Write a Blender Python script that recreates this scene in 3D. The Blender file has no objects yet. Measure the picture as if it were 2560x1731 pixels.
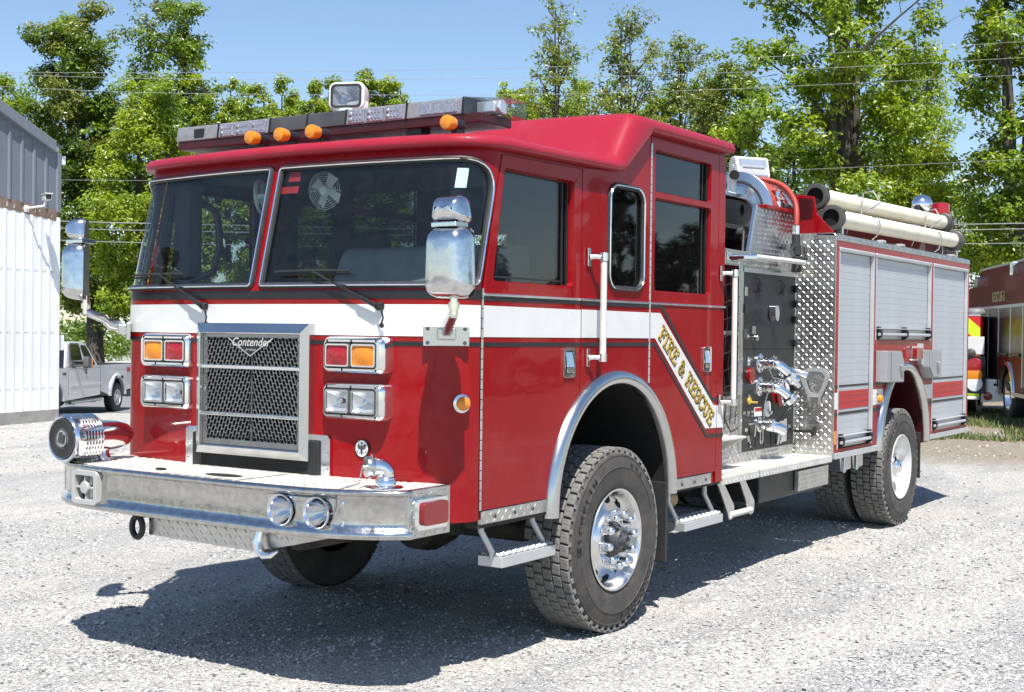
import bpy, bmesh, math, random
import numpy as np
from math import sin, cos, pi, sqrt, atan2, radians
from mathutils import Vector, Matrix
from mathutils.geometry import tessellate_polygon

random.seed(7); np.random.seed(7)
S = bpy.context.scene
COL = S.collection

# ------------------------------------------------------------------ camera
cam_d = bpy.data.cameras.new('camera'); cam = bpy.data.objects.new('camera', cam_d); COL.objects.link(cam)
CP = Vector((-5.160024, -4.937066, 1.724789)); YAW, PIT, ROL = 0.5881674, -0.0109576, 0.0125383
_f = Vector((cos(YAW)*cos(PIT), sin(YAW)*cos(PIT), sin(PIT)))
_r = _f.cross(Vector((0, 0, 1))).normalized(); _u = _r.cross(_f)
RV = _r*cos(ROL) + _u*sin(ROL); UV = -_r*sin(ROL) + _u*cos(ROL)
cam.matrix_world = Matrix(((RV.x, UV.x, -_f.x, CP.x), (RV.y, UV.y, -_f.y, CP.y), (RV.z, UV.z, -_f.z, CP.z), (0, 0, 0, 1)))
cam_d.sensor_width = 36; cam_d.lens = 3285.89/2560*36
cam_d.clip_start = .1; cam_d.clip_end = 3000
S.camera = cam

# ------------------------------------------------------------------ light
SUN = Vector((-.42, -.36, 1)).normalized()
world = bpy.data.worlds.new('World'); S.world = world; world.use_nodes = True
wn = world.node_tree.nodes; wl = world.node_tree.links; wn.clear()
sky = wn.new('ShaderNodeTexSky'); sky.sky_type = 'NISHITA'; sky.sun_disc = False
sky.sun_elevation = math.asin(SUN.z); sky.sun_rotation = atan2(SUN.x, SUN.y)
sky.altitude = 120; sky.air_density = 1.0; sky.dust_density = .4; sky.ozone_density = 3.0
bg = wn.new('ShaderNodeBackground'); bg.inputs[1].default_value = .10
wo = wn.new('ShaderNodeOutputWorld')
wl.new(sky.outputs[0], bg.inputs[0]); wl.new(bg.outputs[0], wo.inputs[0])
sl = bpy.data.lights.new('sun', 'SUN'); sl.energy = 5.0; sl.angle = radians(.53); sl.color = (1, .96, .9)
so = bpy.data.objects.new('sun', sl); COL.objects.link(so)
so.rotation_euler = SUN.to_track_quat('Z', 'Y').to_euler()
S.view_settings.view_transform = 'Standard'; S.view_settings.look = 'None'
S.view_settings.gamma = 1; S.view_settings.use_curve_mapping = False
S.view_settings.exposure = .72
S.cycles.max_bounces = 8; S.cycles.transparent_max_bounces = 16
S.cycles.sample_clamp_indirect = 6

# ------------------------------------------------------------------ materials
MAT = {}
def nodes(name):
    m = bpy.data.materials.new(name); m.use_nodes = True; MAT[name] = m
    t = m.node_tree; b = t.nodes['Principled BSDF']
    return m, t, b
def nn(t, typ, **kw):
    n = t.nodes.new(typ)
    for k, v in kw.items():
        if k.startswith('i_'):
            key = k[2:]; n.inputs[int(key) if key.isdigit() else key].default_value = v
        else: setattr(n, k, v)
    return n
def ocoord(t, scale=None):
    c = nn(t, 'ShaderNodeTexCoord')
    if scale is None: return c.outputs['Object']
    m = nn(t, 'ShaderNodeMapping'); m.inputs['Scale'].default_value = scale
    t.links.new(c.outputs['Object'], m.inputs[0]); return m.outputs[0]
def ramp(t, src, stops):
    r = nn(t, 'ShaderNodeValToRGB'); e = r.color_ramp.elements
    while len(e) < len(stops): e.new(.5)
    for k, (p, c) in enumerate(stops):
        e[k].position = p; e[k].color = (*c, 1) if len(c) == 3 else c
    t.links.new(src, r.inputs[0]); return r.outputs[0]
def g3(v): return (v, v, v)
def simple(name, col, rough=.5, metal=0, var=.12, scale=9, rvar=.1, bump=0, bscale=60, coat=0, dust=0, spec=None, em=None):
    """colour with soft procedural variation, roughness wear and optional fine relief"""
    m, t, b = nodes(name)
    oc = ocoord(t)
    n = nn(t, 'ShaderNodeTexNoise', i_Scale=scale, i_Detail=6.0, i_Roughness=.6); t.links.new(oc, n.inputs['Vector'])
    c = tuple(col)
    out = ramp(t, n.outputs[0], [(.3, tuple(max(0, v*(1-var)) for v in c)), (.7, tuple(min(1, v*(1+var)) for v in c))])
    if dust:
        n3 = nn(t, 'ShaderNodeTexNoise', i_Scale=scale*.35, i_Detail=9.0, i_Roughness=.75); t.links.new(oc, n3.inputs['Vector'])
        f = ramp(t, n3.outputs[0], [(.42, g3(0)), (.75, g3(dust))])
        mx = nn(t, 'ShaderNodeMix', data_type='RGBA'); t.links.new(f, mx.inputs['Factor']); t.links.new(out, mx.inputs['A'])
        mx.inputs['B'].default_value = (.36, .32, .26, 1); out = mx.outputs['Result']
    t.links.new(out, b.inputs['Base Color'])
    rr = ramp(t, n.outputs[0], [(.3, g3(max(.02, rough-rvar*rough))), (.75, g3(min(1, rough+rvar)))])
    t.links.new(rr, b.inputs['Roughness'])
    b.inputs['Metallic'].default_value = metal
    if coat: b.inputs['Coat Weight'].default_value = coat; b.inputs['Coat Roughness'].default_value = .04
    if spec is not None: b.inputs['Specular IOR Level'].default_value = spec
    if bump:
        n2 = nn(t, 'ShaderNodeTexNoise', i_Scale=bscale, i_Detail=4.0); t.links.new(oc, n2.inputs['Vector'])
        bp = nn(t, 'ShaderNodeBump', i_Strength=bump, i_Distance=.004); t.links.new(n2.outputs[0], bp.inputs['Height'])
        t.links.new(bp.outputs[0], b.inputs['Normal'])
    return m
def glass(name, tint, refl_rough=.02, ior=1.5, dirt=.03):
    """thin pane: tinted see-through plus mirror reflection by Fresnel, with a little dirt film"""
    m, t, b = nodes(name); t.nodes.remove(b); o = t.nodes['Material Output']
    tr = nn(t, 'ShaderNodeBsdfTransparent'); tr.inputs[0].default_value = (*tint, 1)
    gl = nn(t, 'ShaderNodeBsdfGlossy'); gl.inputs['Roughness'].default_value = refl_rough
    gl.inputs[0].default_value = (1, 1, 1, 1)
    ge = nn(t, 'ShaderNodeNewGeometry'); dt = nn(t, 'ShaderNodeVectorMath', operation='DOT_PRODUCT'); t.links.new(ge.outputs['Normal'], dt.inputs[0]); t.links.new(ge.outputs['Incoming'], dt.inputs[1])
    def mt(op, a, b_):
        n_ = nn(t, 'ShaderNodeMath', operation=op)
        for i_, q in ((0, a), (1, b_)):
            if isinstance(q, (int, float)): n_.inputs[i_].default_value = q
            else: t.links.new(q, n_.inputs[i_])
        return n_.outputs[0]
    f0 = ((ior-1)/(ior+1))**2; fr = mt('ADD', f0, mt('MULTIPLY', 1-f0, mt('POWER', mt('SUBTRACT', 1.0, mt('ABSOLUTE', dt.outputs['Value'], 0.0)), 5.0)))
    mx = nn(t, 'ShaderNodeMixShader'); t.links.new(fr, mx.inputs[0]); t.links.new(tr.outputs[0], mx.inputs[1]); t.links.new(gl.outputs[0], mx.inputs[2])
    n = nn(t, 'ShaderNodeTexNoise', i_Scale=14.0, i_Detail=9.0, i_Roughness=.8); t.links.new(ocoord(t), n.inputs['Vector'])
    f = ramp(t, n.outputs[0], [(.4, g3(dirt*.4)), (.8, g3(dirt*2.2))])
    d = nn(t, 'ShaderNodeBsdfDiffuse'); d.inputs[0].default_value = (.5, .48, .44, 1)
    m2 = nn(t, 'ShaderNodeMixShader'); t.links.new(f, m2.inputs[0]); t.links.new(mx.outputs[0], m2.inputs[1]); t.links.new(d.outputs[0], m2.inputs[2])
    t.links.new(m2.outputs[0], o.inputs[0]); return m
def lens_mat(name, col, rough=.12):
    m = simple(name, col, rough, var=.05, coat=.6)
    b = m.node_tree.nodes['Principled BSDF']; b.inputs['Transmission Weight'].default_value = .25; b.inputs['Subsurface Weight'].default_value = 0
    t = m.node_tree
    w = nn(t, 'ShaderNodeTexVoronoi', i_Scale=90.0); t.links.new(ocoord(t), w.inputs['Vector'])
    bp = nn(t, 'ShaderNodeBump', i_Strength=.25, i_Distance=.003); t.links.new(w.outputs[0], bp.inputs['Height']); t.links.new(bp.outputs[0], b.inputs['Normal'])
    return m

def paint(name, col, rough=.42, coat=.42):
    """clear-coated vehicle paint: slight orange peel and dust specks"""
    m, t, b = nodes(name); oc = ocoord(t)
    n = nn(t, 'ShaderNodeTexNoise', i_Scale=2.2, i_Detail=6.0); t.links.new(oc, n.inputs['Vector'])
    c = ramp(t, n.outputs[0], [(.3, tuple(v*.94 for v in col)), (.7, tuple(min(1, v*1.06) for v in col))])
    sk = nn(t, 'ShaderNodeTexNoise', i_Scale=260.0, i_Detail=2.0); t.links.new(oc, sk.inputs['Vector'])
    sf = ramp(t, sk.outputs[0], [(.72, g3(0)), (.78, g3(.25))])
    m3 = nn(t, 'ShaderNodeMix', data_type='RGBA'); t.links.new(sf, m3.inputs['Factor']); t.links.new(c, m3.inputs['A']); m3.inputs['B'].default_value = (.5, .42, .38, 1)
    fm = nn(t, 'ShaderNodeTexNoise', i_Scale=3.0, i_Detail=10.0, i_Roughness=.75); t.links.new(oc, fm.inputs['Vector'])
    m4 = nn(t, 'ShaderNodeMix', data_type='RGBA'); t.links.new(ramp(t, fm.outputs[0], [(.5, g3(0)), (.85, g3(.07))]), m4.inputs['Factor']); t.links.new(m3.outputs['Result'], m4.inputs['A']); m4.inputs['B'].default_value = (.38, .33, .28, 1)
    t.links.new(m4.outputs['Result'], b.inputs['Base Color'])
    b.inputs['Roughness'].default_value = rough; b.inputs['Specular IOR Level'].default_value = .12; b.inputs['Coat Weight'].default_value = coat; b.inputs['Coat Roughness'].default_value = .022
    n2 = nn(t, 'ShaderNodeTexNoise', i_Scale=5.0, i_Detail=3.0); t.links.new(oc, n2.inputs['Vector'])
    bp = nn(t, 'ShaderNodeBump', i_Strength=.06, i_Distance=.01); t.links.new(n2.outputs[0], bp.inputs['Height'])
    t.links.new(bp.outputs[0], b.inputs['Coat Normal']); t.links.new(bp.outputs[0], b.inputs['Normal'])
    return m

paint('red', (.235, .0015, .004)); paint('sunlit_roof_red', (.30, .016, .032), .45, .35)  # roof red: slight fading, plus sun and sky sheen put into the colour
simple('white_vinyl', (.66, .66, .645), .35, var=.04, coat=.3, dust=.15)
simple('black_vinyl', (.012, .012, .014), .35)
simple('gold', (.66, .45, .08), .35, metal=.35, var=.25, scale=30)
simple('chrome', (.82, .83, .84), .07, 1, var=.05, rvar=.12, scale=14)
simple('bumper_chrome', (.54, .53, .51), .09, 1, var=.2, rvar=.14, scale=26, bump=.3, bscale=38); simple('mirror_chrome', (.66, .66, .66), .1, 1, var=.16, rvar=.14, scale=30); simple('polished_alu', (.76, .76, .75), .2, 1, var=.06, scale=6); simple('speaker_grey', (.40, .40, .385), .5, var=.05); simple('box_grey', (.36, .37, .375), .42, .4, var=.06)
simple('stainless', (.6, .6, .59), .2, 1, var=.05, rvar=.06, scale=5); simple('grille_steel', (.34, .34, .34), .25, 1, var=.1)
simple('plate_aluminium', (.60, .59, .565), .28, 1, var=.14, rvar=.15, scale=12, dust=.12)
simple('deck_aluminium', (.62, .61, .575), .5, .35, var=.12, rvar=.12, scale=7, dust=.3)
simple('brushed', (.56, .57, .575), .4, .55, var=.06, scale=5)
simple('shutter_aluminium', (.5, .52, .55), .42, .45, var=.06, scale=3, dust=.08)
simple('white_plastic', (.68, .68, .66), .4, var=.05)
simple('ivory', (.72, .68, .55), .5, var=.09, scale=6, dust=.12, bump=.12, bscale=90)
simple('rail_white', (.58, .565, .53), .5, var=.08, scale=20)
simple('rubber', (.022, .022, .023), .55, var=.3)
simple('black_metal', (.012, .012, .013), .4, var=.3)
simple('panel_black', (.011, .0115, .013), .42, var=.18, scale=6, dust=.05)
simple('dark_grey', (.055, .056, .06), .5, var=.2)
simple('interior', (.035, .04, .046), .75, var=.2)
simple('dash_grey', (.16, .18, .185), .8, var=.12)
simple('void', (.006, .006, .006), .9)
simple('under', (.02, .019, .018), .8, var=.4, dust=.2)
simple('tan_pipe', (.42, .3, .17), .6, dust=.2)
simple('seal_grey', (.17, .175, .18), .5)
simple('red_hose', (.30, .035, .025), .55, var=.15, bump=.1)
simple('maroon', (.045, .003, .005), .35, var=.2)
lens_mat('amber_lens', (.9, .29, .008)); lens_mat('red_lens', (.42, .006, .012)); lens_mat('red_plastic', (.26, .004, .006))
simple('clear_lens', (.74, .76, .78), .12, var=.1, scale=40, coat=.7)
simple('smoke_lens', (.2, .2, .205), .16, var=.2, scale=16, coat=.8, dust=.15)
simple('led', (.36, .36, .40), .2, .55, var=.35, scale=70)
simple('lamp_silver', (.86, .87, .88), .16, .7, var=.05); glass('door_glass', (.66, .70, .72), ior=1.6, dirt=.006)
glass('windshield_glass', (.72, .82, .82), dirt=.012); glass('tinted_glass', (.30, .33, .35), ior=1.65, dirt=.008); glass('clear_pane', (.85, .87, .88), dirt=.03)
simple('paper_white', (.78, .86, .82), .7, var=.03); simple('sticker_red', (.36, .012, .012), .5, var=.1)
def tyre_mat():
    m, t, b = nodes('tyre'); oc = ocoord(t)
    n = nn(t, 'ShaderNodeTexNoise', i_Scale=7.0, i_Detail=9.0, i_Roughness=.72); t.links.new(oc, n.inputs['Vector'])
    c = ramp(t, n.outputs[0], [(.32, (.03, .029, .028)), (.52, (.058, .052, .047)), (.78, (.11, .092, .076))])
    v = nn(t, 'ShaderNodeTexVoronoi', feature='DISTANCE_TO_EDGE', i_Scale=16.0); t.links.new(ocoord(t, (1, 1, 2.6)), v.inputs['Vector'])
    n2 = nn(t, 'ShaderNodeTexNoise', i_Scale=3.0, i_Detail=2.0); t.links.new(oc, n2.inputs['Vector'])
    f = ramp(t, v.outputs[0], [(.0, g3(.35)), (.02, g3(0))])
    mt = nn(t, 'ShaderNodeMath', operation='MULTIPLY'); t.links.new(f, mt.inputs[0]); t.links.new(ramp(t, n2.outputs[0], [(.45, g3(0)), (.6, g3(1))]), mt.inputs[1])
    mx = nn(t, 'ShaderNodeMix', data_type='RGBA'); t.links.new(mt.outputs[0], mx.inputs['Factor']); t.links.new(c, mx.inputs['A']); mx.inputs['B'].default_value = (.25, .23, .2, 1)
    t.links.new(mx.outputs['Result'], b.inputs['Base Color']); b.inputs['Roughness'].default_value = .75
    bp = nn(t, 'ShaderNodeBump', i_Strength=.25, i_Distance=.004); n3 = nn(t, 'ShaderNodeTexNoise', i_Scale=80.0, i_Detail=5.0); t.links.new(oc, n3.inputs['Vector'])
    t.links.new(n3.outputs[0], bp.inputs['Height']); t.links.new(bp.outputs[0], b.inputs['Normal'])
tyre_mat()
simple('tread_rubber', (.17, .165, .155), .85, var=.35, scale=22, bump=.3, bscale=90)
simple('tyre_letter', (.016, .016, .016), .5)

# ------------------------------------------------------------------ mesh building
class MB:
    def __init__(s): s.v = []; s.f = []; s.m = []
    def add(s, vs, fs, m=0):
        o = len(s.v); s.v += [tuple(v) for v in vs]
        for f in fs: s.f.append(tuple(i+o for i in f)); s.m.append(m)
        return s
    def box(s, x0, x1, y0, y1, z0, z1, m=0):
        return s.add([(x, y, z) for z in (z0, z1) for y in (y0, y1) for x in (x0, x1)],
              [(0, 2, 3, 1), (4, 5, 7, 6), (0, 1, 5, 4), (2, 6, 7, 3), (0, 4, 6, 2), (1, 3, 7, 5)], m)
    def obox(s, c, ax, ay, az, m=0):
        c = Vector(c); ax = Vector(ax); ay = Vector(ay); az = Vector(az)
        return s.add([c+ax*i+ay*j+az*k for k in (-1, 1) for j in (-1, 1) for i in (-1, 1)],
              [(0, 2, 3, 1), (4, 5, 7, 6), (0, 1, 5, 4), (2, 6, 7, 3), (0, 4, 6, 2), (1, 3, 7, 5)], m)
    def tube(s, pts, r, n=10, cap=True, m=0, closed=False):
        pts = [Vector(p) for p in pts]; N = len(pts); rs = r if isinstance(r, (list, tuple)) else [r]*N
        ref = None; rings = []
        for i, p in enumerate(pts):
            if closed: d = pts[(i+1) % N]-pts[i-1]
            else: d = pts[min(i+1, N-1)]-pts[max(i-1, 0)]
            if d.length < 1e-9: d = Vector((0, 0, 1))
            d.normalize()
            if ref is None: ref = Vector((0, 0, 1)) if abs(d.z) < .9 else Vector((1, 0, 0))
            a = (ref-d*ref.dot(d)).normalized(); b = d.cross(a); ref = a
            rings.append([p+(a*cos(2*pi*k/n)+b*sin(2*pi*k/n))*rs[i] for k in range(n)])
        vs = [v for q in rings for v in q]; fs = []
        for i in range(N if closed else N-1):
            j = (i+1) % N
            for k in range(n): fs.append((i*n+k, i*n+(k+1) % n, j*n+(k+1) % n, j*n+k))
        if cap and not closed: fs += [tuple(range(n))[::-1], tuple(range((N-1)*n, N*n))]
        return s.add(vs, fs, m)
    def lathe(s, prof, o=(0, 0, 0), axis='y', n=32, m=0, sgn=1, cap=False):
        """prof: (radius, distance along axis)"""
        o = Vector(o); vs = []; fs = []
        for r, h in prof:
            for k in range(n):
                a = 2*pi*k/n; c, d = r*cos(a), r*sin(a)
                q = {'x': (h*sgn, c, d), 'y': (c, h*sgn, d), 'z': (c, d, h*sgn)}[axis] if isinstance(axis, str) else axis[0]*c+axis[1]*d+axis[2]*h
                vs.append(o+Vector(q))
        for i in range(len(prof)-1):
            for k in range(n): fs.append((i*n+k, i*n+(k+1) % n, (i+1)*n+(k+1) % n, (i+1)*n+k))
        if cap and prof[0][0] > 1e-6: fs.append(tuple(range(n))[::-1])
        if cap and prof[-1][0] > 1e-6: fs.append(tuple(range((len(prof)-1)*n, len(prof)*n)))
        return s.add(vs, fs, m)
    def cyl(s, a, b, r, n=16, m=0, r2=None): return s.tube([a, b], [r, r if r2 is None else r2], n, True, m)
    def panel(s, outer, holes, fn, th, m=0):
        """2D outline with holes, mapped to 3D by fn(u, v, d): d = 0 outside face, d = th back face"""
        loops = [list(outer)]+[list(h) for h in holes]
        flat = [p for l in loops for p in l]; n = len(flat)
        tri = tessellate_polygon([[Vector((p[0], p[1], 0)) for p in l] for l in loops])
        vs = [fn(u, v, 0) for u, v in flat]+[fn(u, v, th) for u, v in flat]
        fs = [tuple(t) for t in tri]+[tuple(i+n for i in t)[::-1] for t in tri]
        o = 0
        for l in loops:
            k = len(l)
            for i in range(k):
                j = (i+1) % k; fs.append((o+i, o+j, o+j+n, o+i+n))
            o += k
        return s.add(vs, fs, m)
    def grid(s, P, drop=None, m=0):
        """P[i][j] 3D points"""
        ni, nj = len(P), len(P[0]); vs = [p for row in P for p in row]; fs = []
        for i in range(ni-1):
            for j in range(nj-1):
                if drop and drop(i, j): continue
                fs.append((i*nj+j, i*nj+j+1, (i+1)*nj+j+1, (i+1)*nj+j))
        return s.add(vs, fs, m)

WLOC = {}
def wloc(o): return WLOC.get(o.name, Vector((0, 0, 0))) if o else Vector((0, 0, 0))
def build(mb, name, mat, parent=None, smooth=35, bevel=0, seg=2, loc=None, recalc=True, weld=False, **props):
    """one mesh object; vertices are world coordinates unless loc (offset inside the parent) is given"""
    me = bpy.data.meshes.new(name); me.from_pydata(mb.v, [], mb.f)
    mats = mat if isinstance(mat, (list, tuple)) else [mat]
    for x in mats: me.materials.append(MAT[x])
    if len(mats) > 1: me.polygons.foreach_set('material_index', mb.m)
    if recalc or weld:
        bm = bmesh.new(); bm.from_mesh(me)
        if weld: bmesh.ops.remove_doubles(bm, verts=bm.verts, dist=1e-5)
        bmesh.ops.recalc_face_normals(bm, faces=bm.faces); bm.to_mesh(me); bm.free()
    me.polygons.foreach_set('use_smooth', [True]*len(me.polygons))
    if not bevel: me.set_sharp_from_angle(angle=radians(smooth))
    o = bpy.data.objects.new(name, me); COL.objects.link(o)
    if bevel:
        b = o.modifiers.new('bevel', 'BEVEL'); b.width = bevel; b.segments = seg; b.limit_method = 'ANGLE'; b.angle_limit = radians(30); b.harden_normals = True
    if parent: o.parent = parent
    if loc is None:
        o.location = -wloc(parent); WLOC[o.name] = Vector((0, 0, 0))
    else: o.location = loc; WLOC[o.name] = wloc(parent)+Vector(loc)
    for k, v in props.items(): o[k] = v
    return o
def dup(src, parent=None, loc=None, rotz=None, scale=None, kids=True):
    c = src.copy(); COL.objects.link(c)
    if parent: c.parent = parent
    if loc is not None: c.location = loc
    if rotz is not None: c.rotation_euler[2] = rotz
    if scale is not None: c.scale = scale
    if kids:
        for ch in list(src.children): dup(ch, c)
    return c
def thing(name, label, cat, loc, rotz=0, group=None):
    o = bpy.data.objects.new(name, None); COL.objects.link(o); o.location = loc; o.rotation_euler[2] = rotz
    o.empty_display_size = .2; o['label'] = label; o['category'] = cat
    if group: o['group'] = group
    WLOC[o.name] = Vector(loc); return o
def tag(o, label=None, cat=None, group=None, kind=None):
    for k, v in (('label', label), ('category', cat), ('group', group), ('kind', kind)):
        if v: o[k] = v
    return o
def rrect(u0, u1, v0, v1, r, n=5):
    rs = r if isinstance(r, (list, tuple)) else [r]*4   # corners: (u0,v0) (u1,v0) (u1,v1) (u0,v1)
    out = []
    for (cu, cv, a0), q in zip(((u0, v0, pi), (u1, v0, 1.5*pi), (u1, v1, 0), (u0, v1, .5*pi)), rs):
        q = max(q, 1e-4); su = 1 if cu == u0 else -1; sv = 1 if cv == v0 else -1
        for k in range(n+1):
            a = a0+.5*pi*k/n; out.append((cu+su*q+q*cos(a), cv+sv*q+q*sin(a)))
    return out
def rpoly(pts, r, n=4):
    """round the corners of a polygon"""
    out = []; N = len(pts)
    rs = r if isinstance(r, (list, tuple)) else [r]*N
    for i in range(N):
        p = Vector(pts[i]); a = Vector(pts[i-1])-p; b = Vector(pts[(i+1) % N])-p
        q = min(rs[i], a.length*.45, b.length*.45); p0 = p+a.normalized()*q; p1 = p+b.normalized()*q
        for k in range(n+1):
            t = k/n; v = p0*(1-t)**2+p*2*t*(1-t)+p1*t*t; out.append((v.x, v.y))
    return out
_tc = {}
def text_geo(txt, size=1, shear=0, ex=0, bold=0):
    key = (txt, size, shear, ex, bold)
    if key not in _tc:
        c = bpy.data.curves.new('lettering', 'FONT'); c.body = txt; c.size = size; c.shear = shear; c.extrude = ex; c.offset = bold
        c.resolution_u = 3; c.align_x = 'CENTER'; c.align_y = 'CENTER'
        o = bpy.data.objects.new('lettering', c); COL.objects.link(o)
        dg = bpy.context.evaluated_depsgraph_get(); me = bpy.data.meshes.new_from_object(o.evaluated_get(dg))
        _tc[key] = ([tuple(v.co) for v in me.vertices], [tuple(p.vertices) for p in me.polygons])
        bpy.data.objects.remove(o); bpy.data.curves.remove(c); bpy.data.meshes.remove(me)
    return _tc[key]
def put_text(mb, txt, o, ux, uy, size, shear=0, ex=.001, bold=0, m=0):
    vs, fs = text_geo(txt, size, shear, ex, bold); ux = Vector(ux).normalized(); uy = Vector(uy).normalized(); uz = ux.cross(uy); o = Vector(o)
    mb.add([o+ux*v[0]+uy*v[1]+uz*v[2] for v in vs], fs, m)
def tread(mb, o, u, v, nrm, lu, lv, pitch=.034, size=.026, w=.0075, h=.0022, keep=None, m=0):
    """diamond-plate bars over a rectangle: alternating +45 / -45 lozenges, raised"""
    o = Vector(o); u = Vector(u).normalized(); v = Vector(v).normalized(); nrm = Vector(nrm).normalized()
    for i in range(int(lu/pitch)):
        for j in range(int(lv/pitch)):
            a, b = (i+.5)*pitch, (j+.5)*pitch
            if keep and not keep(a, b): continue
            c = o+u*a+v*b; sg = 1 if (i+j) % 2 else -1
            d = (u+v*sg).normalized(); e = nrm.cross(d)
            q = size/2
            mb.add([c-d*q, c+e*w/2, c+d*q, c-e*w/2, c-d*q*.35+nrm*h, c+d*q*.35+nrm*h],
                   [(0, 1, 4), (1, 5, 4), (1, 2, 5), (0, 4, 3), (4, 5, 3), (5, 2, 3)], m)
# ================================================================== FIRE ENGINE
EL = (4.3, 0, 0)
eng = thing('fire_engine', 'red fire engine with white stripe and chrome front bumper parked on the gravel', 'fire engine', EL)
W = 1.22

# ---- plan profile of the cab nose; t = 0 at the belt line (z 1.92), 1 at the roof (z 2.62)
def half(t):
    sh = .165*t; xe = .13+sh; r = .22; pts = []
    for k in range(13):
        y = .96*k/12; pts.append((-.18+sh+.085*y*y, y))
    for k in range(9):
        a = radians(10+80*k/8); pts.append((xe-r*cos(a), 1.0+r*sin(a)))
    return pts
def prof(t, n, extra=0):
    """n+1 points by arc length from the nose centre to the side, each (x, y, nx, ny, s)"""
    p = half(t)
    if extra: p = p+[(p[-1][0]+extra, W)]
    L = [0]
    for a, b in zip(p, p[1:]): L.append(L[-1]+math.hypot(b[0]-a[0], b[1]-a[1]))
    out = []
    for k in range(n+1):
        s = L[-1]*k/n; i = 0
        while i < len(L)-2 and L[i+1] < s: i += 1
        f = (s-L[i])/(L[i+1]-L[i]); a, b = p[i], p[i+1]
        x, y = a[0]+(b[0]-a[0])*f, a[1]+(b[1]-a[1])*f
        q0 = p[max(i-1, 0)] if f < .5 else a; q1 = b if f < .5 else p[min(i+2, len(p)-1)]
        tx, ty = (q1[0]-q0[0]), (q1[1]-q0[1])
        if k == 0: tx, ty = 0, 1
        l = math.hypot(tx, ty); out.append((x, y, -ty/l, tx/l, s))
    return out
def nose(s, z, off=0):
    """point on the nose at signed arc length s (negative = driver side), height z, offset outward"""
    t = max(0, (z-1.92)/.7); P = nose.cache.get(round(t, 4))
    if P is None: P = nose.cache[round(t, 4)] = prof(t, 90)
    L = P[-1][4]; a = min(abs(s), L); i = min(int(a/L*90), 89); f = a/L*90-i
    q = [P[i][k]+(P[i+1][k]-P[i][k])*f for k in range(4)]
    sg = -1 if s < 0 else 1
    return Vector((q[0]+q[2]*off, sg*(q[1]+q[3]*off), z))
nose.cache = {}
NL = prof(0, 90)[-1][4]           # half arc length, about 1.31

# lower nose
NS = 64
ss = [-NL+2*NL*k/NS for k in range(NS+1)]
mb = MB(); mb.grid([[nose(s, z) for s in ss] for z in (.79, 1.0, 1.3, 1.6, 1.92)])
mb.grid([[nose(s, .79), nose(s, .79, -.03)] for s in ss])
build(mb, 'nose_panel', 'red', eng, smooth=60, label='red front panel of the cab')

# windscreen surround with two openings
Z0, Z1 = 1.92, 2.66
def pane_out(sg, g=0):
    u0, u1 = .035-g, NL-.035+g
    pts = [(u0, 1.948-g), (u1, 1.948-g), (u1, 2.575+g), (u0, 2.575+g)]
    return [(sg*u, v) for u, v in rpoly(pts, [.02, .05, .19, .02], 8)]
def inside(poly, p):
    c = False; x, y = p
    for i in range(len(poly)):
        x1, y1 = poly[i-1]; x2, y2 = poly[i]
        if (y1 > y) != (y2 > y) and x < (x2-x1)*(y-y1)/(y2-y1)+x1: c = not c
    return c
NU, NV = 190, 62
us = [-NL+2*NL*k/NU for k in range(NU+1)]; zs = [Z0+(Z1-Z0)*k/NV for k in range(NV+1)]
G = [[nose(u, z) for u in us] for z in zs]
po = {sg: pane_out(sg) for sg in (-1, 1)}
def isin(i, j):
    c = ((us[j]+us[j+1])/2, (zs[i]+zs[i+1])/2); return inside(po[-1], c) or inside(po[1], c)
mask = [[isin(i, j) for j in range(NU)] for i in range(NV)]
mb = MB(); mb.grid(G, lambda i, j: mask[i][j]); build(mb, 'windscreen_surround', 'red', eng, smooth=60, label='red pillars and header around the windscreen')
for sg in (-1, 1):
    mb = MB(); mb.grid([[nose(u, z, -.004) for u in us] for z in zs], lambda i, j: not (mask[i][j] and (us[j]+us[j+1])*sg > 0))
    ws = build(mb, 'windscreen_pane', 'windshield_glass', eng, smooth=60)
    out = pane_out(sg)
    # densify the outline so that the seal follows the bend
    dn = []
    for a, b in zip(out, out[1:]+out[:1]):
        k = max(1, int(math.hypot(b[0]-a[0], b[1]-a[1])/.03))
        dn += [(a[0]+(b[0]-a[0])*i/k, a[1]+(b[1]-a[1])*i/k) for i in range(k)]
    mb = MB().tube([nose(u, v, .004) for u, v in dn], .017, 8, closed=True); build(mb, 'rubber_seal', 'rubber', ws)
    mb = MB().tube([nose(u, v, .0195) for u, v in dn], .0058, 6, closed=True); build(mb, 'chrome_bead', 'chrome', ws)

# front vinyl bands (thin strips on the nose)
def band(name, z0, z1, m, s0=-NL, s1=NL, off=.003):
    n = 60; q = [s0+(s1-s0)*k/n for k in range(n+1)]
    mb = MB(); mb.grid([[nose(s, z0, off) for s in q], [nose(s, z1, off) for s in q]]); build(mb, name, m, eng, smooth=60)
band('white_stripe', 1.696, 1.852, 'white_vinyl'); band('black_pinstripe', 1.649, 1.670, 'black_vinyl'); band('black_band', 1.880, 1.922, 'black_vinyl')

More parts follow.
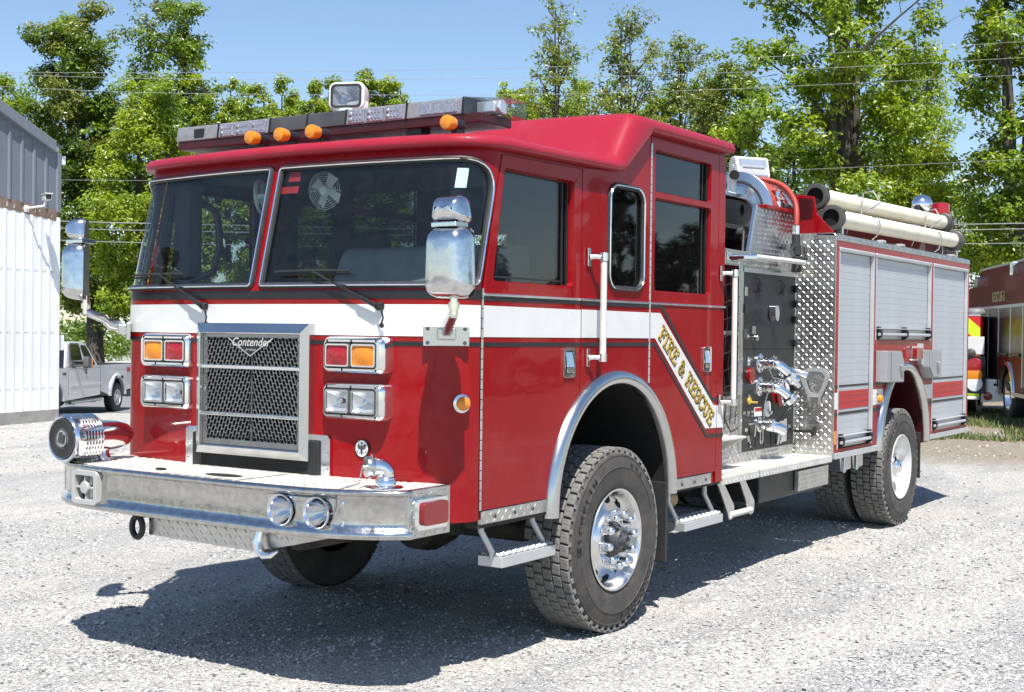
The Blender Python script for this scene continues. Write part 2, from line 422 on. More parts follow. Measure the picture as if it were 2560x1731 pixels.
# ---- cab sides
ARX, ARZ, ARR = 1.505, .762, .715
def arc(cx, cz, r, a0, a1, n): return [(cx+r*cos(radians(a0+(a1-a0)*k/n)), cz+r*sin(radians(a0+(a1-a0)*k/n))) for k in range(n+1)]
def on_arc_z(x, r=ARR): return ARZ+sqrt(max(0, r*r-(x-ARX)**2))
win_f = rpoly([(.235, 1.978), (1.006, 1.976), (1.006, 2.548), (.330, 2.548)], .03)
win_m = rrect(1.394, 1.806, 1.982, 2.577, .085, 6)
win_r1 = rpoly([(1.960, 1.985), (2.745, 1.985), (2.745, 2.547), (1.960, 2.547)], .02)
win_r2 = rpoly([(1.960, 2.588), (2.745, 2.588), (2.745, 2.838), (1.960, 2.838)], .02)
side_out = [(.13, .79), (.13, 1.92), (.293, 2.62), (.30, 2.66), (1.475, 2.672), (1.815, 2.935), (2.98, 2.955), (2.98, .735), (2.25, .735)] + arc(ARX, ARZ, ARR, -2, 182, 40) + [(.76, .79)]
front_door = [(.151, .836), (.151, 1.92), (.302, 2.615), (1.090, 2.628)] + [(1.090, 1.55)] + [(x, z) for x, z in reversed(arc(ARX, ARZ, ARR, 126, 175, 14))] [::-1]
front_door = [p for p in front_door if p[0] <= 1.0905]
front_door += [(.795, .836)]
# clean: vertices along the arch from the rear edge down to the sill
front_door = [(.151, .836), (.151, 1.92), (.302, 2.615), (1.090, 2.628), (1.090, on_arc_z(1.090))] + [p for p in arc(ARX, ARZ, ARR, 127, 173.5, 14) if p[0] < 1.085] + [(.793, .836)]
rear_door = [(1.906, on_arc_z(1.906)), (1.906, 2.905), (2.868, 2.915), (2.868, .812), (2.223, .812)] + [p for p in arc(ARX, ARZ, ARR, 4.5, 54, 14) if p[0] > 1.912]
def band_poly(z0, z1): return None
for sg in (-1, 1):
    def mp(y0):
        return lambda u, v, d, y0=y0, sg=sg: (u, sg*(y0-d), v)
    hole_f = rpoly([(.215, 1.958), (1.026, 1.956), (1.026, 2.568), (.312, 2.568)], .03)
    hole_r = rpoly([(1.945, 1.965), (2.765, 1.965), (2.765, 2.86), (1.945, 2.86)], .02)
    mb = MB().panel(side_out, [hole_f, win_m, hole_r], mp(1.208), .012)
    build(mb, 'cab_side', 'red', eng, smooth=20)
    mb = MB().panel(side_out, [hole_f, win_m, hole_r], mp(1.185), .01); build(mb, 'side_lining', 'interior', eng, smooth=20)
    # mid post skin between the doors
    post = [(1.098, on_arc_z(1.098)), (1.098, 2.630), (1.475, 2.660), (1.80, 2.905), (1.898, 2.908), (1.898, on_arc_z(1.898))] + [p for p in arc(ARX, ARZ, ARR, 57, 124, 16) if 1.10 < p[0] < 1.893]
    build(MB().panel(post, [win_m], mp(1.2195), .011), 'mid_post', 'red', eng, smooth=20, label='red panel between the two doors')
    rear_post = [(2.876, .735), (2.876, 2.915), (2.979, 2.916), (2.979, .735)]
    build(MB().panel(rear_post, [], mp(1.2195), .011), 'rear_post', 'red', eng, bevel=.004)
    wm = build(MB().panel(win_m, [], mp(1.207), .006), 'side_window', 'tinted_glass', eng, smooth=20)
    g = [(u, v) for u, v in rrect(1.394, 1.806, 1.982, 2.577, .085, 8)]
    build(MB().tube([(u, sg*1.220, v) for u, v in g], .016, 8, closed=True), 'rubber_seal', 'rubber', wm)
    build(MB().tube([(u, sg*1.2335, v) for u, v in g], .006, 6, closed=True), 'chrome_bead', 'chrome', wm)
    # doors
    for nm, poly, wins, pan in (('front', front_door, [win_f], [win_f]), ('rear', rear_door, [win_r1, win_r2], [win_r1, win_r2])):
        d = build(MB().panel(poly, wins, mp(1.2215), .0125), 'cab_door', 'red', eng, bevel=.005, label='red %s cab door' % ('front' if nm == 'front' else 'rear crew'))
        if nm == 'front':
            rev = MB()
            o1 = [Vector((u, sg*1.221, v)) for u, v in win_f]; cx = sum(p[0] for p in win_f)/len(win_f); cz = sum(p[1] for p in win_f)/len(win_f)
            o2 = [Vector((cx+(u-cx)*.985, sg*1.168, cz+(v-cz)*.985)) for u, v in win_f]
            n = len(o1); rev.add(o1+o2, [(i, (i+1) % n, (i+1) % n+n, i+n) for i in range(n)]); build(rev, 'window_reveal', 'red', d, smooth=40)
            build(MB().panel([(.20, 1.96), (1.02, 1.96), (1.02, 2.57), (.31, 2.57)], [], mp(1.170), .006), 'window_pane', 'door_glass', d, smooth=20)
            build(MB().box(.945, .958, sg*1.172, sg*1.182, 1.975, 2.55).box(.985, .998, sg*1.172, sg*1.19, 1.975, 2.55), 'window_channel', 'black_metal', d, bevel=.003)
            build(MB().panel([(.29, 1.998), (.97, 1.998), (.955, 2.545), (.345, 2.545)], [[(.302, 2.006), (.958, 2.006), (.943, 2.538), (.354, 2.538)]], mp(1.176), .005), 'window_gasket', 'rubber', d, smooth=20)
        else:
            for w_, (zb, zt_) in ((win_r1, (1.985, 2.547)), (win_r2, (2.588, 2.838))):
                rev = MB(); n = len(w_); cx, cz = 2.3525, (zb+zt_)/2
                o1 = [Vector((u, sg*1.221, v)) for u, v in w_]; o2 = [Vector((cx+(u-cx)*.985, sg*1.175, cz+(v-cz)*.985)) for u, v in w_]
                rev.add(o1+o2, [(i, (i+1) % n, (i+1) % n+n, i+n) for i in range(n)]); build(rev, 'window_reveal', 'red', d, smooth=40)
                build(MB().box(1.955, 2.75, sg*1.176, sg*1.182, zb-.005, zt_+.005), 'window_pane', 'tinted_glass', d, smooth=20)
                build(MB().box(2.672, 2.684, sg*1.182, sg*1.192, zb, zt_).box(2.72, 2.735, sg*1.182, sg*1.2, zb, zt_), 'window_channel', 'black_metal', d, bevel=.003)
        # piano hinge with knuckles
        hx = .1435 if nm == 'front' else 1.902
        z0, z1 = (.84, 1.915) if nm == 'front' else (1.425, 2.89)
        mh = MB(); z = z0
        while z < z1-.02:
            mh.cyl((hx, sg*1.2225, z), (hx, sg*1.2225, z+.046), .0075, 8); z += .05
        build(mh, 'piano_hinge', 'stainless', d)
        # paddle handle
        hx0 = .905 if nm == 'front' else 2.645
        h = build(MB().panel(rrect(hx0, hx0+.122, 1.478, 1.642, .016, 4), [rrect(hx0+.02, hx0+.102, 1.497, 1.625, .012, 4)], mp(1.232), .011), 'door_handle', 'chrome', d, bevel=.004)
        build(MB().panel(rrect(hx0+.018, hx0+.104, 1.495, 1.627, .012, 3), [], mp(1.2225), .0005), 'handle_recess', 'dark_grey', h, smooth=20)
        pd = MB(); pts = [(hx0+.026, 1.535), (hx0+.096, 1.535), (hx0+.096, 1.617), (hx0+.026, 1.617)]
        pd.add([(pts[0][0], sg*1.242, pts[0][1]), (pts[1][0], sg*1.242, pts[1][1]), (pts[2][0], sg*1.226, pts[2][1]), (pts[3][0], sg*1.226, pts[3][1])]+[(u, sg*1.223, v) for u, v in pts],
               [(0, 1, 2, 3), (4, 7, 6, 5), (0, 4, 5, 1), (1, 5, 6, 2), (2, 6, 7, 3), (3, 7, 4, 0)])
        build(pd, 'handle_paddle', 'chrome', h, bevel=.003)
        build(MB().box(hx0+.03, hx0+.092, sg*1.223, sg*1.236, 1.503, 1.53), 'lock_plate', 'stainless', h, bevel=.003)
    # bright trim strip along the belt
    for x0, x1 in ((.155, 1.088), (1.10, 1.896), (1.908, 2.866), (2.878, 2.985)):
        build(MB().box(x0, x1, sg*1.2195, sg*1.228, 1.9005, 1.9135).box(x0, x1, sg*1.2195, sg*1.231, 1.905, 1.9095), 'belt_trim', 'chrome', eng, bevel=.002)
    # vinyl: white band, black lines, the diagonal on the rear door
    def vinyl(name, pts, m, off=.0025):
        build(MB().panel(pts, [], mp(1.2215+off), .002), name, m, eng, smooth=20)
    k_ = .0
    for x0, x1 in ((.152, 1.089), (1.099, 1.897)):
        vinyl('white_stripe', [(x0, 1.696), (x1, 1.695), (x1, 1.850), (x0, 1.852)], 'white_vinyl')
        vinyl('black_pinstripe', [(x0, 1.649), (x1, 1.648), (x1, 1.669), (x0, 1.670)], 'black_vinyl')
        vinyl('black_band', [(x0, 1.876), (x1, 1.880), (x1, 1.901), (x0, 1.901)], 'black_vinyl')
    vinyl('white_stripe', [(1.907, 1.695), (1.975, 1.695), (2.700, 1.107), (2.867, 1.102), (2.867, 1.252), (2.822, 1.255), (2.039, 1.850), (1.907, 1.850)], 'white_vinyl')
    vinyl('white_stripe', [(2.877, 1.102), (2.978, 1.098), (2.978, 1.250), (2.877, 1.251)], 'white_vinyl')
    vinyl('black_pinstripe', [(1.907, 1.648), (1.966, 1.648), (2.715, 1.046), (2.867, 1.042), (2.867, 1.064), (2.728, 1.067), (1.976, 1.668), (1.907, 1.668)], 'black_vinyl')
    vinyl('black_pinstripe', [(2.877, 1.042), (2.978, 1.040), (2.978, 1.062), (2.877, 1.063)], 'black_vinyl')
    vinyl('black_pinstripe', [(1.907, 1.880), (2.046, 1.880), (2.787, 1.283), (2.867, 1.281), (2.867, 1.302), (2.799, 1.303), (2.066, 1.901), (1.907, 1.901)], 'black_vinyl')
    vinyl('black_pinstripe', [(2.877, 1.281), (2.978, 1.280), (2.978, 1.301), (2.877, 1.302)], 'black_vinyl')
    # diamond-plate kick strips under the doors
    for x0, x1 in ((.152, .757), (2.252, 2.80)):
        ks = build(MB().box(x0, x1, sg*1.195, sg*1.224, .768 if x0 < 1 else .738, .834 if x0 < 1 else .808), 'kick_strip', 'plate_aluminium', eng, bevel=.003)
        q = MB(); tread(q, (x0, sg*1.2243, .768 if x0 < 1 else .738), (1, 0, 0), (0, 0, 1), (0, sg, 0), x1-x0, .07, .034, .034, w=.009, h=.0035); build(q, 'tread_pattern', 'plate_aluminium', ks, kind='stuff')
        for bx in (x0+.12, x0+.3, x0+.47):
            build(MB().lathe([(.011, 0), (.009, .005), (0.0, .006)], (bx, sg*1.2242, .80 if x0 < 1 else .77), 'y', 8, sgn=sg), 'bolt', 'dark_grey', ks)
    for x0, x1, z0 in ((.15, .80, .745), (2.25, 2.98, .72)): build(MB().box(x0, x1, sg*1.14, sg*1.205, z0, z0+.06), 'sill', 'under', eng)
    # wheel arch flare and dark wheel well
    def flare(cx, cz, a0, a1, r0, n=44, skirt=0):
        sec = [(r0-.052, -.02), (r0-.052, .03), (r0-.035, .046), (r0-.005, .044), (r0+.02, .03), (r0+.03, .004), (r0+.03, -.004)]
        P = []
        for k in range(n+1):
            a = radians(a0+(a1-a0)*k/n); P.append([(cx+r*cos(a), sg*(W+d), cz+r*sin(a)) for r, d in sec])
        if skirt: P.insert(0, [(x, y, z-skirt) for x, y, z in P[0]]); P.append([(x, y, z-skirt) for x, y, z in P[-1]])
        q = MB(); q.grid(P); return q
    fl = build(flare(ARX, ARZ, 0, 180, .72, skirt=.03), 'wheel_arch_trim', 'stainless', eng, smooth=50)
    q = MB(); P = []
    for k in range(31):
        a = radians(-3+186*k/30); P.append([(ARX+.67*cos(a), sg*1.21, ARZ+.69*sin(a)), (ARX+.67*cos(a), sg*.55, ARZ+.69*sin(a))])
    q.grid(P); build(q, 'wheel_well', 'void', eng)
    build(MB().box(2.17, 2.195, sg*.86, sg*1.215, .30, .80), 'mud_flap', 'rubber', eng, bevel=.004)

# gold lettering with a black edge on the diagonal (slab-serif strokes)
GLY = {   # strokes in a 0..1 box: polylines with width
 'F': (.78, [[(.2, 0), (.2, 1)], [(.2, 1), (.78, 1)], [(.2, .52), (.6, .52)], [(.02, 0), (.42, 0)], [(.02, 1), (.2, 1)], [(.78, 1), (.78, .8)], [(.6, .62), (.6, .42)]]),
 'I': (.46, [[(.23, 0), (.23, 1)], [(.03, 0), (.43, 0)], [(.03, 1), (.43, 1)]]),
 'R': (.88, [[(.2, 0), (.2, 1)], [(.02, 1), (.55, 1), (.72, .9), (.74, .75), (.7, .6), (.52, .5), (.2, .5)], [(.5, .5), (.8, 0), (.9, 0)], [(.02, 0), (.4, 0)]]),
 'E': (.82, [[(.2, 0), (.2, 1)], [(.02, 1), (.78, 1), (.78, .8)], [(.2, .52), (.58, .52)], [(.58, .62), (.58, .42)], [(.02, 0), (.8, 0), (.8, .22)]]),
 'S': (.76, [[(.7, .68), (.7, .85), (.55, 1), (.28, 1), (.1, .86), (.1, .68), (.25, .55), (.55, .46), (.7, .32), (.7, .14), (.53, 0), (.25, 0), (.08, .14), (.08, .34)]]),
 'C': (.82, [[(.76, .7), (.74, .85), (.55, 1), (.32, 1), (.12, .82), (.06, .5), (.12, .18), (.32, 0), (.55, 0), (.74, .12), (.78, .3)], [(.78, 1), (.78, .68)]]),
 'U': (.88, [[(.17, 1), (.17, .28), (.28, .06), (.44, 0), (.6, .06), (.71, .28), (.71, 1)], [(.0, 1), (.34, 1)], [(.54, 1), (.88, 1)]]),
 '&': (.86, [[(.84, .5), (.62, .5)], [(.76, .5), (.55, .1), (.35, 0), (.15, .06), (.08, .24), (.2, .44), (.48, .62), (.55, .8), (.44, .98), (.28, .98), (.2, .82), (.3, .6), (.82, 0)]])}
def strokes(mb, polys, o, ux, uy, nz, h, w, off, m=0):
    for pl in polys:
        P = [o+ux*(x*h*.95)+uy*(z*h)+nz*off for x, z in pl]
        for a, b in zip(P, P[1:]):
            d = b-a
            if d.length < 1e-6: continue
            d.normalize(); e = nz.cross(d); a2, b2 = a-d*w*.42, b+d*w*.42
            mb.add([a2-e*w, b2-e*w, b2+e*w, a2+e*w, a2-e*w-nz*.001, b2-e*w-nz*.001, b2+e*w-nz*.001, a2+e*w-nz*.001],
                   [(0, 1, 2, 3), (0, 4, 5, 1), (1, 5, 6, 2), (2, 6, 7, 3), (3, 7, 4, 0)], m)
for sg in (-1,):
    nz = Vector((0, -1, 0)); p0 = Vector((2.043, -W, 1.742)); p1 = Vector((2.80, -W, 1.158)); ux = (p1-p0).normalized(); uy = Vector((-ux.z, 0, ux.x)) if ux.x > 0 else ux
    h = .092; tot = 0; txt = 'FIRE & RESCUE'
    adv = [(GLY[c][0] if c != ' ' else .42)*h+.018 for c in txt]; span = sum(adv); sc = (p1-p0).length/span; x = 0
    for c, a in zip(txt, adv):
        if c != ' ':
            bk, gd = MB(), MB()
            o = p0+ux*x-uy*(h/2)
            strokes(bk, GLY[c][1], o+Vector((.006, 0, -.006)), ux, uy, nz, h, .0125, .0055)
            strokes(gd, GLY[c][1], o, ux, uy, nz, h, .0078, .0078)
            lt = build(gd, 'gold_letter', 'gold', eng, smooth=20); build(bk, 'letter_shadow', 'black_vinyl', lt, smooth=20)
        x += a*sc

# ---- roof: one rim swept round the cab, then the cap
st = []      # stations from driver rear to the nose centre: x, y, nx, ny, zb, zt, xt(shift of the top)
for x, zb, xt, zt in ((2.995, 2.936, 2.98, 3.016), (2.7, 2.934, 2.7, 3.016), (2.2, 2.930, 2.2, 3.015), (1.90, 2.928, 1.75, 3.014), (1.835, 2.926, 1.640, 3.010),
                      (1.80, 2.900, 1.608, 2.985), (1.72, 2.838, 1.56, 2.925), (1.60, 2.745, 1.48, 2.822), (1.52, 2.683, 1.425, 2.750), (1.483, 2.656, 1.395, 2.722), (1.40, 2.653, 1.33, 2.717), (.9, 2.645, .9, 2.708), (.55, 2.640, .55, 2.704)):
    st.append((x, W, 0, 1, zb, zt, xt-x))
for q in reversed(prof(1.02, 26)): st.append((q[0], q[1], q[2], q[3], 2.636, 2.702, 0))
sec = [(-.012, 0, 0), (.04, 0, 0), (.052, .1, 0), (.057, .35, .1), (.05, .66, .45), (.032, .88, .8), (.0, 1, 1), (-.05, 1.06, 1), (-.12, 1.1, 1)]
rows = []
for sgn in (-1, 1):
    for s_ in (st if sgn < 0 else list(reversed(st))[1:]):
        x, y, nx, ny, zb, zt, dx = s_; row = []
        for off, f, g in sec: row.append(Vector((x+nx*off*1.0+dx*g, sgn*(y+ny*off), zb+(zt-zb)*f)))
        rows.append(row)
mb = MB(); mb.grid(rows)
n = len(rows); cap = [r[-1] for r in rows]; h = n//2
for i in range(h):
    a, b = cap[i], cap[n-1-i]; c, d = cap[i+1], cap[n-2-i]; vs = []
    for p, q in ((a, b), (c, d)):
        for k in range(7): f = k/6; vs.append(p.lerp(q, f)+Vector((0, 0, .018*sin(pi*f))))
    mb.add(vs, [(k, k+1, k+8, k+7) for k in range(6)])
r0 = rows[0]; r1 = rows[-1]
mb.add([v for v in r0]+[v for v in r1], [tuple(range(len(r0)))+tuple(range(2*len(r0)-1, len(r0)-1, -1))])
build(mb, 'cab_roof', 'sunlit_roof_red', eng, smooth=50, weld=True, label='red roof with the raised crew section')
# header under the roof rim, rear wall, floor and headlining
mb = MB(); mb.panel([(-1.2, .75), (1.2, .75), (1.2, 2.98), (-1.2, 2.98)], [rrect(-.95, -.55, 1.98, 2.45, .05), rrect(.35, .95, 1.98, 2.45, .05), rrect(-.25, .1, 2.0, 2.3, .05)], lambda u, v, d: (2.975-d, u, v), .02)
build(mb, 'cab_rear_wall', 'red', eng, smooth=20)
mb = MB(); mb.panel([(-1.18, .9), (1.18, .9), (1.18, 2.92), (-1.18, 2.92)], [rrect(-.95, -.55, 1.98, 2.45, .05), rrect(.35, .95, 1.98, 2.45, .05), rrect(-.25, .1, 2.0, 2.3, .05)], lambda u, v, d: (2.945-d, u, v), .01)
build(mb, 'rear_lining', 'interior', eng, smooth=20)
mb = MB().box(-.0, 2.94, -.54, .54, 1.18, 1.2).box(-.0, .74, -1.16, 1.16, 1.14, 1.16).box(.33, 1.5, -1.16, 1.16, 2.615, 2.63).box(1.75, 2.94, -1.16, 1.16, 2.9, 2.91); build(mb, 'cab_floor', 'interior', eng)
mb = MB(); mb.add([(1.5, -1.16, 2.618), (1.5, 1.16, 2.618), (1.78, 1.16, 2.9), (1.78, -1.16, 2.9)], [(0, 1, 2, 3)]); build(mb, 'headlining', 'interior', eng)
# dashboard, engine hump, seats, wheel
mb = MB().panel(rpoly([(-.02, 1.2), (-.02, 1.88), (.12, 1.95), (.42, 2.0), (.5, 1.97), (.5, 1.2)], .04), [], lambda u, v, d: (u, -1.05+d, v), 2.1); build(mb, 'dashboard', 'dash_grey', eng, bevel=.02, label='grey dashboard')
mb = MB().panel(rpoly([(.25, 1.95), (.35, 2.17), (.9, 2.2), (.95, 1.3), (.25, 1.3)], .06), [], lambda u, v, d: (u, -1.0+d, v), .86); build(mb, 'instrument_hump', 'dash_grey', eng, bevel=.04, seg=3)
mb = MB().box(.62, 2.0, -.34, .34, 1.2, 1.72); build(mb, 'engine_cover', 'interior', eng, bevel=.06, seg=3)
for y in (-.72, .72):
    b = build(MB().box(1.02, 1.5, y-.24, y+.24, 1.52, 1.66), 'cab_seat', 'interior', eng, bevel=.04, seg=3)
    build(MB().obox((1.55, y, 2.0), (.06, 0, .02), (0, .24, 0), (-.08, 0, .36)), 'seat_back', 'interior', b, bevel=.04, seg=3)
c = Vector((.72, -.72, 2.08)); ax = Vector((-.45, 0, .9)).normalized(); e1 = Vector((0, 1, 0)); e2 = ax.cross(e1)
mb = MB().tube([c+(e1*cos(a)+e2*sin(a))*.22 for a in [2*pi*k/28 for k in range(28)]], .014, 8, closed=True).tube([c-e1*.21, c, c+e1*.21], .014, 6).tube([c, c-ax*.3], .03, 8)
build(mb, 'steering_wheel', 'black_metal', eng)
# grab handle on the passenger pillar, seen through the glass
mb = MB().tube([(.36, 1.02, 2.02), (.40, .93, 2.06), (.42, .90, 2.2), (.42, .90, 2.3), (.42, .93, 2.42), (.40, 1.02, 2.47)], .022, 10); build(mb, 'grab_handle', 'black_metal', eng)
mb = MB().box(.30, .42, 1.04, 1.17, 1.95, 2.6); mb.box(.30, .36, -1.17, -1.1, 1.95, 2.6).box(.34, .40, -.92, -.86, 1.95, 2.61); build(mb, 'inner_pillar', 'interior', eng, bevel=.02)
# cab fans on the header, paper stickers
def fan(c, ax):
    c = Vector(c); ax = Vector(ax).normalized(); e1 = ax.cross(Vector((0, 0, 1))).normalized(); e2 = e1.cross(ax); mb = MB()
    for r in (.03, .042, .054, .066, .078, .09, .1): mb.tube([c+ax*(.02+.02*sqrt(1-(r/.105)**2))+(e1*cos(2*pi*k/32)+e2*sin(2*pi*k/32))*r for k in range(32)], .0016, 4, closed=True)
    for k in range(6):
        a = 2*pi*k/6; d = e1*cos(a)+e2*sin(a); mb.tube([c+ax*.04+d*.02, c+ax*.034+d*.07, c+ax*.012+d*.1], .0016, 4)
    f = build(mb, 'cab_fan', 'white_plastic', eng, label='small round cab fan behind the windscreen')
    mb = MB().lathe([(.0, .045), (.022, .044), (.025, .036), (.025, -.05), (0, -.06)], c, (e1, e2, ax), 16)
    build(mb, 'fan_motor', 'white_plastic', f)
    mb = MB()
    for k in range(4):
        a = 2*pi*k/4+.5; d = e1*cos(a)+e2*sin(a); t = ax.cross(d); mb.add([c+d*.02-t*.014, c+d*.088-t*.032-ax*.01, c+d*.092+t*.028+ax*.012, c+d*.02+t*.014], [(0, 1, 2, 3)])
    build(mb, 'fan_blade', 'white_plastic', f)
    build(MB().tube([c-ax*.05, c-ax*.08+Vector((0, 0, .06)), c-ax*.06+Vector((0, 0, .14))], .008, 6), 'fan_bracket', 'black_metal', f)
fan((.17, -.175, 2.47), (-.95, -.12, -.1)); fan((.13, .24, 2.45), (-.35, .9, -.1))
def stick(name, s0, s1, z0, z1, m):
    mb = MB(); n = 6; q = [s0+(s1-s0)*k/n for k in range(n+1)]; mb.grid([[nose(s, z, -.009) for s in q] for z in (z0, (z0+z1)/2, z1)]); build(mb, name, m, eng)
stick('warning_sticker', -.085, -.165, 2.500, 2.552, 'sticker_red'); stick('warning_sticker', -.045, -.165, 2.438, 2.474, 'sticker_red'); stick('inspection_sticker', -1.115, -1.175, 2.43, 2.53, 'paper_white')
# ------------------------------------------------------------------ grille
GX = -.235; GY, GZ0, GZ1 = .405, 1.056, 1.752
mb = MB()
def fr(y0, y1, z0, z1): return [(y0, z0), (y1, z0), (y1, z1), (y0, z1)]
prof_o = fr(-GY, GY, GZ0, GZ1); prof_i = fr(-GY+.048, GY-.048, GZ0+.048, GZ1-.055)
vs = [(-.10, *p) for p in prof_o]+[(GX+.026, *p) for p in prof_o]+[(GX, *p) for p in fr(-GY+.042, GY-.042, GZ0+.042, GZ1-.05)]+[(GX+.004, *p) for p in prof_i]+[(-.10, *p) for p in prof_i]
fs = []
for k in range(4):
    for i in range(4): fs.append((k*4+i, k*4+(i+1) % 4, k*4+4+(i+1) % 4, k*4+4+i))
mb.add(vs, fs); gr = build(mb, 'grille', 'stainless', eng, smooth=20, label='chrome framed grille with slanted slots')
build(MB().box(-.196, -.186, -GY+.01, GY-.01, GZ0+.01, GZ1-.01), 'radiator', 'void', gr)
# slotted plate: real holes, slots lean towards the centre line
mb = MB(); gx = GX+.028; cw, ch, ln = .0237, .036, .36
y_in = GY-.05; z_lo, z_hi = GZ0+.05, GZ1-.057
def slot_cell(y, z, sgn, w, h):
    sh = ln*sgn; skew = lambda a, b: (y+a+b*sh, z+b)
    outer = [(-w/2, -h/2), (0, -h/2), (w/2, -h/2), (w/2, -h*.18), (w/2, h*.18), (w/2, h/2), (0, h/2), (-w/2, h/2), (-w/2, h*.18), (-w/2, -h*.18)]
    hw, hh = w*.39, h*.46
    inner = [(-hw*.75, -hh*.9), (0, -hh), (hw*.75, -hh*.9), (hw, -hh*.72), (hw, hh*.72), (hw*.75, hh*.9), (0, hh), (-hw*.75, hh*.9), (-hw, hh*.72), (-hw, -hh*.72)]
    A = [skew(*p) for p in outer]; B = [skew(*p) for p in inner]
    mb.add([(gx, *p) for p in A]+[(gx, *p) for p in B]+[(gx+.008, *p) for p in B], [(i, (i+1) % 10, 10+(i+1) % 10, 10+i) for i in range(10)]+[(10+i, 10+(i+1) % 10, 20+(i+1) % 10, 20+i) for i in range(10)])
zz_lo, zz_hi = z_lo+.03, z_hi-.018
for sg in (-1, 1):
    nc = 26
    for k in range(-10, nc+12):
        yb = (k+.5)*cw; off = .5*(k % 2)
        for j in range(-1, int((zz_hi-zz_lo)/ch)+2):
            zc = zz_lo+(j+.5+off)*ch; yc = sg*(yb-(zc-z_lo)*ln*0)
            # columns lean: y grows with depth below the top, mirrored about the centre
            yc = sg*(yb-(zc-(z_lo+z_hi)/2)*ln)
            lo, hi = zc-ch/2, zc+ch/2
            e0 = sg*(yb-(lo-(z_lo+z_hi)/2)*ln); e1 = sg*(yb-(hi-(z_lo+z_hi)/2)*ln)
            if min(sg*e0, sg*e1) < cw*.12 or max(sg*e0, sg*e1) > y_in-.012 or lo < zz_lo-.012 or hi > zz_hi+.012: continue
            slot_cell(yc, zc, -sg, cw, ch)
# solid margins and the fillers along the centre and borders sit just behind the plate
gp = build(mb, 'grille_plate', 'grille_steel', gr, smooth=15, recalc=False)
mb = MB()
mb.box(gx, gx+.004, -y_in, -y_in+.03, z_lo, z_hi).box(gx, gx+.004, y_in-.03, y_in, z_lo, z_hi).box(gx-.001, gx+.004, -y_in+.03, y_in-.03, z_lo, z_lo+.03).box(gx-.001, gx+.004, -y_in+.03, y_in-.03, z_hi-.018, z_hi)
build(mb, 'grille_margin', 'grille_steel', gr)
mb = MB().tube([(gx+.006, 0, z_lo), (gx+.006, 0, z_hi)], .006, 6)
for sg in (-1, 1):
    for k in range(0, 27): # slim ribs behind the plate keep the border cells closed
        pass
build(mb, 'grille_rib', 'dark_grey', gr)
for z in (GZ0+.215, GZ0+.465):
    build(MB().box(gx-.018, gx, -y_in-.002, y_in+.002, z-.010, z+.010), 'grille_bar', 'chrome', gr, bevel=.004)
for y, z in ((-.33, 1.09), (0, 1.088), (.33, 1.09), (-.335, 1.67), (.335, 1.67), (-.34, 1.4), (.34, 1.4)):
    build(MB().lathe([(.008, 0), (.007, .004), (0, .006)], (gx-.001, y, z), 'x', 8, sgn=-1), 'bolt', 'stainless', gr)
bd = build(MB().panel([(-.155, 1.672), (.155, 1.672), (.012, 1.583), (-.012, 1.583)], [], lambda u, v, d: (gx-.006+d, u, v), .005), 'grille_badge', 'black_vinyl', gr)
mb = MB()
mb.tube([(gx-.008, -.16, 1.674), (gx-.008, 0, 1.580), (gx-.008, .16, 1.674)], .0045, 6)
build(mb, 'badge_edge', 'chrome', gr)
mb = MB(); put_text(mb, 'Contender', (gx-.0075, .0, 1.652), (0, -1, 0), (0, 0, 1), .062, .35, .0035, .0006); put_text(mb, 'BY PIERCE', (gx-.0065, 0, 1.612), (0, -1, 0), (0, 0, 1), .016, .2, .0015)
build(mb, 'badge_lettering', 'chrome', gr)
# void below the grille with its bright side plates
build(MB().box(-.19, -.08, -.41, .41, .95, 1.056), 'radiator_opening', 'void', eng)
for sg in (-1, 1):
    build(MB().box(-.192, -.12, sg*.385, sg*.452, .95, 1.16), 'bumper_stop', 'black_metal', eng, bevel=.004)
    p = build(MB().panel([(sg*.395, .96), (sg*.52, .96), (sg*.52, 1.17), (sg*.505, 1.19), (sg*.395, 1.19)], [[(sg*.40, .97), (sg*.453, .97), (sg*.453, 1.163), (sg*.40, 1.163)]], lambda u, v, d: (-.176+d, u, v), .012), 'corner_plate', 'chrome', eng, smooth=20)
    for y, z in ((.475, 1.175), (.505, 1.175), (.505, 1.10), (.505, 1.02)):
        build(MB().lathe([(.006, 0), (.005, .003), (0, .004)], (-.177, sg*y, z), 'x', 8, sgn=-1), 'bolt', 'stainless', p)

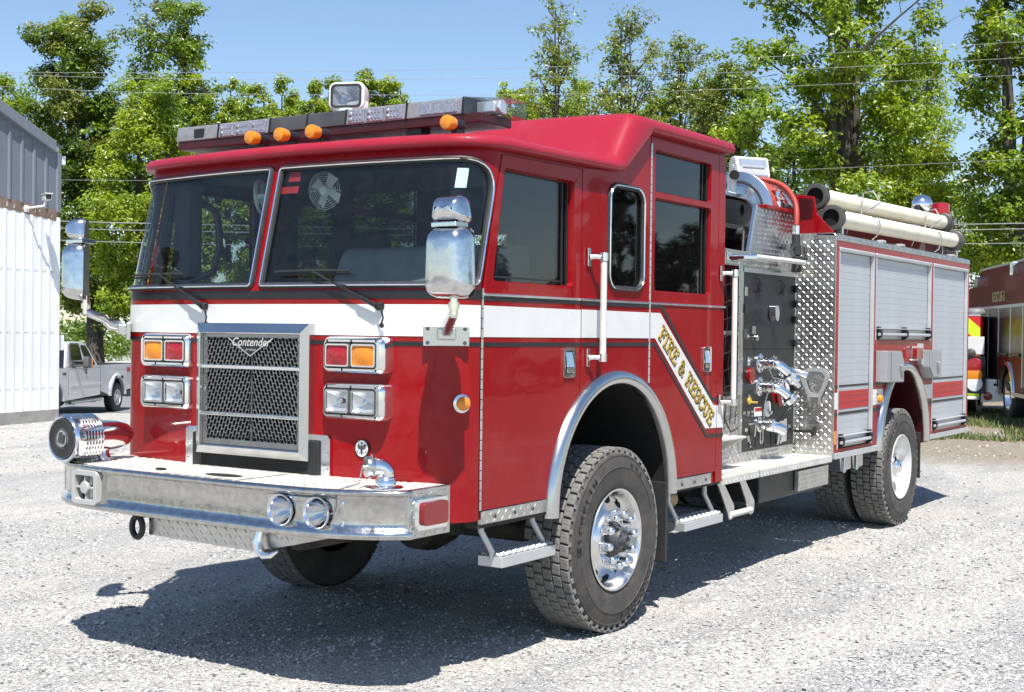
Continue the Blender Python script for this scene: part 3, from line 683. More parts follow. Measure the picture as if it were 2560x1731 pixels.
# ------------------------------------------------------------------ head lamps: chrome bezels following the nose
def bezel(sg, z0, z1, kind):
    s0, s1 = sg*.485, sg*.905
    zc = (z0+z1)/2; hh = (z1-z0)/2
    a, b = nose(sg*.50, zc), nose(sg*.905, zc)
    y0, y1 = sg*.482, sg*.875
    X = -.205                                  # front face
    out = rrect(-.2, .2, -hh, hh, [.035]*4, 5); cy = (y0+y1)/2; wy = abs(y1-y0)/2
    def ring(w, h, x, r=.035): return [Vector((x+.04*(abs(cy+u*sg)-.48 if u > 0 else 0)*0, cy+sg*u, zc+v)) for u, v in rrect(-w, w, -h, h, r, 5)]
    rings = [ring(wy, hh, -.02), ring(wy, hh, X+.03), ring(wy-.006, hh-.006, X+.01, .032), ring(wy-.018, hh-.016, X, .026)]
    # lamp recess on the inner two thirds
    n = len(rings[0]); mb = MB(); mb.grid([r+[r[0]] for r in rings])
    iw = wy*.86; c2 = -wy+.02+iw             # recess is set towards the centre of the truck
    rec = [Vector((X, cy+sg*(c2-.0+u), zc+v)) for u, v in rrect(-iw, iw, -hh+.026, hh-.026, .02, 5)]
    rec2 = [p+Vector((.08, 0, 0)) for p in rec]
    mb.grid([rings[-1]+[rings[-1][0]], rec+[rec[0]], rec2+[rec2[0]]])
    mb.add(rec2, [tuple(range(n))])
    bz = build(mb, 'lamp_bezel', 'chrome', eng, smooth=40, label='chrome bezel with %s' % kind)
    lw = iw/2-.008; lh = hh-.036
    for k, q in enumerate((-1, 1)):
        yc = cy+sg*(c2+q*iw/2)
        gk = MB().panel(rrect(-lw-.006, lw+.006, -lh-.006, lh+.006, .012, 4), [rrect(-lw+.002, lw-.002, -lh+.002, lh-.002, .01, 4)], lambda u, v, d: (X+.004+d, yc+u, zc+v), .018)
        build(gk, 'lamp_gasket', 'dark_grey', bz, bevel=.002)
        rm = MB().panel(rrect(-lw, lw, -lh, lh, .012, 4), [rrect(-lw+.008, lw-.008, -lh+.008, lh-.008, .01, 4)], lambda u, v, d: (X-.004+d, yc+u, zc+v), .01)
        build(rm, 'lamp_ring', 'chrome', bz, bevel=.002)
        if kind == 'warning lamps':
            outer = (q > 0); m = 'amber_lens' if outer else 'red_lens'
            lm = MB(); P = []
            for i in range(9):
                P.append([(X+.006-.012*(1-((i-4)/4)**2)*(1-((j-4)/4)**2), yc+(lw-.008)*(j-4)/4, zc+(lh-.008)*(i-4)/4) for j in range(9)])
            lm.grid(P); build(lm, 'warning_lens', m, bz, smooth=60)
        else:
            rf = MB(); P = []     # reflector bowl, bulb hood, then the fluted glass
            for i in range(13):
                P.append([(X+.008+.05*(1-max(((i-6)/6)**2, ((j-6)/6)**2)), yc+(lw-.008)*(j-6)/6, zc+(lh-.008)*(i-6)/6) for j in range(13)])
            rf.grid(P); build(rf, 'reflector', 'lamp_silver', bz, smooth=60)
            build(MB().lathe([(.016, 0), (.016, .012), (0, .016)], (X+.03, yc, zc), 'x', 12, sgn=-1), 'bulb', 'chrome', bz)
            gl = MB(); nf = 28; P = []
            for i in range(7):
                P.append([(X+.004-.006*(1-((j/nf)*2-1)**2)+(.0012 if j % 2 else 0)*(1 if i in (2, 3, 4) else .3), yc+(lw-.008)*((j/nf)*2-1), zc+(lh-.008)*(i-3)/3) for j in range(nf+1)])
            gl.grid(P); build(gl, 'headlamp_glass', 'clear_pane', bz, smooth=30)
    for y, z in ((-.8, 1), (0, 1), (.8, 1), (-.8, -1), (.3, -1)):
        build(MB().box(X-.002, X+.004, cy+y*wy-.004, cy+y*wy+.004, zc+z*(hh-.021)-.006, zc+z*(hh-.021)+.006), 'clip', 'black_metal', bz)
for sg in (-1, 1):
    bezel(sg, 1.505, 1.690, 'warning lamps'); bezel(sg, 1.275, 1.462, 'headlamps')

# ------------------------------------------------------------------ front bumper
bp_half = [(-.662, 0), (-.66, .25), (-.655, .5), (-.645, .68), (-.622, .84), (-.585, .97), (-.53, 1.08), (-.475, 1.16), (-.43, 1.208), (-.405, 1.222)]
def spline(p, n):
    out = []
    for i in range(len(p)-1):
        a, b, c, d = Vector(p[max(i-1, 0)]), Vector(p[i]), Vector(p[i+1]), Vector(p[min(i+2, len(p)-1)])
        for k in range(n):
            t = k/n; out.append(tuple(.5*((2*b)+(c-a)*t+(2*a-5*b+4*c-d)*t*t+(3*b-a-3*c+d)*t**3)))
    out.append(tuple(p[-1])); return out
bh = spline(bp_half, 5); bpath = [(x, -y) for x, y in reversed(bh)]+bh[1:]
bsec = [(-.055, .985), (-.01, .992), (.006, .990), (.014, .983), (.015, .974), (.006, .966), (.0, .958), (-.007, .948), (-.010, .937), (-.010, .833), (-.008, .822), (.0, .812), (.006, .804), (.016, .794), (.018, .775), (.012, .766), (-.02, .762), (-.06, .762)]
rows = []
for i, (x, y) in enumerate(bpath):
    a = bpath[max(i-1, 0)]; b = bpath[min(i+1, len(bpath)-1)]; t = Vector((b[0]-a[0], b[1]-a[1])).normalized(); nx, ny = -t.y, t.x
    if nx > 0 and abs(y) < .5: nx, ny = -nx, -ny
    rows.append([(x+nx*o, y+ny*o, z) for o, z in bsec])
def bx_(y):        # x of the bumper line at y
    for p, q in zip(bh, bh[1:]):
        if p[1] <= abs(y) <= q[1]: return p[0]+(q[0]-p[0])*(abs(y)-p[1])/max(1e-6, q[1]-p[1])
    return bh[-1][0]
def boff(z):
    for (o0, z0), (o1, z1) in zip(bsec[6:], bsec[7:]):
        if z1 <= z <= z0: return o0+(o1-o0)*(z0-z)/(z0-z1)
    return 0
HY = (-.636, -.838); ilo = max(i for i, p in enumerate(bpath) if p[1] < -.93); ihi = min(i for i, p in enumerate(bpath) if p[1] > -.545)
mb = MB().grid(rows, lambda i, j: ilo <= i < ihi and 6 <= j < 11)
ya, yb_ = bpath[ilo][1], bpath[ihi][1]; yy = [p[1] for p in bpath[ilo:ihi+1]]; zz = [q[1] for q in bsec[6:12]]
outl = [(y, zz[-1]) for y in yy]+[(yy[-1], z) for z in reversed(zz[1:-1])]+[(y, zz[0]) for y in reversed(yy)]+[(yy[0], z) for z in zz[1:-1]]
hol = [[(hy+.0695*cos(2*pi*k/32), .877+.0695*sin(2*pi*k/32)) for k in range(32)] for hy in HY]
def bfn(u, v, d):
    i = min(range(len(bpath)), key=lambda k: abs(bpath[k][1]-u)); p, q = bpath[max(i-1, 0)], bpath[min(i+1, len(bpath)-1)]; t = Vector((q[0]-p[0], q[1]-p[1])).normalized()
    o = boff(v); return (bx_(u)+(-t.y)*o+d, u+t.x*o*0, v)
tri = tessellate_polygon([[Vector((p[0], p[1], 0)) for p in l] for l in [outl]+hol]); fl_ = [p for l in [outl]+hol for p in l]
mb.add([bfn(u, v, 0) for u, v in fl_], [tuple(t) for t in tri])
bmp = build(mb, 'front_bumper', 'bumper_chrome', eng, smooth=60, label='wide chrome front bumper')
# deck and side plates in diamond plate
dk = MB(); top = [(x+.035, y*.985) for x, y in bpath]
rear = [(-.075 if abs(y) > .98 else -.13, y) for x, y in top]
dk.add([(x, y, .985) for x, y in top]+[(r[0], r[1], .985) for r in rear], [(i, i+1, len(top)+i+1, len(top)+i) for i in range(len(top)-1)])
dk.add([(x, y, .965) for x, y in top]+[(r[0], r[1], .965) for r in rear], [(i, i+1, len(top)+i+1, len(top)+i) for i in range(len(top)-1)])
deck = build(dk, 'bumper_deck', 'deck_aluminium', bmp)
q = MB()
def on_deck(a, b):
    y = -1.2+a; x = -.655+b
    if abs(y) > 1.19: return False
    e = min(bpath, key=lambda p: abs(p[1]-y)); return x > e[0]+.05 and x < (-.10 if abs(y) > .5 else -.2) and not (.10 < math.hypot(x+.44, y-.03) < 0)
tread(q, (-.655, -1.2, .9855), (0, 1, 0), (1, 0, 0), (0, 0, 1), 2.4, .58, .036, .03, h=.002, keep=on_deck); build(q, 'tread_pattern', 'deck_aluminium', bmp, kind='stuff')
lid = build(MB().box(-.60, -.24, -.30, .22, .9875, .9925), 'deck_lid', 'deck_aluminium', bmp, bevel=.002)
build(MB().panel([(-.13+.12*cos(2*pi*k/20), -.52+.05*sin(2*pi*k/20)) for k in range(20)], [], lambda u, v, d: (v, u, .9945-d), .002), 'lid_grip', 'void', bmp)
build(MB().panel([(.35+.035*cos(2*pi*k/12), -.50+.02*sin(2*pi*k/12)) for k in range(12)], [], lambda u, v, d: (v, u, .9945-d), .009), 'deck_hole', 'void', bmp)
for sg in (-1, 1):
    sp = build(MB().box(-.425, -.105, sg*1.19, sg*1.222, .764, .990), 'bumper_end_plate', 'plate_aluminium', bmp, bevel=.003)
    q = MB(); tread(q, (-.425, sg*1.2225, .764), (1, 0, 0), (0, 0, 1), (0, sg, 0), .318, .226, .037, .033, w=.009, h=.003); build(q, 'tread_pattern', 'plate_aluminium', bmp, kind='stuff')
    lb = MB().panel(rrect(-.40, -.172, .805, .950, .012, 3), [], lambda u, v, d: (u, sg*(1.2225+.036-d), v), .036); l0 = build(lb, 'marker_housing', 'chrome', bmp, bevel=.006)
    build(MB().panel(rrect(-.374, -.186, .825, .932, .02, 4), [], lambda u, v, d: (u, sg*(1.2585+.016-d), v), .018), 'side_warning_lens', 'red_plastic', bmp, bevel=.012, seg=3)
for y, z in ((-.475, .931), (-.475, .829), (-.956, .930), (-.956, .828), (.355, .938), (.355, .84), (.93, .93), (.93, .84)):
    e = min(bpath, key=lambda p: abs(p[1]-y)); build(MB().lathe([(.013, -.001), (.012, .004), (.006, .008), (0, .009)], (e[0]+.019, y, z), 'x', 10, sgn=-1), 'bolt', 'chrome', bmp)
# twin air horns recessed into the face
for y in (-.636, -.838):
    x = bx_(y)+.011; r = .071
    h = build(MB().lathe([(r+.004, .006), (r+.007, .014), (r+.004, .020), (r-.002, .016), (r-.006, .0), (r*.80, -.025), (r*.58, -.07), (r*.36, -.13), (.014, -.2), (0, -.2)], (x, y, .877), 'x', 36, sgn=-1), 'air_horn', 'chrome', bmp, smooth=60)
# siren speaker with cross spokes
sk = build(MB().panel(rrect(.645, .845, .790, .968, .025, 4), [rrect(.672, .818, .815, .943, .012, 3)], lambda u, v, d: (-.672+d, u, v), .06), 'siren_speaker', 'speaker_grey', bmp, bevel=.007, seg=3)
build(MB().box(-.622, -.618, .66, .83, .80, .955), 'speaker_back', 'void', sk)
mb = MB().lathe([(.03, 0), (.034, .012), (.03, .018), (0, .02)], (-.655, .745, .879), 'x', 20, sgn=-1)
for d in ((0, .075, .0), (0, -.075, 0), (0, 0.01, .066), (0, -.01, -.066)):
    mb.obox((-.652, .745+d[1]/2, .879+d[2]/2), (.012, 0, 0), (0, max(abs(d[1])/2, .004), .0), (0, 0, max(abs(d[2])/2, .004)))
build(mb, 'speaker_spokes', 'speaker_grey', sk)
# under-bumper tray, tow hooks
ut = build(MB().panel([(.365, .655), (.365, .765), (-.66, .765), (-.66, .705), (-.38, .645)], [], lambda u, v, d: (-.565+d, u, v), .3), 'bumper_tray', 'plate_aluminium', bmp, bevel=.003)
q = MB(); tread(q, (-.5655, -.38, .652), (0, 1, 0), (0, 0, 1), (-1, 0, 0), .74, .105, .034, .036, w=.008, h=.0025); tread(q, (-.5655, -.655, .712), (0, 1, 0), (0, 0, 1), (-1, 0, 0), .28, .05, .034, .036, w=.008, h=.0025); build(q, 'tread_pattern', 'plate_aluminium', bmp, kind='stuff')
mb = MB().tube([(-.60, -.46, .76), (-.61, -.455, .71), (-.61, -.465, .67), (-.61, -.50, .645), (-.61, -.545, .65), (-.61, -.585, .672)], [.024, .026, .026, .023, .016, .006], 10); build(mb, 'tow_hook', 'chrome', bmp)
mb = MB().tube([(-.60, .41+.04*cos(a), .695+.052*sin(a)) for a in [2*pi*k/16 for k in range(16)]], .016, 8, closed=True).box(-.62, -.4, .395, .425, .74, .77); build(mb, 'tow_eye', 'black_metal', bmp)

# ------------------------------------------------------------------ mechanical siren on the deck
c = Vector((-.625, .985, 1.12))
sr = build(MB().lathe([(.0, .004), (.05, .006), (.052, .0), (.108, -.002), (.117, .004), (.124, -.004), (.128, -.02), (.128, -.055)], c, 'x', 48, sgn=-1), 'siren', 'chrome', eng, smooth=45, label='chrome mechanical siren with slotted drum')
build(MB().lathe([(.054, 0), (.107, 0)], c+Vector((-.0045, 0, 0)), 'x', 48), 'face_plate', 'grille_steel', sr)
mb = MB()
for r_ in range(7):                       # perforated face
    rr = .06+.0068*r_; k = int(2*pi*rr/.0105)
    for i in range(k):
        a = 2*pi*(i+.5*(r_ % 2))/k; mb.lathe([(.0040, 0), (0, .0005)], c+Vector((-.0055, rr*cos(a), rr*sin(a))), 'x', 6, sgn=-1)
build(mb, 'face_holes', 'void', sr, recalc=False)
mb = MB().tube([c+Vector((-.008, .05*cos(2*pi*k/28), .05*sin(2*pi*k/28))) for k in range(28)], .004, 6, closed=True)
mb.obox(c+Vector((-.008, 0, 0)), (.003, 0, 0), (0, .02, .006), (0, -.005, .024)).obox(c+Vector((-.009, .006, .004)), (.003, 0, 0), (0, .006, 0), (0, 0, .03))
build(mb, 'siren_badge', 'dark_grey', sr)
mb = MB(); nb = 26                        # slotted drum: real hoops and cross bars, open slots between
for i in range(nb):
    a0 = 2*pi*i/nb; P = []
    for k in range(4):
        a = a0+2*pi/nb*.45*k/3; P.append([c+Vector((x, .127*cos(a), .127*sin(a))) for x in (.055, .175)])
    mb.grid(P)
for k in range(7): x0 = .052+.0195*k; mb.lathe([(.127, x0), (.1285, x0+.002), (.1285, x0+.0105), (.127, x0+.0125)], c, 'x', 48)
build(mb, 'siren_drum', 'chrome', sr, recalc=False)
build(MB().lathe([(.1, .02), (.112, .05), (.112, .178), (.02, .178)], c, 'x', 32), 'siren_rotor', 'black_metal', sr)
build(MB().lathe([(.128, .178), (.118, .184), (.088, .188), (.086, .20), (.084, .28), (.078, .36), (.062, .42), (.036, .455), (.0, .468)], c, 'x', 36), 'siren_motor', 'chrome', sr, smooth=60)
mb = MB().lathe([(.075, .988), (.072, .994), (.045, 1.0), (.034, 1.02), (.034, 1.05)], (c.x+.27, c.y, 0), 'z', 20); build(mb, 'siren_foot', 'chrome', sr)

# ------------------------------------------------------------------ front intake elbow with chained cap
ec = Vector((-.36, -1.035, .988)); R = .043
pts = [ec, ec+Vector((0, 0, .05))]
dv = Vector((-.8, .55, 0)).normalized()
for k in range(1, 9):
    a = radians(90*k/8); pts.append(ec+Vector((0, 0, .05))+Vector((0, 0, 1))*.048*sin(a)+dv*.048*(1-cos(a)))
pts.append(pts[-1]+dv*.03)
el = build(MB().tube(pts, [R*.97]*2+[R]*8+[R], 24), 'intake_elbow', 'chrome', eng, smooth=50, label='chrome intake elbow on the bumper')
build(MB().lathe([(.082, .0), (.078, .005), (.056, .008), (.049, .01), (.049, .036), (.045, .04), (.049, .044), (.046, .05), (.04, .052)], ec+Vector((0, 0, -.001)), 'z', 28), 'elbow_flange', 'chrome', el, smooth=50)
e1 = dv.cross(Vector((0, 0, 1))).normalized(); e2 = e1.cross(dv)
cp = pts[-1]
build(MB().lathe([(.047, -.016), (.050, -.012), (.050, .018), (.047, .022), (.0, .023)], cp, (e1, e2, dv), 32), 'elbow_cap', 'stainless', el, smooth=40)
mb = MB().cyl(cp+dv*.02, cp+dv*.036, .009, 10)
for a in (0.3, 1.9, 3.5, 5.0): mb.cyl(cp+(e1*cos(a)+e2*sin(a))*.047-dv*.004, cp+(e1*cos(a)+e2*sin(a))*.06-dv*.004, .006, 8)
build(mb, 'cap_lug', 'stainless', el)
# bead chain: cap to bumper edge and a loop
def beads(name, pts, r, parent, m='stainless', gap=2.1):
    mb = MB(); P = [Vector(p) for p in pts]; d = 0
    seg = [(a, b) for a, b in zip(P, P[1:])]; tot = sum((b-a).length for a, b in seg); s = 0
    while s < tot:
        q = s
        for a, b in seg:
            l = (b-a).length
            if q <= l: p = a.lerp(b, q/l); break
            q -= l
        mb.lathe([(0, -r), (r*.75, -r*.66), (r, 0), (r*.75, r*.66), (0, r)], p, 'z', 6); s += r*gap
    return build(mb, name, m, parent)
a0 = cp+dv*.036
lp = [a0, a0+Vector((-.02, .0, -.08)), a0+Vector((-.05, .0, -.13))]
cl = Vector((-.615, -.905, .925))
ch = [a0, a0+Vector((-.02, .004, -.08)), Vector((-.565, -.965, 1.0))]+[cl+Vector((.02-.03*sin(a)*0, .026*cos(a), .05+.05*sin(a)-.05)) for a in [pi/2+2*pi*k/14 for k in range(15)]]
beads('bead_chain', ch, .0052, el)
# round eagle emblem on the red nose
em = nose(-.705, 1.135, .004); nr = (nose(-.705, 1.135, .1)-nose(-.705, 1.135, 0)).normalized(); e1 = Vector((0, 0, 1)).cross(nr).normalized()*1; e2 = Vector((0, 0, 1))
def em_poly(mb, pts, d, m=0): mb.add([em+e1*u+e2*v+nr*d for u, v in pts], [tuple(range(len(pts)))], m)
cir = lambda r, n=32, cx=0, cy=0: [(cx+r*cos(2*pi*k/n), cy+r*sin(2*pi*k/n)) for k in range(n)]
eb = build(MB().lathe([(.044, 0), (.044, .004), (0, .004)], em, (e1, e2, nr), 32), 'eagle_emblem', 'black_vinyl', eng)
mb = MB(); em_poly(mb, [(u*.87, v) for u, v in cir(.041)], .0052); build(mb, 'emblem_field', 'white_vinyl', eb, recalc=False)
mb = MB()
em_poly(mb, [(-.006, .018), (.006, .018), (.009, .004), (.007, -.014), (0, -.02), (-.007, -.014), (-.009, .004)], .006)
for s_ in (-1, 1):
    em_poly(mb, [(s_*.007, .012), (s_*.016, .024), (s_*.026, .018), (s_*.024, .004), (s_*.02, -.008), (s_*.014, -.002), (s_*.008, -.006)], .006)
    em_poly(mb, [(s_*.008, -.016), (s_*.02, -.024), (s_*.022, -.028), (s_*.008, -.022)], .006); em_poly(mb, [(s_*.024, -.006), (s_*.029, -.016), (s_*.026, -.024), (s_*.021, -.016)], .006)
em_poly(mb, cir(.0055, 12, 0, .026), .006); em_poly(mb, [(-.007, -.018), (.007, -.018), (.004, -.032), (-.004, -.032)], .006)
build(mb, 'emblem_eagle', 'dark_grey', eb, recalc=False)

# ------------------------------------------------------------------ mirrors on swept arms
for sg in (-1, 1):
    base = nose(sg*1.155, 1.70, .012); bn = (nose(sg*1.155, 1.7, .1)-nose(sg*1.155, 1.7, 0)).normalized(); bt = Vector((0, 0, 1)).cross(bn)
    br = build(MB().obox(base+Vector((0, 0, 0)), bt*.112, Vector((0, 0, .049)), bn*.012), 'mirror_bracket', 'stainless', eng, bevel=.004)
    for u in (-.09, .09):
        for v in (-.034, .034): build(MB().cyl(base+bt*u+Vector((0, 0, v))+bn*.01, base+bt*u+Vector((0, 0, v))+bn*.016, .010, 10), 'bolt', 'dark_grey', br)
    build(MB().obox(base+bn*.03+Vector((0, 0, .01)), bt*.045, Vector((0, 0, .03)), bn*.03), 'bracket_block', 'stainless', br, bevel=.01)
    hd = Vector((-.33, -1.395, 0)) if sg < 0 else Vector((-.27, 1.25, 0))
    p0 = base+bn*.03+Vector((0, 0, .025)); p3 = Vector((hd.x, hd.y, 1.825))
    ar = [p0, p0+bn*.08+Vector((0, 0, .012)), p0.lerp(p3, .55)+Vector((0, 0, -.008)), p3+Vector((0, 0, -.02)), p3]
    mb = MB(); dd = (p3-p0); dd.z = 0; dd.normalize(); sd = Vector((-dd.y, dd.x, 0)); P = []
    for i, p in enumerate(ar):
        w = [.028, .026, .022, .02, .018][i]; h_ = [.032, .03, .026, .022, .02][i]; P.append([p+sd*a*w+Vector((0, 0, b*h_)) for a, b in ((-1, -.6), (-.6, -1), (.6, -1), (1, -.6), (1, .6), (.6, 1), (-.6, 1), (-1, .6), (-1, -.6))])
    mb.grid(P); a_ = build(mb, 'mirror_arm', 'stainless', br, smooth=50)
    build(MB().cyl(p3+Vector((0, 0, -.03)), p3+Vector((0, 0, .075)), .018, 12).cyl(p3+Vector((0, 0, .0)), p3+Vector((0, 0, .03)), .026, 12), 'mirror_swivel', 'chrome', br)
    # shell: front is rounded chrome, mirror glass faces back
    def shell(zc, w, hgt, dep, top, nm, parent):
        face = Vector((1, .10, 0)).normalized() if sg < 0 else Vector((.70, -.72, 0)); side = Vector((0, 0, 1)).cross(face); P = []; n = 5
        for d, e in ((.0, .004), (-.04, .0), (-.3, .001), (-.55, .006), (-.74, .014), (-.88, .025), (-.97, .042), (-1.0, .062)):
            row = []; r_ = max(min(w, hgt)*.26-e*.5, .012)
            for u, v in rrect(-w/2+e, w/2-e, -hgt/2+e, hgt/2-e, r_, 6):
                tp = 1-(top*(v/hgt+.5))
                row.append(Vector((hd.x, hd.y, zc))+side*u*tp+Vector((0, 0, v))+face*d*dep)
            P.append(row+[row[0]])
        cN = Vector((hd.x, hd.y, zc))-face*dep*1.015; P.append([P[-1][0].lerp(cN, .0)*0+p.lerp(cN, .5)-face*.0015 for p in P[-1]]); P.append([cN]*len(P[-1]))
        mb = MB().grid(P); o = build(mb, nm, 'mirror_chrome', parent, smooth=70)
        build(MB().add([Vector((hd.x, hd.y, zc))+side*u*.94*(1-top*(v/hgt+.5))+Vector((0, 0, v*.94))+face*.002 for u, v in rrect(-w/2, w/2, -hgt/2, hgt/2, .03, 4)], [tuple(range(20))]) if False else MB().panel([(u*.97*(1-top*(v/hgt+.5)), v*.97) for u, v in rrect(-w/2, w/2, -hgt/2, hgt/2, .03, 5)], [], lambda u, v, d: tuple(Vector((hd.x, hd.y, zc))+side*u+Vector((0, 0, v))+face*(.004-d)), .006), 'mirror_glass', 'black_metal', parent)
        return o
    m = shell(2.035, .232, .325, .125, .10, 'mirror_shell', eng); m['label'] = 'large chrome door mirror shell'
    m2 = shell(2.272, .188, .125, .11, .22, 'mirror_shell', eng); m2['label'] = 'small chrome convex mirror shell on top'
    build(MB().obox((hd.x-.04, hd.y, 2.204), (.05, 0, 0), (0, .07, 0), (0, 0, .012)), 'mirror_joint', 'chrome', eng, bevel=.006)

# ------------------------------------------------------------------ wipers
for sp, s_t, s_a, s_b in ((-.80, -.40, -.14, -.62), (.38, .77, .565, 1.06)):
    piv = nose(sp, 1.842, .025); tip = nose(s_t, 2.018, .05)
    w_ = build(MB().lathe([(.022, -.025), (.022, .0), (.016, .012), (0, .016)], piv, 'x', 14, sgn=-1), 'wiper_pivot', 'black_metal', eng)
    d = tip-piv
    mb = MB().tube([piv+Vector((-.01, 0, 0)), piv+d*.25+Vector((-.012, 0, 0)), piv+d*.3+Vector((-.008, 0, 0)), tip], [.013, .011, .007, .0055], 6); build(mb, 'wiper_arm', 'black_metal', w_)
    n = 14; q = [s_a+(s_b-s_a)*k/n for k in range(n+1)]
    mb = MB().tube([nose(s, 2.018+.004*sin(pi*k/n), .034) for k, s in enumerate(q)], .006, 6).tube([nose(s, 2.004, .022) for s in q], .005, 4); build(mb, 'wiper_blade', 'rubber', w_)
    mb = MB().tube([piv+Vector((-.01, 0, 0)), piv+Vector((-.03, -.045, -.01)), piv+Vector((-.02, -.05, -.06)), piv+Vector((.0, -.02, -.09))], .005, 6).lathe([(.014, 0), (.008, .014), (0, .016)], piv+Vector((.008, -.02, -.095)), 'x', 10, sgn=-1); build(mb, 'washer_hose', 'rubber', w_)

# ------------------------------------------------------------------ roof lights
LX0, LX1, LZ0, LZ1 = .30, .60, 2.838, 2.925
lb = build(MB().box(LX0+.008, LX1-.02, -1.09, 1.145, 2.79, 2.8395), 'light_bar', 'maroon', eng, bevel=.006, label='long light bar across the cab roof')  # maroon base colour paints in the red roof's reflection on the underside
ys = [1.155, .80, .385, .10, -.184, -.604, -.972]
kinds = ['smoke', 'led', 'dark', 'dark', 'led', 'smoke']
for (a, b), kd in zip(zip(ys, ys[1:]), kinds):
    body = MB().panel(rpoly([(LX0, LZ0), (LX1, LZ0), (LX1-.01, LZ1), (LX0+.012, LZ1)], .008), [], lambda u, v, d, a=a: (u, a-.006-d, v), (a-b)-.012)
    md = build(body, 'light_module', {'smoke': 'smoke_lens', 'led': 'smoke_lens', 'dark': 'dark_grey'}[kd], lb, bevel=.004)
    build(MB().panel(rpoly([(LX0-.004, LZ0-.005), (LX1, LZ0-.005), (LX1, LZ1+.003), (LX0+.008, LZ1+.003)], .008), [], lambda u, v, d, b=b: (u, b+.006-d, v), .012), 'module_rib', 'black_metal', lb, bevel=.002)
    if kd == 'led':
        w = (a-b-.03)/3
        for k in range(3):
            y0 = a-.02-w*k
            build(MB().box(LX0-.004, LX0+.02, y0-w+.016, y0, LZ0+.008, LZ1-.01), 'led_block', 'led', lb, bevel=.003)
            mb = MB()
            for z in (LZ0+.025, LZ0+.055):
                mb.lathe([(.013, 0), (.009, .004), (0, .006)], (LX0-.0045, y0-.018, z), 'x', 10, sgn=-1)
                for q in range(3): mb.lathe([(.008, 0), (.005, .002), (0, .003)], (LX0-.0045, y0-.045-.022*q, z), 'x', 8, sgn=-1)
            build(mb, 'led_lens', 'led', lb)
    if kd == 'smoke':
        build(MB().box(LX0-.003, LX0+.02, (a+b)/2-.06, (a+b)/2+.02, LZ0+.015, LZ1-.02), 'rotator', 'clear_lens' if a < 0 else 'black_metal', lb, bevel=.004)
# swept clear end on the driver side, squared smoky end on the far side
mb = MB().panel(rpoly([(LX0, -.978), (LX1, -.978), (LX1+.02, -1.16), (.44, -1.162)], .012), [], lambda u, v, d: (u, v, LZ1-d), LZ1-LZ0); build(mb, 'end_lens', 'clear_pane', lb, bevel=.008)
build(MB().box(.40, .52, -1.10, -.99, LZ0+.015, LZ1-.015).cyl((.44, -1.13, LZ0+.045), (.44, -1.02, LZ0+.045), .035, 14), 'end_strobe', 'lamp_silver', lb, bevel=.006)
mb = MB().panel(rpoly([(LX0+.02, -.985), (LX1-.02, -.985), (LX1, -1.10), (.43, -1.11)], .012), [], lambda u, v, d: (u, v, LZ1+.001-d), .004); build(mb, 'end_lens_top', 'clear_pane', lb)
mb = MB().box(LX0-.004, LX0+.01, -.94, -.70, LZ0+.012, LZ1-.012); build(mb, 'end_reflector', 'led', lb, bevel=.004)
for y in (.55, -.63): build(MB().box(.33, .42, y-.05, y+.05, 2.70, 2.825).box(.3, .45, y-.09, y+.09, 2.70, 2.715), 'light_bar_foot', 'black_metal', lb, bevel=.006)
mb = MB().tube([(.38, -.64, 2.75), (.36, -.7, 2.80), (.33, -.85, 2.795), (.32, -.95, 2.81)], .008, 6); build(mb, 'light_bar_cable', 'rubber', lb)
wb = MB().panel(rpoly([(.33, 1.7*0-.98), (.75, -.98), (.75, .34), (.45, .34)], .06, 5), [], lambda u, v, d: (u, v, 2.75-d), .05); build(wb, 'roof_plinth', 'white_plastic', eng, bevel=.03, seg=3, label='white plinth under the light bar')
for y in (.205, -.015, -.235, -1.04):
    x = nose(y if abs(y) < .9 else -1.09, 2.63, 0).x+ .02
    b_ = build(MB().lathe([(.026, .0), (.03, .01), (.03, .05), (.027, .085), (.032, .09), (.026, .105)], (x+.09, y, 2.756), 'x', 16, sgn=-1), 'clearance_light', 'black_metal', eng, label='amber clearance light on the roof edge')
    build(MB().lathe([(.033, .08), (.036, .095), (.038, .125), (.034, .14), (.02, .146), (0, .147)], (x+.09, y, 2.757), 'x', 20, sgn=-1), 'amber_dome', 'amber_lens', b_, smooth=50)
    build(MB().box(x+.02, x+.09, y-.02, y+.02, 2.70, 2.735), 'light_stalk', 'black_metal', b_, bevel=.004)
# remote spotlight
sc = Vector((.92, .32, 3.125))
f_ = Vector((-.93, -.36, .06)).normalized(); s_ = Vector((0, 0, 1)).cross(f_).normalized(); u_ = f_.cross(s_)
def sp(u, v, d): return sc+s_*u+u_*v+f_*d
P = []
for w, h, d in ((.0, .0, -.13), (.055, .05, -.125), (.088, .068, -.10), (.105, .078, -.03), (.112, .084, .06), (.106, .078, .068), (.094, .068, .069), (.09, .064, .058)):
    P.append([sp(u, v, d) for u, v in rrect(-w-1e-4, w+1e-4, -h-1e-4, h+1e-4, min(w, h)*.45, 4)])
mb = MB().grid([r+[r[0]] for r in P]); sl_ = build(mb, 'spotlight', 'white_plastic', eng, smooth=40, label='white remote spotlight on the cab roof')
rf = MB(); rf.grid([[sp(.088*(j-6)/6, .062*(i-6)/6, .055-.07*(1-max(((i-6)/6)**2, ((j-6)/6)**2))) for j in range(13)] for i in range(13)]); build(rf, 'reflector', 'lamp_silver', sl_, smooth=60)
build(MB().lathe([(.018, 0), (.018, .03), (0, .035)], sp(0, 0, -.01), (s_, u_, f_), 12), 'bulb', 'clear_lens', sl_)
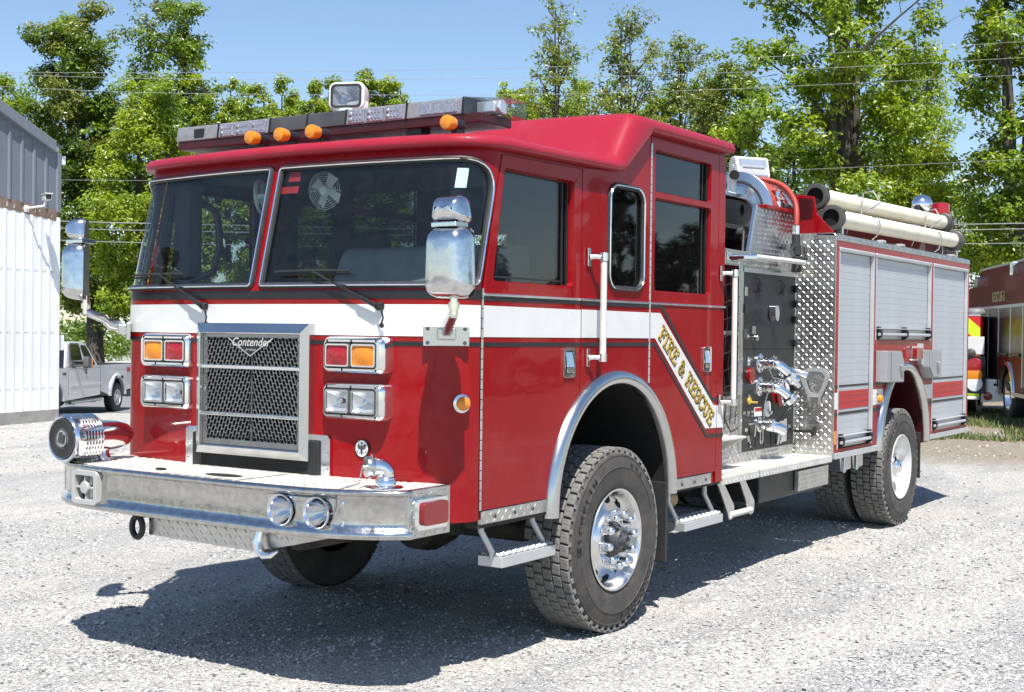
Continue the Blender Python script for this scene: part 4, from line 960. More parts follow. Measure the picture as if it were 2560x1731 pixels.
build(MB().panel(rrect(-.098, .098, -.072, .072, .03, 4), [rrect(-.084, .084, -.058, .058, .022, 4)], lambda u, v, d: tuple(sp(u, v, .074-d)), .01), 'lamp_ring', 'rubber', sl_, bevel=.002)
build(MB().panel(rrect(-.09, .09, -.064, .064, .025, 4), [], lambda u, v, d: tuple(sp(u, v, .066-d)), .004), 'spotlight_glass', 'clear_pane', sl_)
build(MB().lathe([(.11, 2.985), (.108, 3.0), (.085, 3.015), (.085, 3.05), (.075, 3.055)], (.92, .32, 0), 'z', 24).box(.90, .95, .20, .44, 3.03, 3.10), 'spotlight_yoke', 'white_plastic', sl_, smooth=40)
build(MB().lathe([(.14, 2.70), (.14, 2.985), (.12, 2.99)], (.92, .32, 0), 'z', 24), 'spotlight_pedestal', 'red', sl_, smooth=40)
# antenna with spring at the back of the crew roof
mb = MB(); a, b = Vector((2.72, -.80, 3.01)), Vector((2.90, -.82, 3.13))
an = build(MB().tube([a, a.lerp(b, .5)], .022, 10), 'antenna', 'black_metal', eng)
mb = MB().tube([a.lerp(b, .35), b], .014, 8)
dd = (b-a).normalized(); e1 = dd.cross(Vector((0, 1, 0))).normalized(); e2 = dd.cross(e1)
mb.tube([a.lerp(b, .4+.5*k/60)+(e1*cos(k*.9)+e2*sin(k*.9))*.024 for k in range(60)], .005, 5); build(mb, 'antenna_spring', 'dark_grey', an)
# round amber marker beside the front door hinge
for sg in (-1,):
    mc = nose(sg*1.235, 1.372, .002); mn = (nose(sg*1.235, 1.372, .1)-nose(sg*1.235, 1.372, 0)).normalized(); e1 = Vector((0, 0, 1)).cross(mn).normalized(); e2 = Vector((0, 0, 1))
    k_ = build(MB().lathe([(.047, 0), (.046, .008), (.036, .014), (.03, .014)], mc, (e1, e2, mn), 24), 'side_marker', 'chrome', eng, smooth=50)
    build(MB().lathe([(.034, .012), (.034, .03), (.03, .045), (.02, .055), (.0, .058)], mc, (e1, e2, mn), 20), 'amber_dome', 'amber_lens', k_, smooth=50)

# ------------------------------------------------------------------ handrails on the cab side
for sg in (-1, 1):
    for hx, z0, z1, y in ((1.145, 1.575, 2.165, 1.30), (2.885, 1.262, 2.150, 1.31)):
        r_ = build(MB().tube([(hx+.06, sg*y, z0), (hx+.06, sg*y, z1)], .0185, 14), 'grab_rail', 'rail_white', eng, label='ribbed white grab rail')
        for z in (z0+.01, z1-.02):
            build(MB().box(hx+.0, hx+.03, sg*1.222, sg*1.236, z-.05, z+.05).tube([(hx-.03+.045, sg*1.235, z), (hx+.03, sg*1.26, z+.003), (hx+.06, sg*y, z)], [.018, .014, .018], 10).cyl((hx+.06, sg*y, z-.022), (hx+.06, sg*y, z+.026), .024, 14), 'rail_bracket', 'chrome', r_, bevel=.003)

# ------------------------------------------------------------------ drop steps under the cab doors
for sg in (-1, 1):
    for x0, x1, zt in ((.375, .895, .585), (2.47, 3.05, .520)):
        y0, y1 = 1.05, 1.20
        s_ = build(MB().panel([(x0, y0), (x1, y0), (x1, y1), (x0, y1)], [], lambda u, v, d: (u, sg*v, zt-.012-d), .055), 'cab_step', 'brushed', eng, bevel=.004, label='open aluminium step below the cab door')
        q = MB(); n = 9
        for i in range(n):
            for j in range(2):
                cx = x0+.03+(x1-x0-.06)*i/(n-1); cy = sg*(y0+.035+.08*j); rr = .024
                q.tube([(cx+rr*cos(a), cy+rr*sin(a), zt-.006+.008*(k % 2)) for k, a in enumerate([2*pi*k/10 for k in range(10)])], .006, 4, closed=True)
        build(q, 'step_grip', 'brushed', s_)
        for hx in (x0+.01, x1-.03):
            q = MB().tube([(hx, sg*1.13, zt-.03), (hx, sg*1.13, zt+.01), (hx-.055, sg*1.10, zt+.12), (hx-.06, sg*1.10, .80)], .016, 10); build(q, 'step_strut', 'brushed', s_)
simple('brushed_white', (.66, .66, .65), .3, .35, var=.05, scale=6, dust=.1)
simple('red_vinyl', (.36, .012, .014), .4, var=.06); simple('slat_black', (.012, .012, .014), .4)
simple('coupling_grey', (.075, .074, .068), .5, .3, var=.2, dust=.15)
# ------------------------------------------------------------------ wheels
TR = .535
def arc_text(mb, txt, r, size, a_mid, y, step, flip=1):
    """raised letters round the sidewall, tops outward; angles in degrees from +x"""
    n = len(txt)
    for i, ch in enumerate(txt):
        if ch == ' ': continue
        a = radians(a_mid+(i-(n-1)/2)*step); rad = Vector((cos(a), 0, sin(a))); tang = Vector((-sin(a), 0, cos(a)))*(1 if step > 0 else -1)
        up = rad if flip > 0 else -rad
        put_text(mb, ch, rad*r+Vector((0, y, 0)), tang, up, size, 0, .0012, .0015*size/.05)
def tyre_profile(w, low=False):
    # (radius, offset from the outer face, inward positive)
    return [(.288, .028), (.302, .012), (.318, .004), (.35, .0), (.395, -.006), (.42, -.0075), (.4215, -.0105), (.426, -.0105), (.4275, -.0075), (.46, -.002), (.485, .006), (.4875, .003), (.495, .004), (.4965, .009), (.509, .018), (.519, .034), (.521, .06), (.522, w/2), (.521, w-.06), (.519, w-.034), (.509, w-.018), (.49, w-.006), (.44, w+.004), (.39, w+.006), (.33, w-.004), (.30, w-.014), (.288, w-.028)]
TW = .315
BLK = None
def tread_blocks(pattern, seg=46):
    """block centres and half sizes for one tyre; blocks are boxes with a sipe groove"""
    rows = [(-.118, .024), (-.062, .026), (0, .028), (.062, .026), (.118, .024)] if pattern == 'steer' else [(-.118, .027), (-.058, .026), (0, .026), (.058, .026), (.118, .027)]
    out = []
    for i, (yc, hw) in enumerate(rows):
        for k in range(seg): out.append((yc, hw, 2*pi*(k+(.5 if i % 2 else 0))/seg))
    return out
def block_geo(mb, hw, r, half_t, sk, h=.0155, edge=0):
    def P(u, y, z): return (u, y+0*z, z)
    t = half_t; e = .003
    zt = h-(.006 if edge else 0)*0
    vs = []
    for z, s in ((0, 1.0), (h-.002, .97), (h, .9)):
        for u, y in ((-t, -hw), (t, -hw), (t, hw), (-t, hw)): vs.append((u*s+sk*y*.5, y*s, z-(edge*max(0, y*s*edge/abs(edge) if edge else 0)*.18 if edge else 0)))
    fs = []
    for q in range(2):
        for i in range(4): fs.append((q*4+i, q*4+(i+1) % 4, q*4+4+(i+1) % 4, q*4+4+i))
    fs.append((8, 9, 10, 11)); mb.add(vs, fs)
    # sipe: a dark zig-zag ridge line cut shown as two thin walls
    zs = h+.0002
    pz = [(0, -.78), (.12, -.3), (-.12, .05), (.12, .35), (0, .8)]
    for a, b in zip(pz, pz[1:]):
        p, q = Vector((a[0]*t+sk*a[1]*hw*.5, a[1]*hw, zs)), Vector((b[0]*t+sk*b[1]*hw*.5, b[1]*hw, zs)); e_ = Vector((.0011, 0, 0))
        mb.add([p-e_, p+e_, q+e_, q-e_], [(0, 1, 2, 3)], 1)
def make_wheel(kind, y_out, x, sg, single_blocks=False):
    """kind: front (aluminium, hub forward) or rear (white dish); sg side; wheel local origin at the outer face centre, +y inward"""
    inw = -sg
    def fl(p): return p
    lo = Vector((x, sg*y_out, TR-.012))
    mb = MB().lathe([(r, o*inw) for r, o in tyre_profile(TW)], (0, 0, 0), 'y', 96)
    wh = build(mb, 'wheel', 'tyre', eng, smooth=40, loc=lo-Vector(EL), label='%s wheel' % ('front' if kind == 'front' else 'rear dual'))
    seg = 46; half = pi*.522/seg*.86
    blocks = tread_blocks('steer', seg)
    rr = .5205
    if single_blocks:
        base = {}
        for yc, hw, a in blocks:
            edge = 1 if yc > .1 else (-1 if yc < -.1 else 0)
            key = (round(hw, 3), edge)
            if key not in base:
                q = MB(); block_geo(q, hw, rr, half, .25, edge=0)
                o = build(q, 'tread_block', ['tread_rubber', 'void'], wh, smooth=30, loc=(0, 0, 0)); base[key] = o; first = True
            else:
                o = base[key].copy(); COL.objects.link(o); o.parent = wh
            R = Matrix(((sin(a), 0, cos(a)), (0, 1, 0), (-cos(a), 0, sin(a)))).to_4x4()
            o.matrix_local = Matrix.Translation(Vector((cos(a)*rr, (TW/2+yc)*inw, sin(a)*rr))) @ R
    else:
        mb = MB()
        for yc, hw, a in blocks:
            q = MB(); block_geo(q, hw, rr, half, .25)
            R = Matrix(((sin(a), 0, cos(a)), (0, 1, 0), (-cos(a), 0, sin(a)))); T = Vector((cos(a)*rr, (TW/2+yc)*inw, sin(a)*rr))
            o0 = len(mb.f); mb.add([R @ Vector(v)+T for v in q.v], q.f); mb.m[o0:] = q.m
        build(mb, 'tread', ['tread_rubber', 'void'], wh, smooth=30, loc=(0, 0, 0), kind='stuff')
    mb = MB(); n = seg
    for k in range(n):                # shoulder lugs
        a = 2*pi*(k+.5)/n; c = Vector((cos(a), 0, sin(a))); t = Vector((-sin(a), 0, cos(a)))
        mb.obox(c*.511+Vector((0, .0135*inw, 0)), t*.013, c*.012, Vector((0, .004, 0)))
    build(mb, 'shoulder_lugs', 'tread_rubber', wh, loc=(0, 0, 0), kind='stuff')
    if sg < 0 and y_out > 1.1:
        runs = (('MICHELIN', .437, .064, 155, -7.6), ('XDA', .437, .05, 62, -8), ('315/80 R22.5', .44, .046, -52, -5.6)) if kind == 'front' else (('MICHELIN', .437, .055, 140, -6.8),)
        for txt, r_, sz, am, sp_ in runs:
            for i, chx in enumerate(txt):
                if chx == ' ': continue
                q = MB(); arc_text(q, chx, r_, sz, am+(i-(len(txt)-1)/2)*sp_, -.0085*inw, sp_); build(q, 'raised_letter', 'tyre_letter', wh, smooth=20, loc=(0, 0, 0))
    D = lambda pr: [(r, o*inw) for r, o in pr]
    if kind == 'front':
        rm = build(MB().lathe(D([(.285, .03), (.297, .012), (.299, .003), (.296, -.001), (.288, .0), (.283, .006), (.276, .03), (.266, .055), (.255, .075), (.246, .082), (.22, .072), (.195, .05), (.182, .03), (.176, .022), (.168, .02), (.11, .02), (.10, .024), (.1, .05)]), (0, 0, 0), 'y', 72), 'rim', 'polished_alu', wh, smooth=35, loc=(0, 0, 0))
        for k in range(10):
            a = 2*pi*(k+.5)/10; c = Vector((.231*cos(a), .0765*inw, .231*sin(a))); ax = Vector((cos(a)*.38, -inw*.92, sin(a)*.38)).normalized(); e1 = ax.cross(Vector((0, 1, 0))).normalized(); e2 = e1.cross(ax)
            h_ = build(MB().lathe([(.026, .0), (.026, .0075), (.0225, .008), (.022, .005), (0, .005)], c, (e1, e2, ax), 18), 'hand_hole', 'void', wh, loc=(0, 0, 0))
        for k in range(10):
            a = 2*pi*k/10+.15; c = Vector((.148*cos(a), .02*inw, .148*sin(a)))
            build(MB().lathe(D([(.034, .0), (.034, -.006), (.028, -.010), (.0265, -.03), (.0255, -.052), (.02, -.066), (.010, -.073), (0, -.074)]), c, 'y', 14), 'lug_nut', 'chrome', wh, smooth=40, loc=(0, 0, 0))
        hb = MB().lathe(D([(.098, .03), (.096, .012), (.074, .008), (.072, -.03), (.066, -.042), (.045, -.046), (.042, -.052), (.0, -.054)]), (0, 0, 0), 'y', 28)
        for k in range(8):
            a = 2*pi*k/8; hb.lathe(D([(.010, -.03), (.010, -.052), (.0, -.054)]), (.056*cos(a), 0, .056*sin(a)), 'y', 8)
        hb.lathe(D([(.032, -.05), (.03, -.068), (.02, -.068), (.018, -.06), (0, -.06)]), (0, 0, 0), 'y', 16)
        build(hb, 'hub', 'dark_grey', wh, loc=(0, 0, 0))
    else:
        rm = build(MB().lathe(D([(.285, .03), (.297, .012), (.299, .003), (.295, -.001), (.287, .001), (.281, .012), (.274, .04), (.262, .09), (.252, .13), (.248, .155), (.235, .165), (.2, .168), (.12, .168), (.1, .165)]), (0, 0, 0), 'y', 72), 'rim', 'chrome' if False else 'brushed_white', wh, smooth=35, loc=(0, 0, 0))
        build(MB().lathe(D([(.118, .17), (.116, .06), (.108, .045), (.07, .038), (.062, .02), (.05, .01), (.0, .004)]), (0, 0, 0), 'y', 32), 'hub', 'chrome', wh, smooth=35, loc=(0, 0, 0))
        for k in range(10):
            a = 2*pi*k/10; build(MB().lathe(D([(.021, .168), (.019, .13), (.012, .122), (0, .12)]), (.167*cos(a), 0, .167*sin(a)), 'y', 8), 'lug_nut', 'chrome', wh, loc=(0, 0, 0))
    return wh
make_wheel('front', 1.225, 1.535, -1, True); make_wheel('front', 1.225, 1.535, 1)
for sg in (-1, 1):
    make_wheel('rear', 1.215, 6.935, sg); make_wheel('rear', 1.215-.36, 6.935, sg)

# ------------------------------------------------------------------ chassis underneath
mb = MB()
for sg in (-1, 1): mb.box(-.3, 9.0, sg*.38, sg*.46, .62, .86)
for x in (.2, 2.4, 3.6, 5.2, 8.4): mb.box(x, x+.08, -.4, .4, .66, .82)
build(mb, 'chassis_frame', 'under', eng, bevel=.008)
for x in (1.535, 6.935):
    mb = MB().cyl((x, -1.1, .52), (x, 1.1, .52), .075, 16).lathe([(.06, -.2), (.17, -.16), (.2, 0), (.17, .16), (.06, .2)], (x, .15, .52), 'x', 20); build(mb, 'axle', 'under', eng)
    for sg in (-1, 1): build(MB().box(x-.62, x+.62, sg*.5, sg*.58, .60, .70), 'leaf_spring', 'under', eng, bevel=.01)
build(MB().cyl((.9, -.55, .72), (.9, .25, .72), .16, 20).box(.5, 1.3, -.6, .5, .80, 1.15), 'engine_sump', 'under', eng)
build(MB().tube([(2.3, -1.0, .66), (2.6, -1.02, .64), (2.75, -.9, .66), (2.8, -.6, .66)], .06, 12), 'exhaust_pipe', 'tan_pipe', eng)
build(MB().box(3.75, 5.05, -1.16, -.5, .50, .70), 'underbody_box', 'black_metal', eng, bevel=.01)
b_ = build(MB().box(4.42, 5.06, -1.20, -1.165, .53, .685), 'box_cover', 'plate_aluminium', eng, bevel=.003)
q = MB(); tread(q, (4.42, -1.2005, .53), (1, 0, 0), (0, 0, 1), (0, -1, 0), .64, .155, .034, .03); build(q, 'tread_pattern', 'plate_aluminium', b_, kind='stuff')
build(MB().cyl((4.3, -.2, .6), (5.4, -.2, .6), .17, 20), 'air_tank', 'black_metal', eng)
# wheel-chock holder below the first body door
ch = build(MB().panel([(5.32, .735), (6.10, .735), (6.10, .60), (5.95, .56), (5.32, .545)], [], lambda u, v, d: (u, -.93+d, v), .25), 'chock_holder', 'stainless', eng, bevel=.006)
for x in (5.55, 5.86):
    build(MB().panel([(x, .73), (x+.26, .73), (x+.26, .585), (x+.05, .575)], [], lambda u, v, d: (u, -1.13+d, v), .19).box(x+.02, x+.06, -1.16, -1.12, .57, .73), 'wheel_chock', 'stainless', ch, bevel=.02, seg=3)
build(MB().tube([(5.02, -1.1, .70), (5.1, -1.12, .66), (5.2, -1.12, .68), (5.22, -1.12, .72)], .016, 8), 'drain_hose', 'tan_pipe', eng)
# folding ladder step under the running board
mb = MB()
for x in (3.02, 3.37):
    mb.panel(rpoly([(x, .72), (x+.09, .72), (x+.285, .53), (x+.27, .45), (x+.2, .44), (x+.17, .5)], .02), [], lambda u, v, d: (u, -1.17-(0 if x < 3.2 else 0)+d, v), .012)
fs_ = build(mb, 'folding_step', 'stainless', eng, bevel=.003, label='folding bar step under the running board')
build(MB().cyl((3.23, -1.165, .475), (3.59, -1.165, .475), .022, 12), 'step_bar', 'rail_white', fs_)

# ------------------------------------------------------------------ running board and pump house
RB = .757
rb = build(MB().panel([(2.99, -1.222), (5.085, -1.222), (5.085, -.86), (2.99, -.86)], [], lambda u, v, d: (u, v, RB-d), .012).box(2.995, 5.08, -1.222, -1.20, RB-.05, RB-.012), 'running_board', 'deck_aluminium', eng, bevel=.003, label='diamond plate running board below the pump panel')
q = MB(); tread(q, (3.0, -1.22, RB+.0005), (1, 0, 0), (0, 1, 0), (0, 0, 1), 2.08, .35, .036, .03, h=.0012); tread(q, (3.0, -1.2225, RB-.048), (1, 0, 0), (0, 0, 1), (0, -1, 0), 2.08, .05, .03, .033)
build(q, 'tread_pattern', 'deck_aluminium', rb, kind='stuff')
build(MB().box(3.608, 3.614, -1.2228, -.87, RB-.05, RB+.001), 'board_joint', 'void', rb)
# pump panel: black sheet in a bright frame
PY = -.89
pp = build(MB().box(4.02, 5.07, PY, PY+.03, .838, 2.215), 'pump_panel', 'panel_black', eng, bevel=.002, label='black pump operator panel with valves and gauges')
build(MB().box(4.00, 5.08, PY-.012, PY+.03, 2.195, 2.235).box(3.985, 4.02, PY-.012, PY+.03, .84, 2.235).box(5.055, 5.075, PY-.012, PY+.03, .84, 2.195), 'panel_frame', 'stainless', pp, bevel=.003)
build(MB().box(4.03, 5.05, PY-.003, PY, 1.612, 1.618), 'panel_seam', 'void', pp)
for z in (2.10, 1.98, 1.85, 1.66, 1.30): build(MB().box(5.03, 5.062, PY-.03, PY-.004, z-.03, z+.03), 'panel_latch', 'black_metal', pp, bevel=.004)
for z in (2.05, 1.92, 1.73): build(MB().box(4.03, 4.075, PY-.022, PY-.002, z-.035, z+.035), 'panel_hinge', 'dark_grey' if z < 2 else 'stainless', pp, bevel=.004)
for x in (4.28, 4.74):
    mb = MB().tube([(x, PY-.002, 2.16), (x, PY-.03, 2.15), (x, PY-.034, 2.08), (x, PY-.005, 2.05), (x+.06, PY-.005, 2.05), (x+.06, PY-.02, 2.13)], .009, 6); build(mb, 'hose_hook', 'black_metal', pp)
build(MB().panel(rpoly([(4.52, 1.955), (4.585, 1.955), (4.61, 1.90), (4.595, 1.84), (4.555, 1.83), (4.525, 1.87)], .02), [], lambda u, v, d: (u, PY-.06+d, v), .055), 'panel_handle', 'chrome', pp, bevel=.014, seg=3)
build(MB().box(4.18, 4.24, PY-.02, PY-.001, 1.73, 1.79).cyl((4.21, PY-.05, 1.70), (4.21, PY, 1.70), .022, 10), 'panel_lock', 'stainless', pp, bevel=.003)
# base of the house: kick strip and the diamond-plate wall left of the panel
def tplate(name, x0, x1, z0, z1, y=PY, m='plate_aluminium', par=eng, th=.02):
    p = build(MB().box(x0, x1, y, y+th, z0, z1), name, m, par, bevel=.002); q = MB(); tread(q, (x0+.003, y-.0005, z0+.003), (1, 0, 0), (0, 0, 1), (0, -1, 0), x1-x0-.004, z1-z0-.004, .036, .033, w=.009, h=.0035); build(q, 'tread_pattern', m, p, kind='stuff'); return p
tplate('kick_plate', 3.70, 5.07, .757, .837, PY-.004)
tplate('pump_side_plate', 2.99, 3.984, .757, 1.27)
build(MB().box(2.99, 3.97, -.55, -.5, 1.27, 2.26), 'hose_bed_divider', 'maroon', eng)
build(MB().box(2.99, 3.97, -.86, -.55, 1.27, 1.29).box(2.985, 3.0, -.9, -.5, 1.27, 2.26), 'hose_bed_floor', 'void', eng)
build(MB().box(3.94, 3.985, PY-.01, -.5, 1.27, 2.26), 'pump_side_post', 'stainless', eng, bevel=.004)
build(MB().box(2.99, 3.94, PY-.005, PY+.01, 1.72, 1.75), 'cross_bar', 'stainless', eng, bevel=.003)
# net of black bungee cord
mb = MB()
for i in range(9):
    x = 3.1+.095*i; mb.tube([(x, PY-.012, 2.2), (x+.05, PY-.02, 1.8), (x-.03, PY-.018, 1.5), (x+.04, PY-.02, 1.25), (x+.02, PY-.016, 1.06)], .0035, 5)
for i in range(9):
    z = 1.1+.125*i; mb.tube([(3.05, PY-.016, z), (3.3, PY-.022, z+.04), (3.6, PY-.02, z-.03), (3.93, PY-.018, z+.03)], .0035, 5)
mb.tube([(3.42, -1.0, 1.28), (3.45, -1.02, 1.12), (3.6, -1.0, 1.02), (3.9, -.92, 1.03)], .006, 6); build(mb, 'bungee_net', 'black_metal', eng)
for z, a in ((.985, .0),):
    st_ = build(MB().box(3.30, 3.70, -1.08, PY, .975, .99).panel([(-1.08, .975), (PY, .975), (PY, .87)], [], lambda u, v, d: (3.32+d, u, v), .012).panel([(-1.08, .975), (PY, .975), (PY, .87)], [], lambda u, v, d: (3.66+d, u, v), .012), 'side_step', 'deck_aluminium', eng, bevel=.003)
    q = MB(); tread(q, (3.30, -1.08, .9905), (1, 0, 0), (0, 1, 0), (0, 0, 1), .4, .19, .036, .03); build(q, 'tread_pattern', 'deck_aluminium', st_, kind='stuff')

# fittings -------------------------------------------------
def ring(c, r, ax='y'): return None
def outlet(z, x0, y1, cap):
    """flanged outlet with elbow turned down and aft"""
    o = build(MB().lathe([(.075, 0), (.075, -.010), (.07, -.014), (.038, -.017)], (x0, PY, z), 'y', 28), 'hose_outlet', 'chrome', eng, smooth=40, label='chrome hose outlet with elbow')
    for k in range(6):
        a = 2*pi*k/6+.4; build(MB().lathe([(.010, -.016), (.009, -.024), (0, -.026)], (x0+.06*cos(a), PY, z+.06*sin(a)), 'y', 8), 'bolt', 'stainless', o)
    pts = [(x0, PY, z), (x0, PY-.08, z), (x0+.0, PY-.13, z-.005), (x0+.02, PY-.175, z-.025), (x0+.05, PY-.205, z-.06), (x0+.075, PY-.225, z-.095)]
    mb = MB().tube(pts, [.036, .036, .039, .038, .036, .035], 24)
    build(mb, 'elbow', 'chrome', o, smooth=60)
    mb = MB(); d = Vector((0, -1, 0))
    for y in (-.05, -.09, -.125): mb.lathe([(.038, y-.01), (.044, y-.006), (.044, y+.006), (.038, y+.01)], (x0, PY, z), 'y', 28)
    build(mb, 'collar', 'chrome', o, smooth=30)
    e = Vector(pts[-1]); dd = (Vector(pts[-1])-Vector(pts[-2])).normalized(); e1 = dd.cross(Vector((0, 1, 0))).normalized(); e2 = e1.cross(dd)
    build(MB().lathe([(.04, -.03), (.05, -.02), (.052, .01), (.047, .022), (.043, .024), (.038, -.01), (0, -.012)], e, (e1, e2, dd), 28), 'swivel', 'chrome', o, smooth=30)
    mb = MB()
    for a in (0.4, 2.5, 4.6): mb.cyl(e+(e1*cos(a)+e2*sin(a))*.048, e+(e1*cos(a)+e2*sin(a))*.07, .007, 8)
    if cap:
        mb.lathe([(.046, .02), (.05, .026), (.05, .05), (.034, .06), (.022, .075), (.022, .11), (0, .115)], e, (e1, e2, dd), 24)
    build(mb, 'cap', 'chrome', o, smooth=40); return o
o1 = outlet(1.505, 4.36, 0, True); o2 = outlet(1.325, 4.36, 0, False)
o3 = build(MB().lathe([(.06, 0), (.058, -.012), (.035, -.015)], (4.80, PY, 1.44), 'y', 24).tube([(4.8, PY, 1.44), (4.8, PY-.12, 1.44), (4.84, PY-.2, 1.40)], .028, 18), 'hose_outlet', 'chrome', eng, smooth=50, label='small chrome outlet near the panel edge')
sv = build(MB().lathe([(.10, -.0), (.10, -.012), (.08, -.016), (.08, -.03), (.07, -.03), (.064, -.012), (0, -.01)], (4.74, PY-.0, 1.27), 'y', 32), 'intake_port', 'chrome', eng, smooth=30, label='large chrome intake ring with red cap')
build(MB().tube([(4.74+.088*cos(a), PY-.05, 1.27+.088*sin(a)) for a in [2*pi*k/28 for k in range(28)]], .014, 8, closed=True), 'intake_ring', 'chrome', sv)
build(MB().lathe([(.06, -.012), (.058, -.026), (0, -.028)], (4.64, PY-.004, 1.24), 'y', 28).tube([(4.66, PY-.03, 1.32), (4.63, PY-.05, 1.25), (4.67, PY-.05, 1.17)], .02, 10), 'intake_cap', 'red_plastic', sv)
lv = build(MB().lathe([(.06, 0), (.06, -.012), (.044, -.016)], (4.36, PY, 1.03), 'y', 24).tube([(4.36, PY, 1.03), (4.36, PY-.09, 1.03), (4.40, PY-.14, 1.01), (4.47, PY-.15, .99)], [.04, .04, .042, .045], 20).lathe([(.048, -.08), (.052, -.12), (.05, -.135), (.04, -.14), (.034, -.11), (0, -.11)], (4.34, PY, 1.03), 'y', 24), 'drain_outlet', 'chrome', eng, smooth=40, label='low chrome outlet at the panel foot')
build(MB().panel(rrect(4.365, 4.435, .875, 1.02, .03, 5), [rrect(4.387, 4.413, .90, 1.0, .012, 4)], lambda u, v, d: (u, PY-.012+d, v), .01), 'drain_slide', 'stainless', lv, bevel=.002)
# chains, gauges, tags and levers on the panel
beads('bead_chain', [(4.40, PY-.10, 1.56), (4.41, PY-.06, 1.46), (4.48, PY-.06, 1.39), (4.6, PY-.12, 1.37)], .007, pp, 'stainless', 2.0)
beads('bead_chain', [(4.36, PY-.10, 1.37), (4.36, PY-.05, 1.2), (4.37, PY-.04, 1.08)], .007, pp, 'stainless', 2.0)
rl = build(MB().panel(rrect(4.11, 4.215, 1.35, 1.475, .05, 6), [], lambda u, v, d: (u, PY-.03+d, v), .03), 'panel_lamp', 'red_plastic', pp, bevel=.012, seg=3)
build(MB().panel(rrect(4.47, 4.575, 1.082, 1.205, .035, 5), [rrect(4.51, 4.535, 1.11, 1.15, .008, 3)], lambda u, v, d: (u, PY-.01+d, v), .01), 'valve_plate', 'white_plastic', pp, bevel=.002)
build(MB().box(4.505, 4.54, PY-.04, PY-.01, 1.105, 1.13).box(4.517, 4.527, PY-.012, PY-.009, 1.15, 1.185), 'valve_lever', 'chrome', pp, bevel=.003)
wt = build(MB().box(4.27, 4.41, PY-.006, PY-.001, 1.095, 1.165), 'warning_tag', 'white_plastic', pp); build(MB().box(4.275, 4.405, PY-.008, PY-.0062, 1.135, 1.16), 'tag_header', 'sticker_red', wt)
build(MB().panel(rpoly([(4.755, .865), (4.915, .868), (4.92, 1.05), (4.78, 1.04), (4.76, 1.02)], .015), [], lambda u, v, d: (u, PY-.008+d, v), .006), 'relief_cover', 'brushed', pp, bevel=.002)
mb = MB()
for x, z in ((4.15, 1.545), (4.15, 1.525), (4.15, 1.50), (4.68, 1.54), (4.17, 1.255), (4.08, 1.13), (4.16, 1.13), (4.23, 1.135), (4.16, .945), (4.17, .92), (4.98, .985), (4.6, 1.02), (4.66, 1.0), (4.12, 1.0)): mb.box(x-.025, x+.025, PY-.005, PY-.001, z-.012, z+.012)
build(mb, 'label_plate', 'stainless', pp, bevel=.001)
mb = MB()
for x, z in ((4.19, 1.54), (4.15, 1.11), (4.22, 1.105), (4.29, 1.10), (4.95, 1.16), (4.95, 1.12), (4.19, .90), (4.2, .87), (4.73, .87), (4.74, .90), (5.0, 1.13), (4.93, 1.31), (4.11, 1.44)): mb.lathe([(.009, 0), (.008, -.008), (0, -.012)], (x, PY, z), 'y', 8)
build(mb, 'knob', 'chrome', pp)
build(MB().cyl((4.17, PY, 1.21), (4.17, PY-.07, 1.21), .008, 8).lathe([(.028, -.0), (.026, -.012), (0, -.014)], (4.17, PY, 1.22), 'y', 14), 'drain_knob', 'gold', pp)
mb = MB()
for x0, x1, z in ((4.09, 4.26, 1.045), (4.6, 4.72, .955), (4.68, 4.78, .958)): mb.tube([(x0, PY-.03, z), (x1, PY-.03, z)], .007, 6).tube([(x1-.02, PY-.03, z), (x1-.02, PY-.02, z-.10)], .007, 6)
build(mb, 'pull_handle', 'stainless', pp)
for x in (4.18, 4.3, 4.46, 4.6, 4.7): build(MB().box(x, x+.012, PY-.0035, PY, .86, 1.02), 'panel_slot', 'void', pp)
build(MB().cyl((5.05, PY-.02, .945), (5.05, PY-.17, .945), .011, 8).lathe([(.02, -.16), (.042, -.17), (.04, -.185), (0, -.19)], (5.05, PY, .945), 'y', 14), 'pull_knob', 'black_metal', pp)

# ------------------------------------------------------------------ top of the pump house
H0 = 2.235
tplate('upper_plate', 3.70, 5.085, H0+.002, 2.345, PY-.002)
# slanted cheek plate and the lower ledge
ck = [(4.12, 2.345), (4.25, 2.712), (5.085, 2.712), (5.085, 2.345)]
c_ = build(MB().panel(ck, [], lambda u, v, d: (u, PY+.004+d, v), .02), 'cheek_plate', 'plate_aluminium', eng, smooth=20)
q = MB(); tread(q, (4.12, PY+.0035, 2.348), (1, 0, 0), (0, 0, 1), (0, -1, 0), .96, .36, .036, .033, w=.009, h=.0035, keep=lambda a, b: a > b*.36+.02); build(q, 'tread_pattern', 'plate_aluminium', c_, kind='stuff')
build(MB().panel([(4.10, 2.345), (4.128, 2.345), (4.262, 2.718), (4.234, 2.718)], [], lambda u, v, d: (u, PY-.012+d, v), .03), 'cheek_edge', 'stainless', c_, bevel=.003)
build(MB().add([(3.0, PY, 2.345), (4.12, PY, 2.345), (4.12, -.1, 2.52), (3.0, -.1, 2.52)], [(0, 1, 2, 3)]).box(3.70, 4.12, PY-.006, PY+.02, 2.335, 2.352), 'ledge', 'plate_aluminium', eng)
build(MB().panel([(4.40, PY-.03), (5.09, PY-.03), (5.09, -.80), (4.40, -.80)], [], lambda u, v, d: (u, v, 2.735-d), .028), 'red_shelf', 'red', eng, bevel=.006)
build(MB().box(4.0, 5.08, -.45, .9, 2.2, 2.6), 'pump_house_top', 'black_metal', eng, bevel=.01)
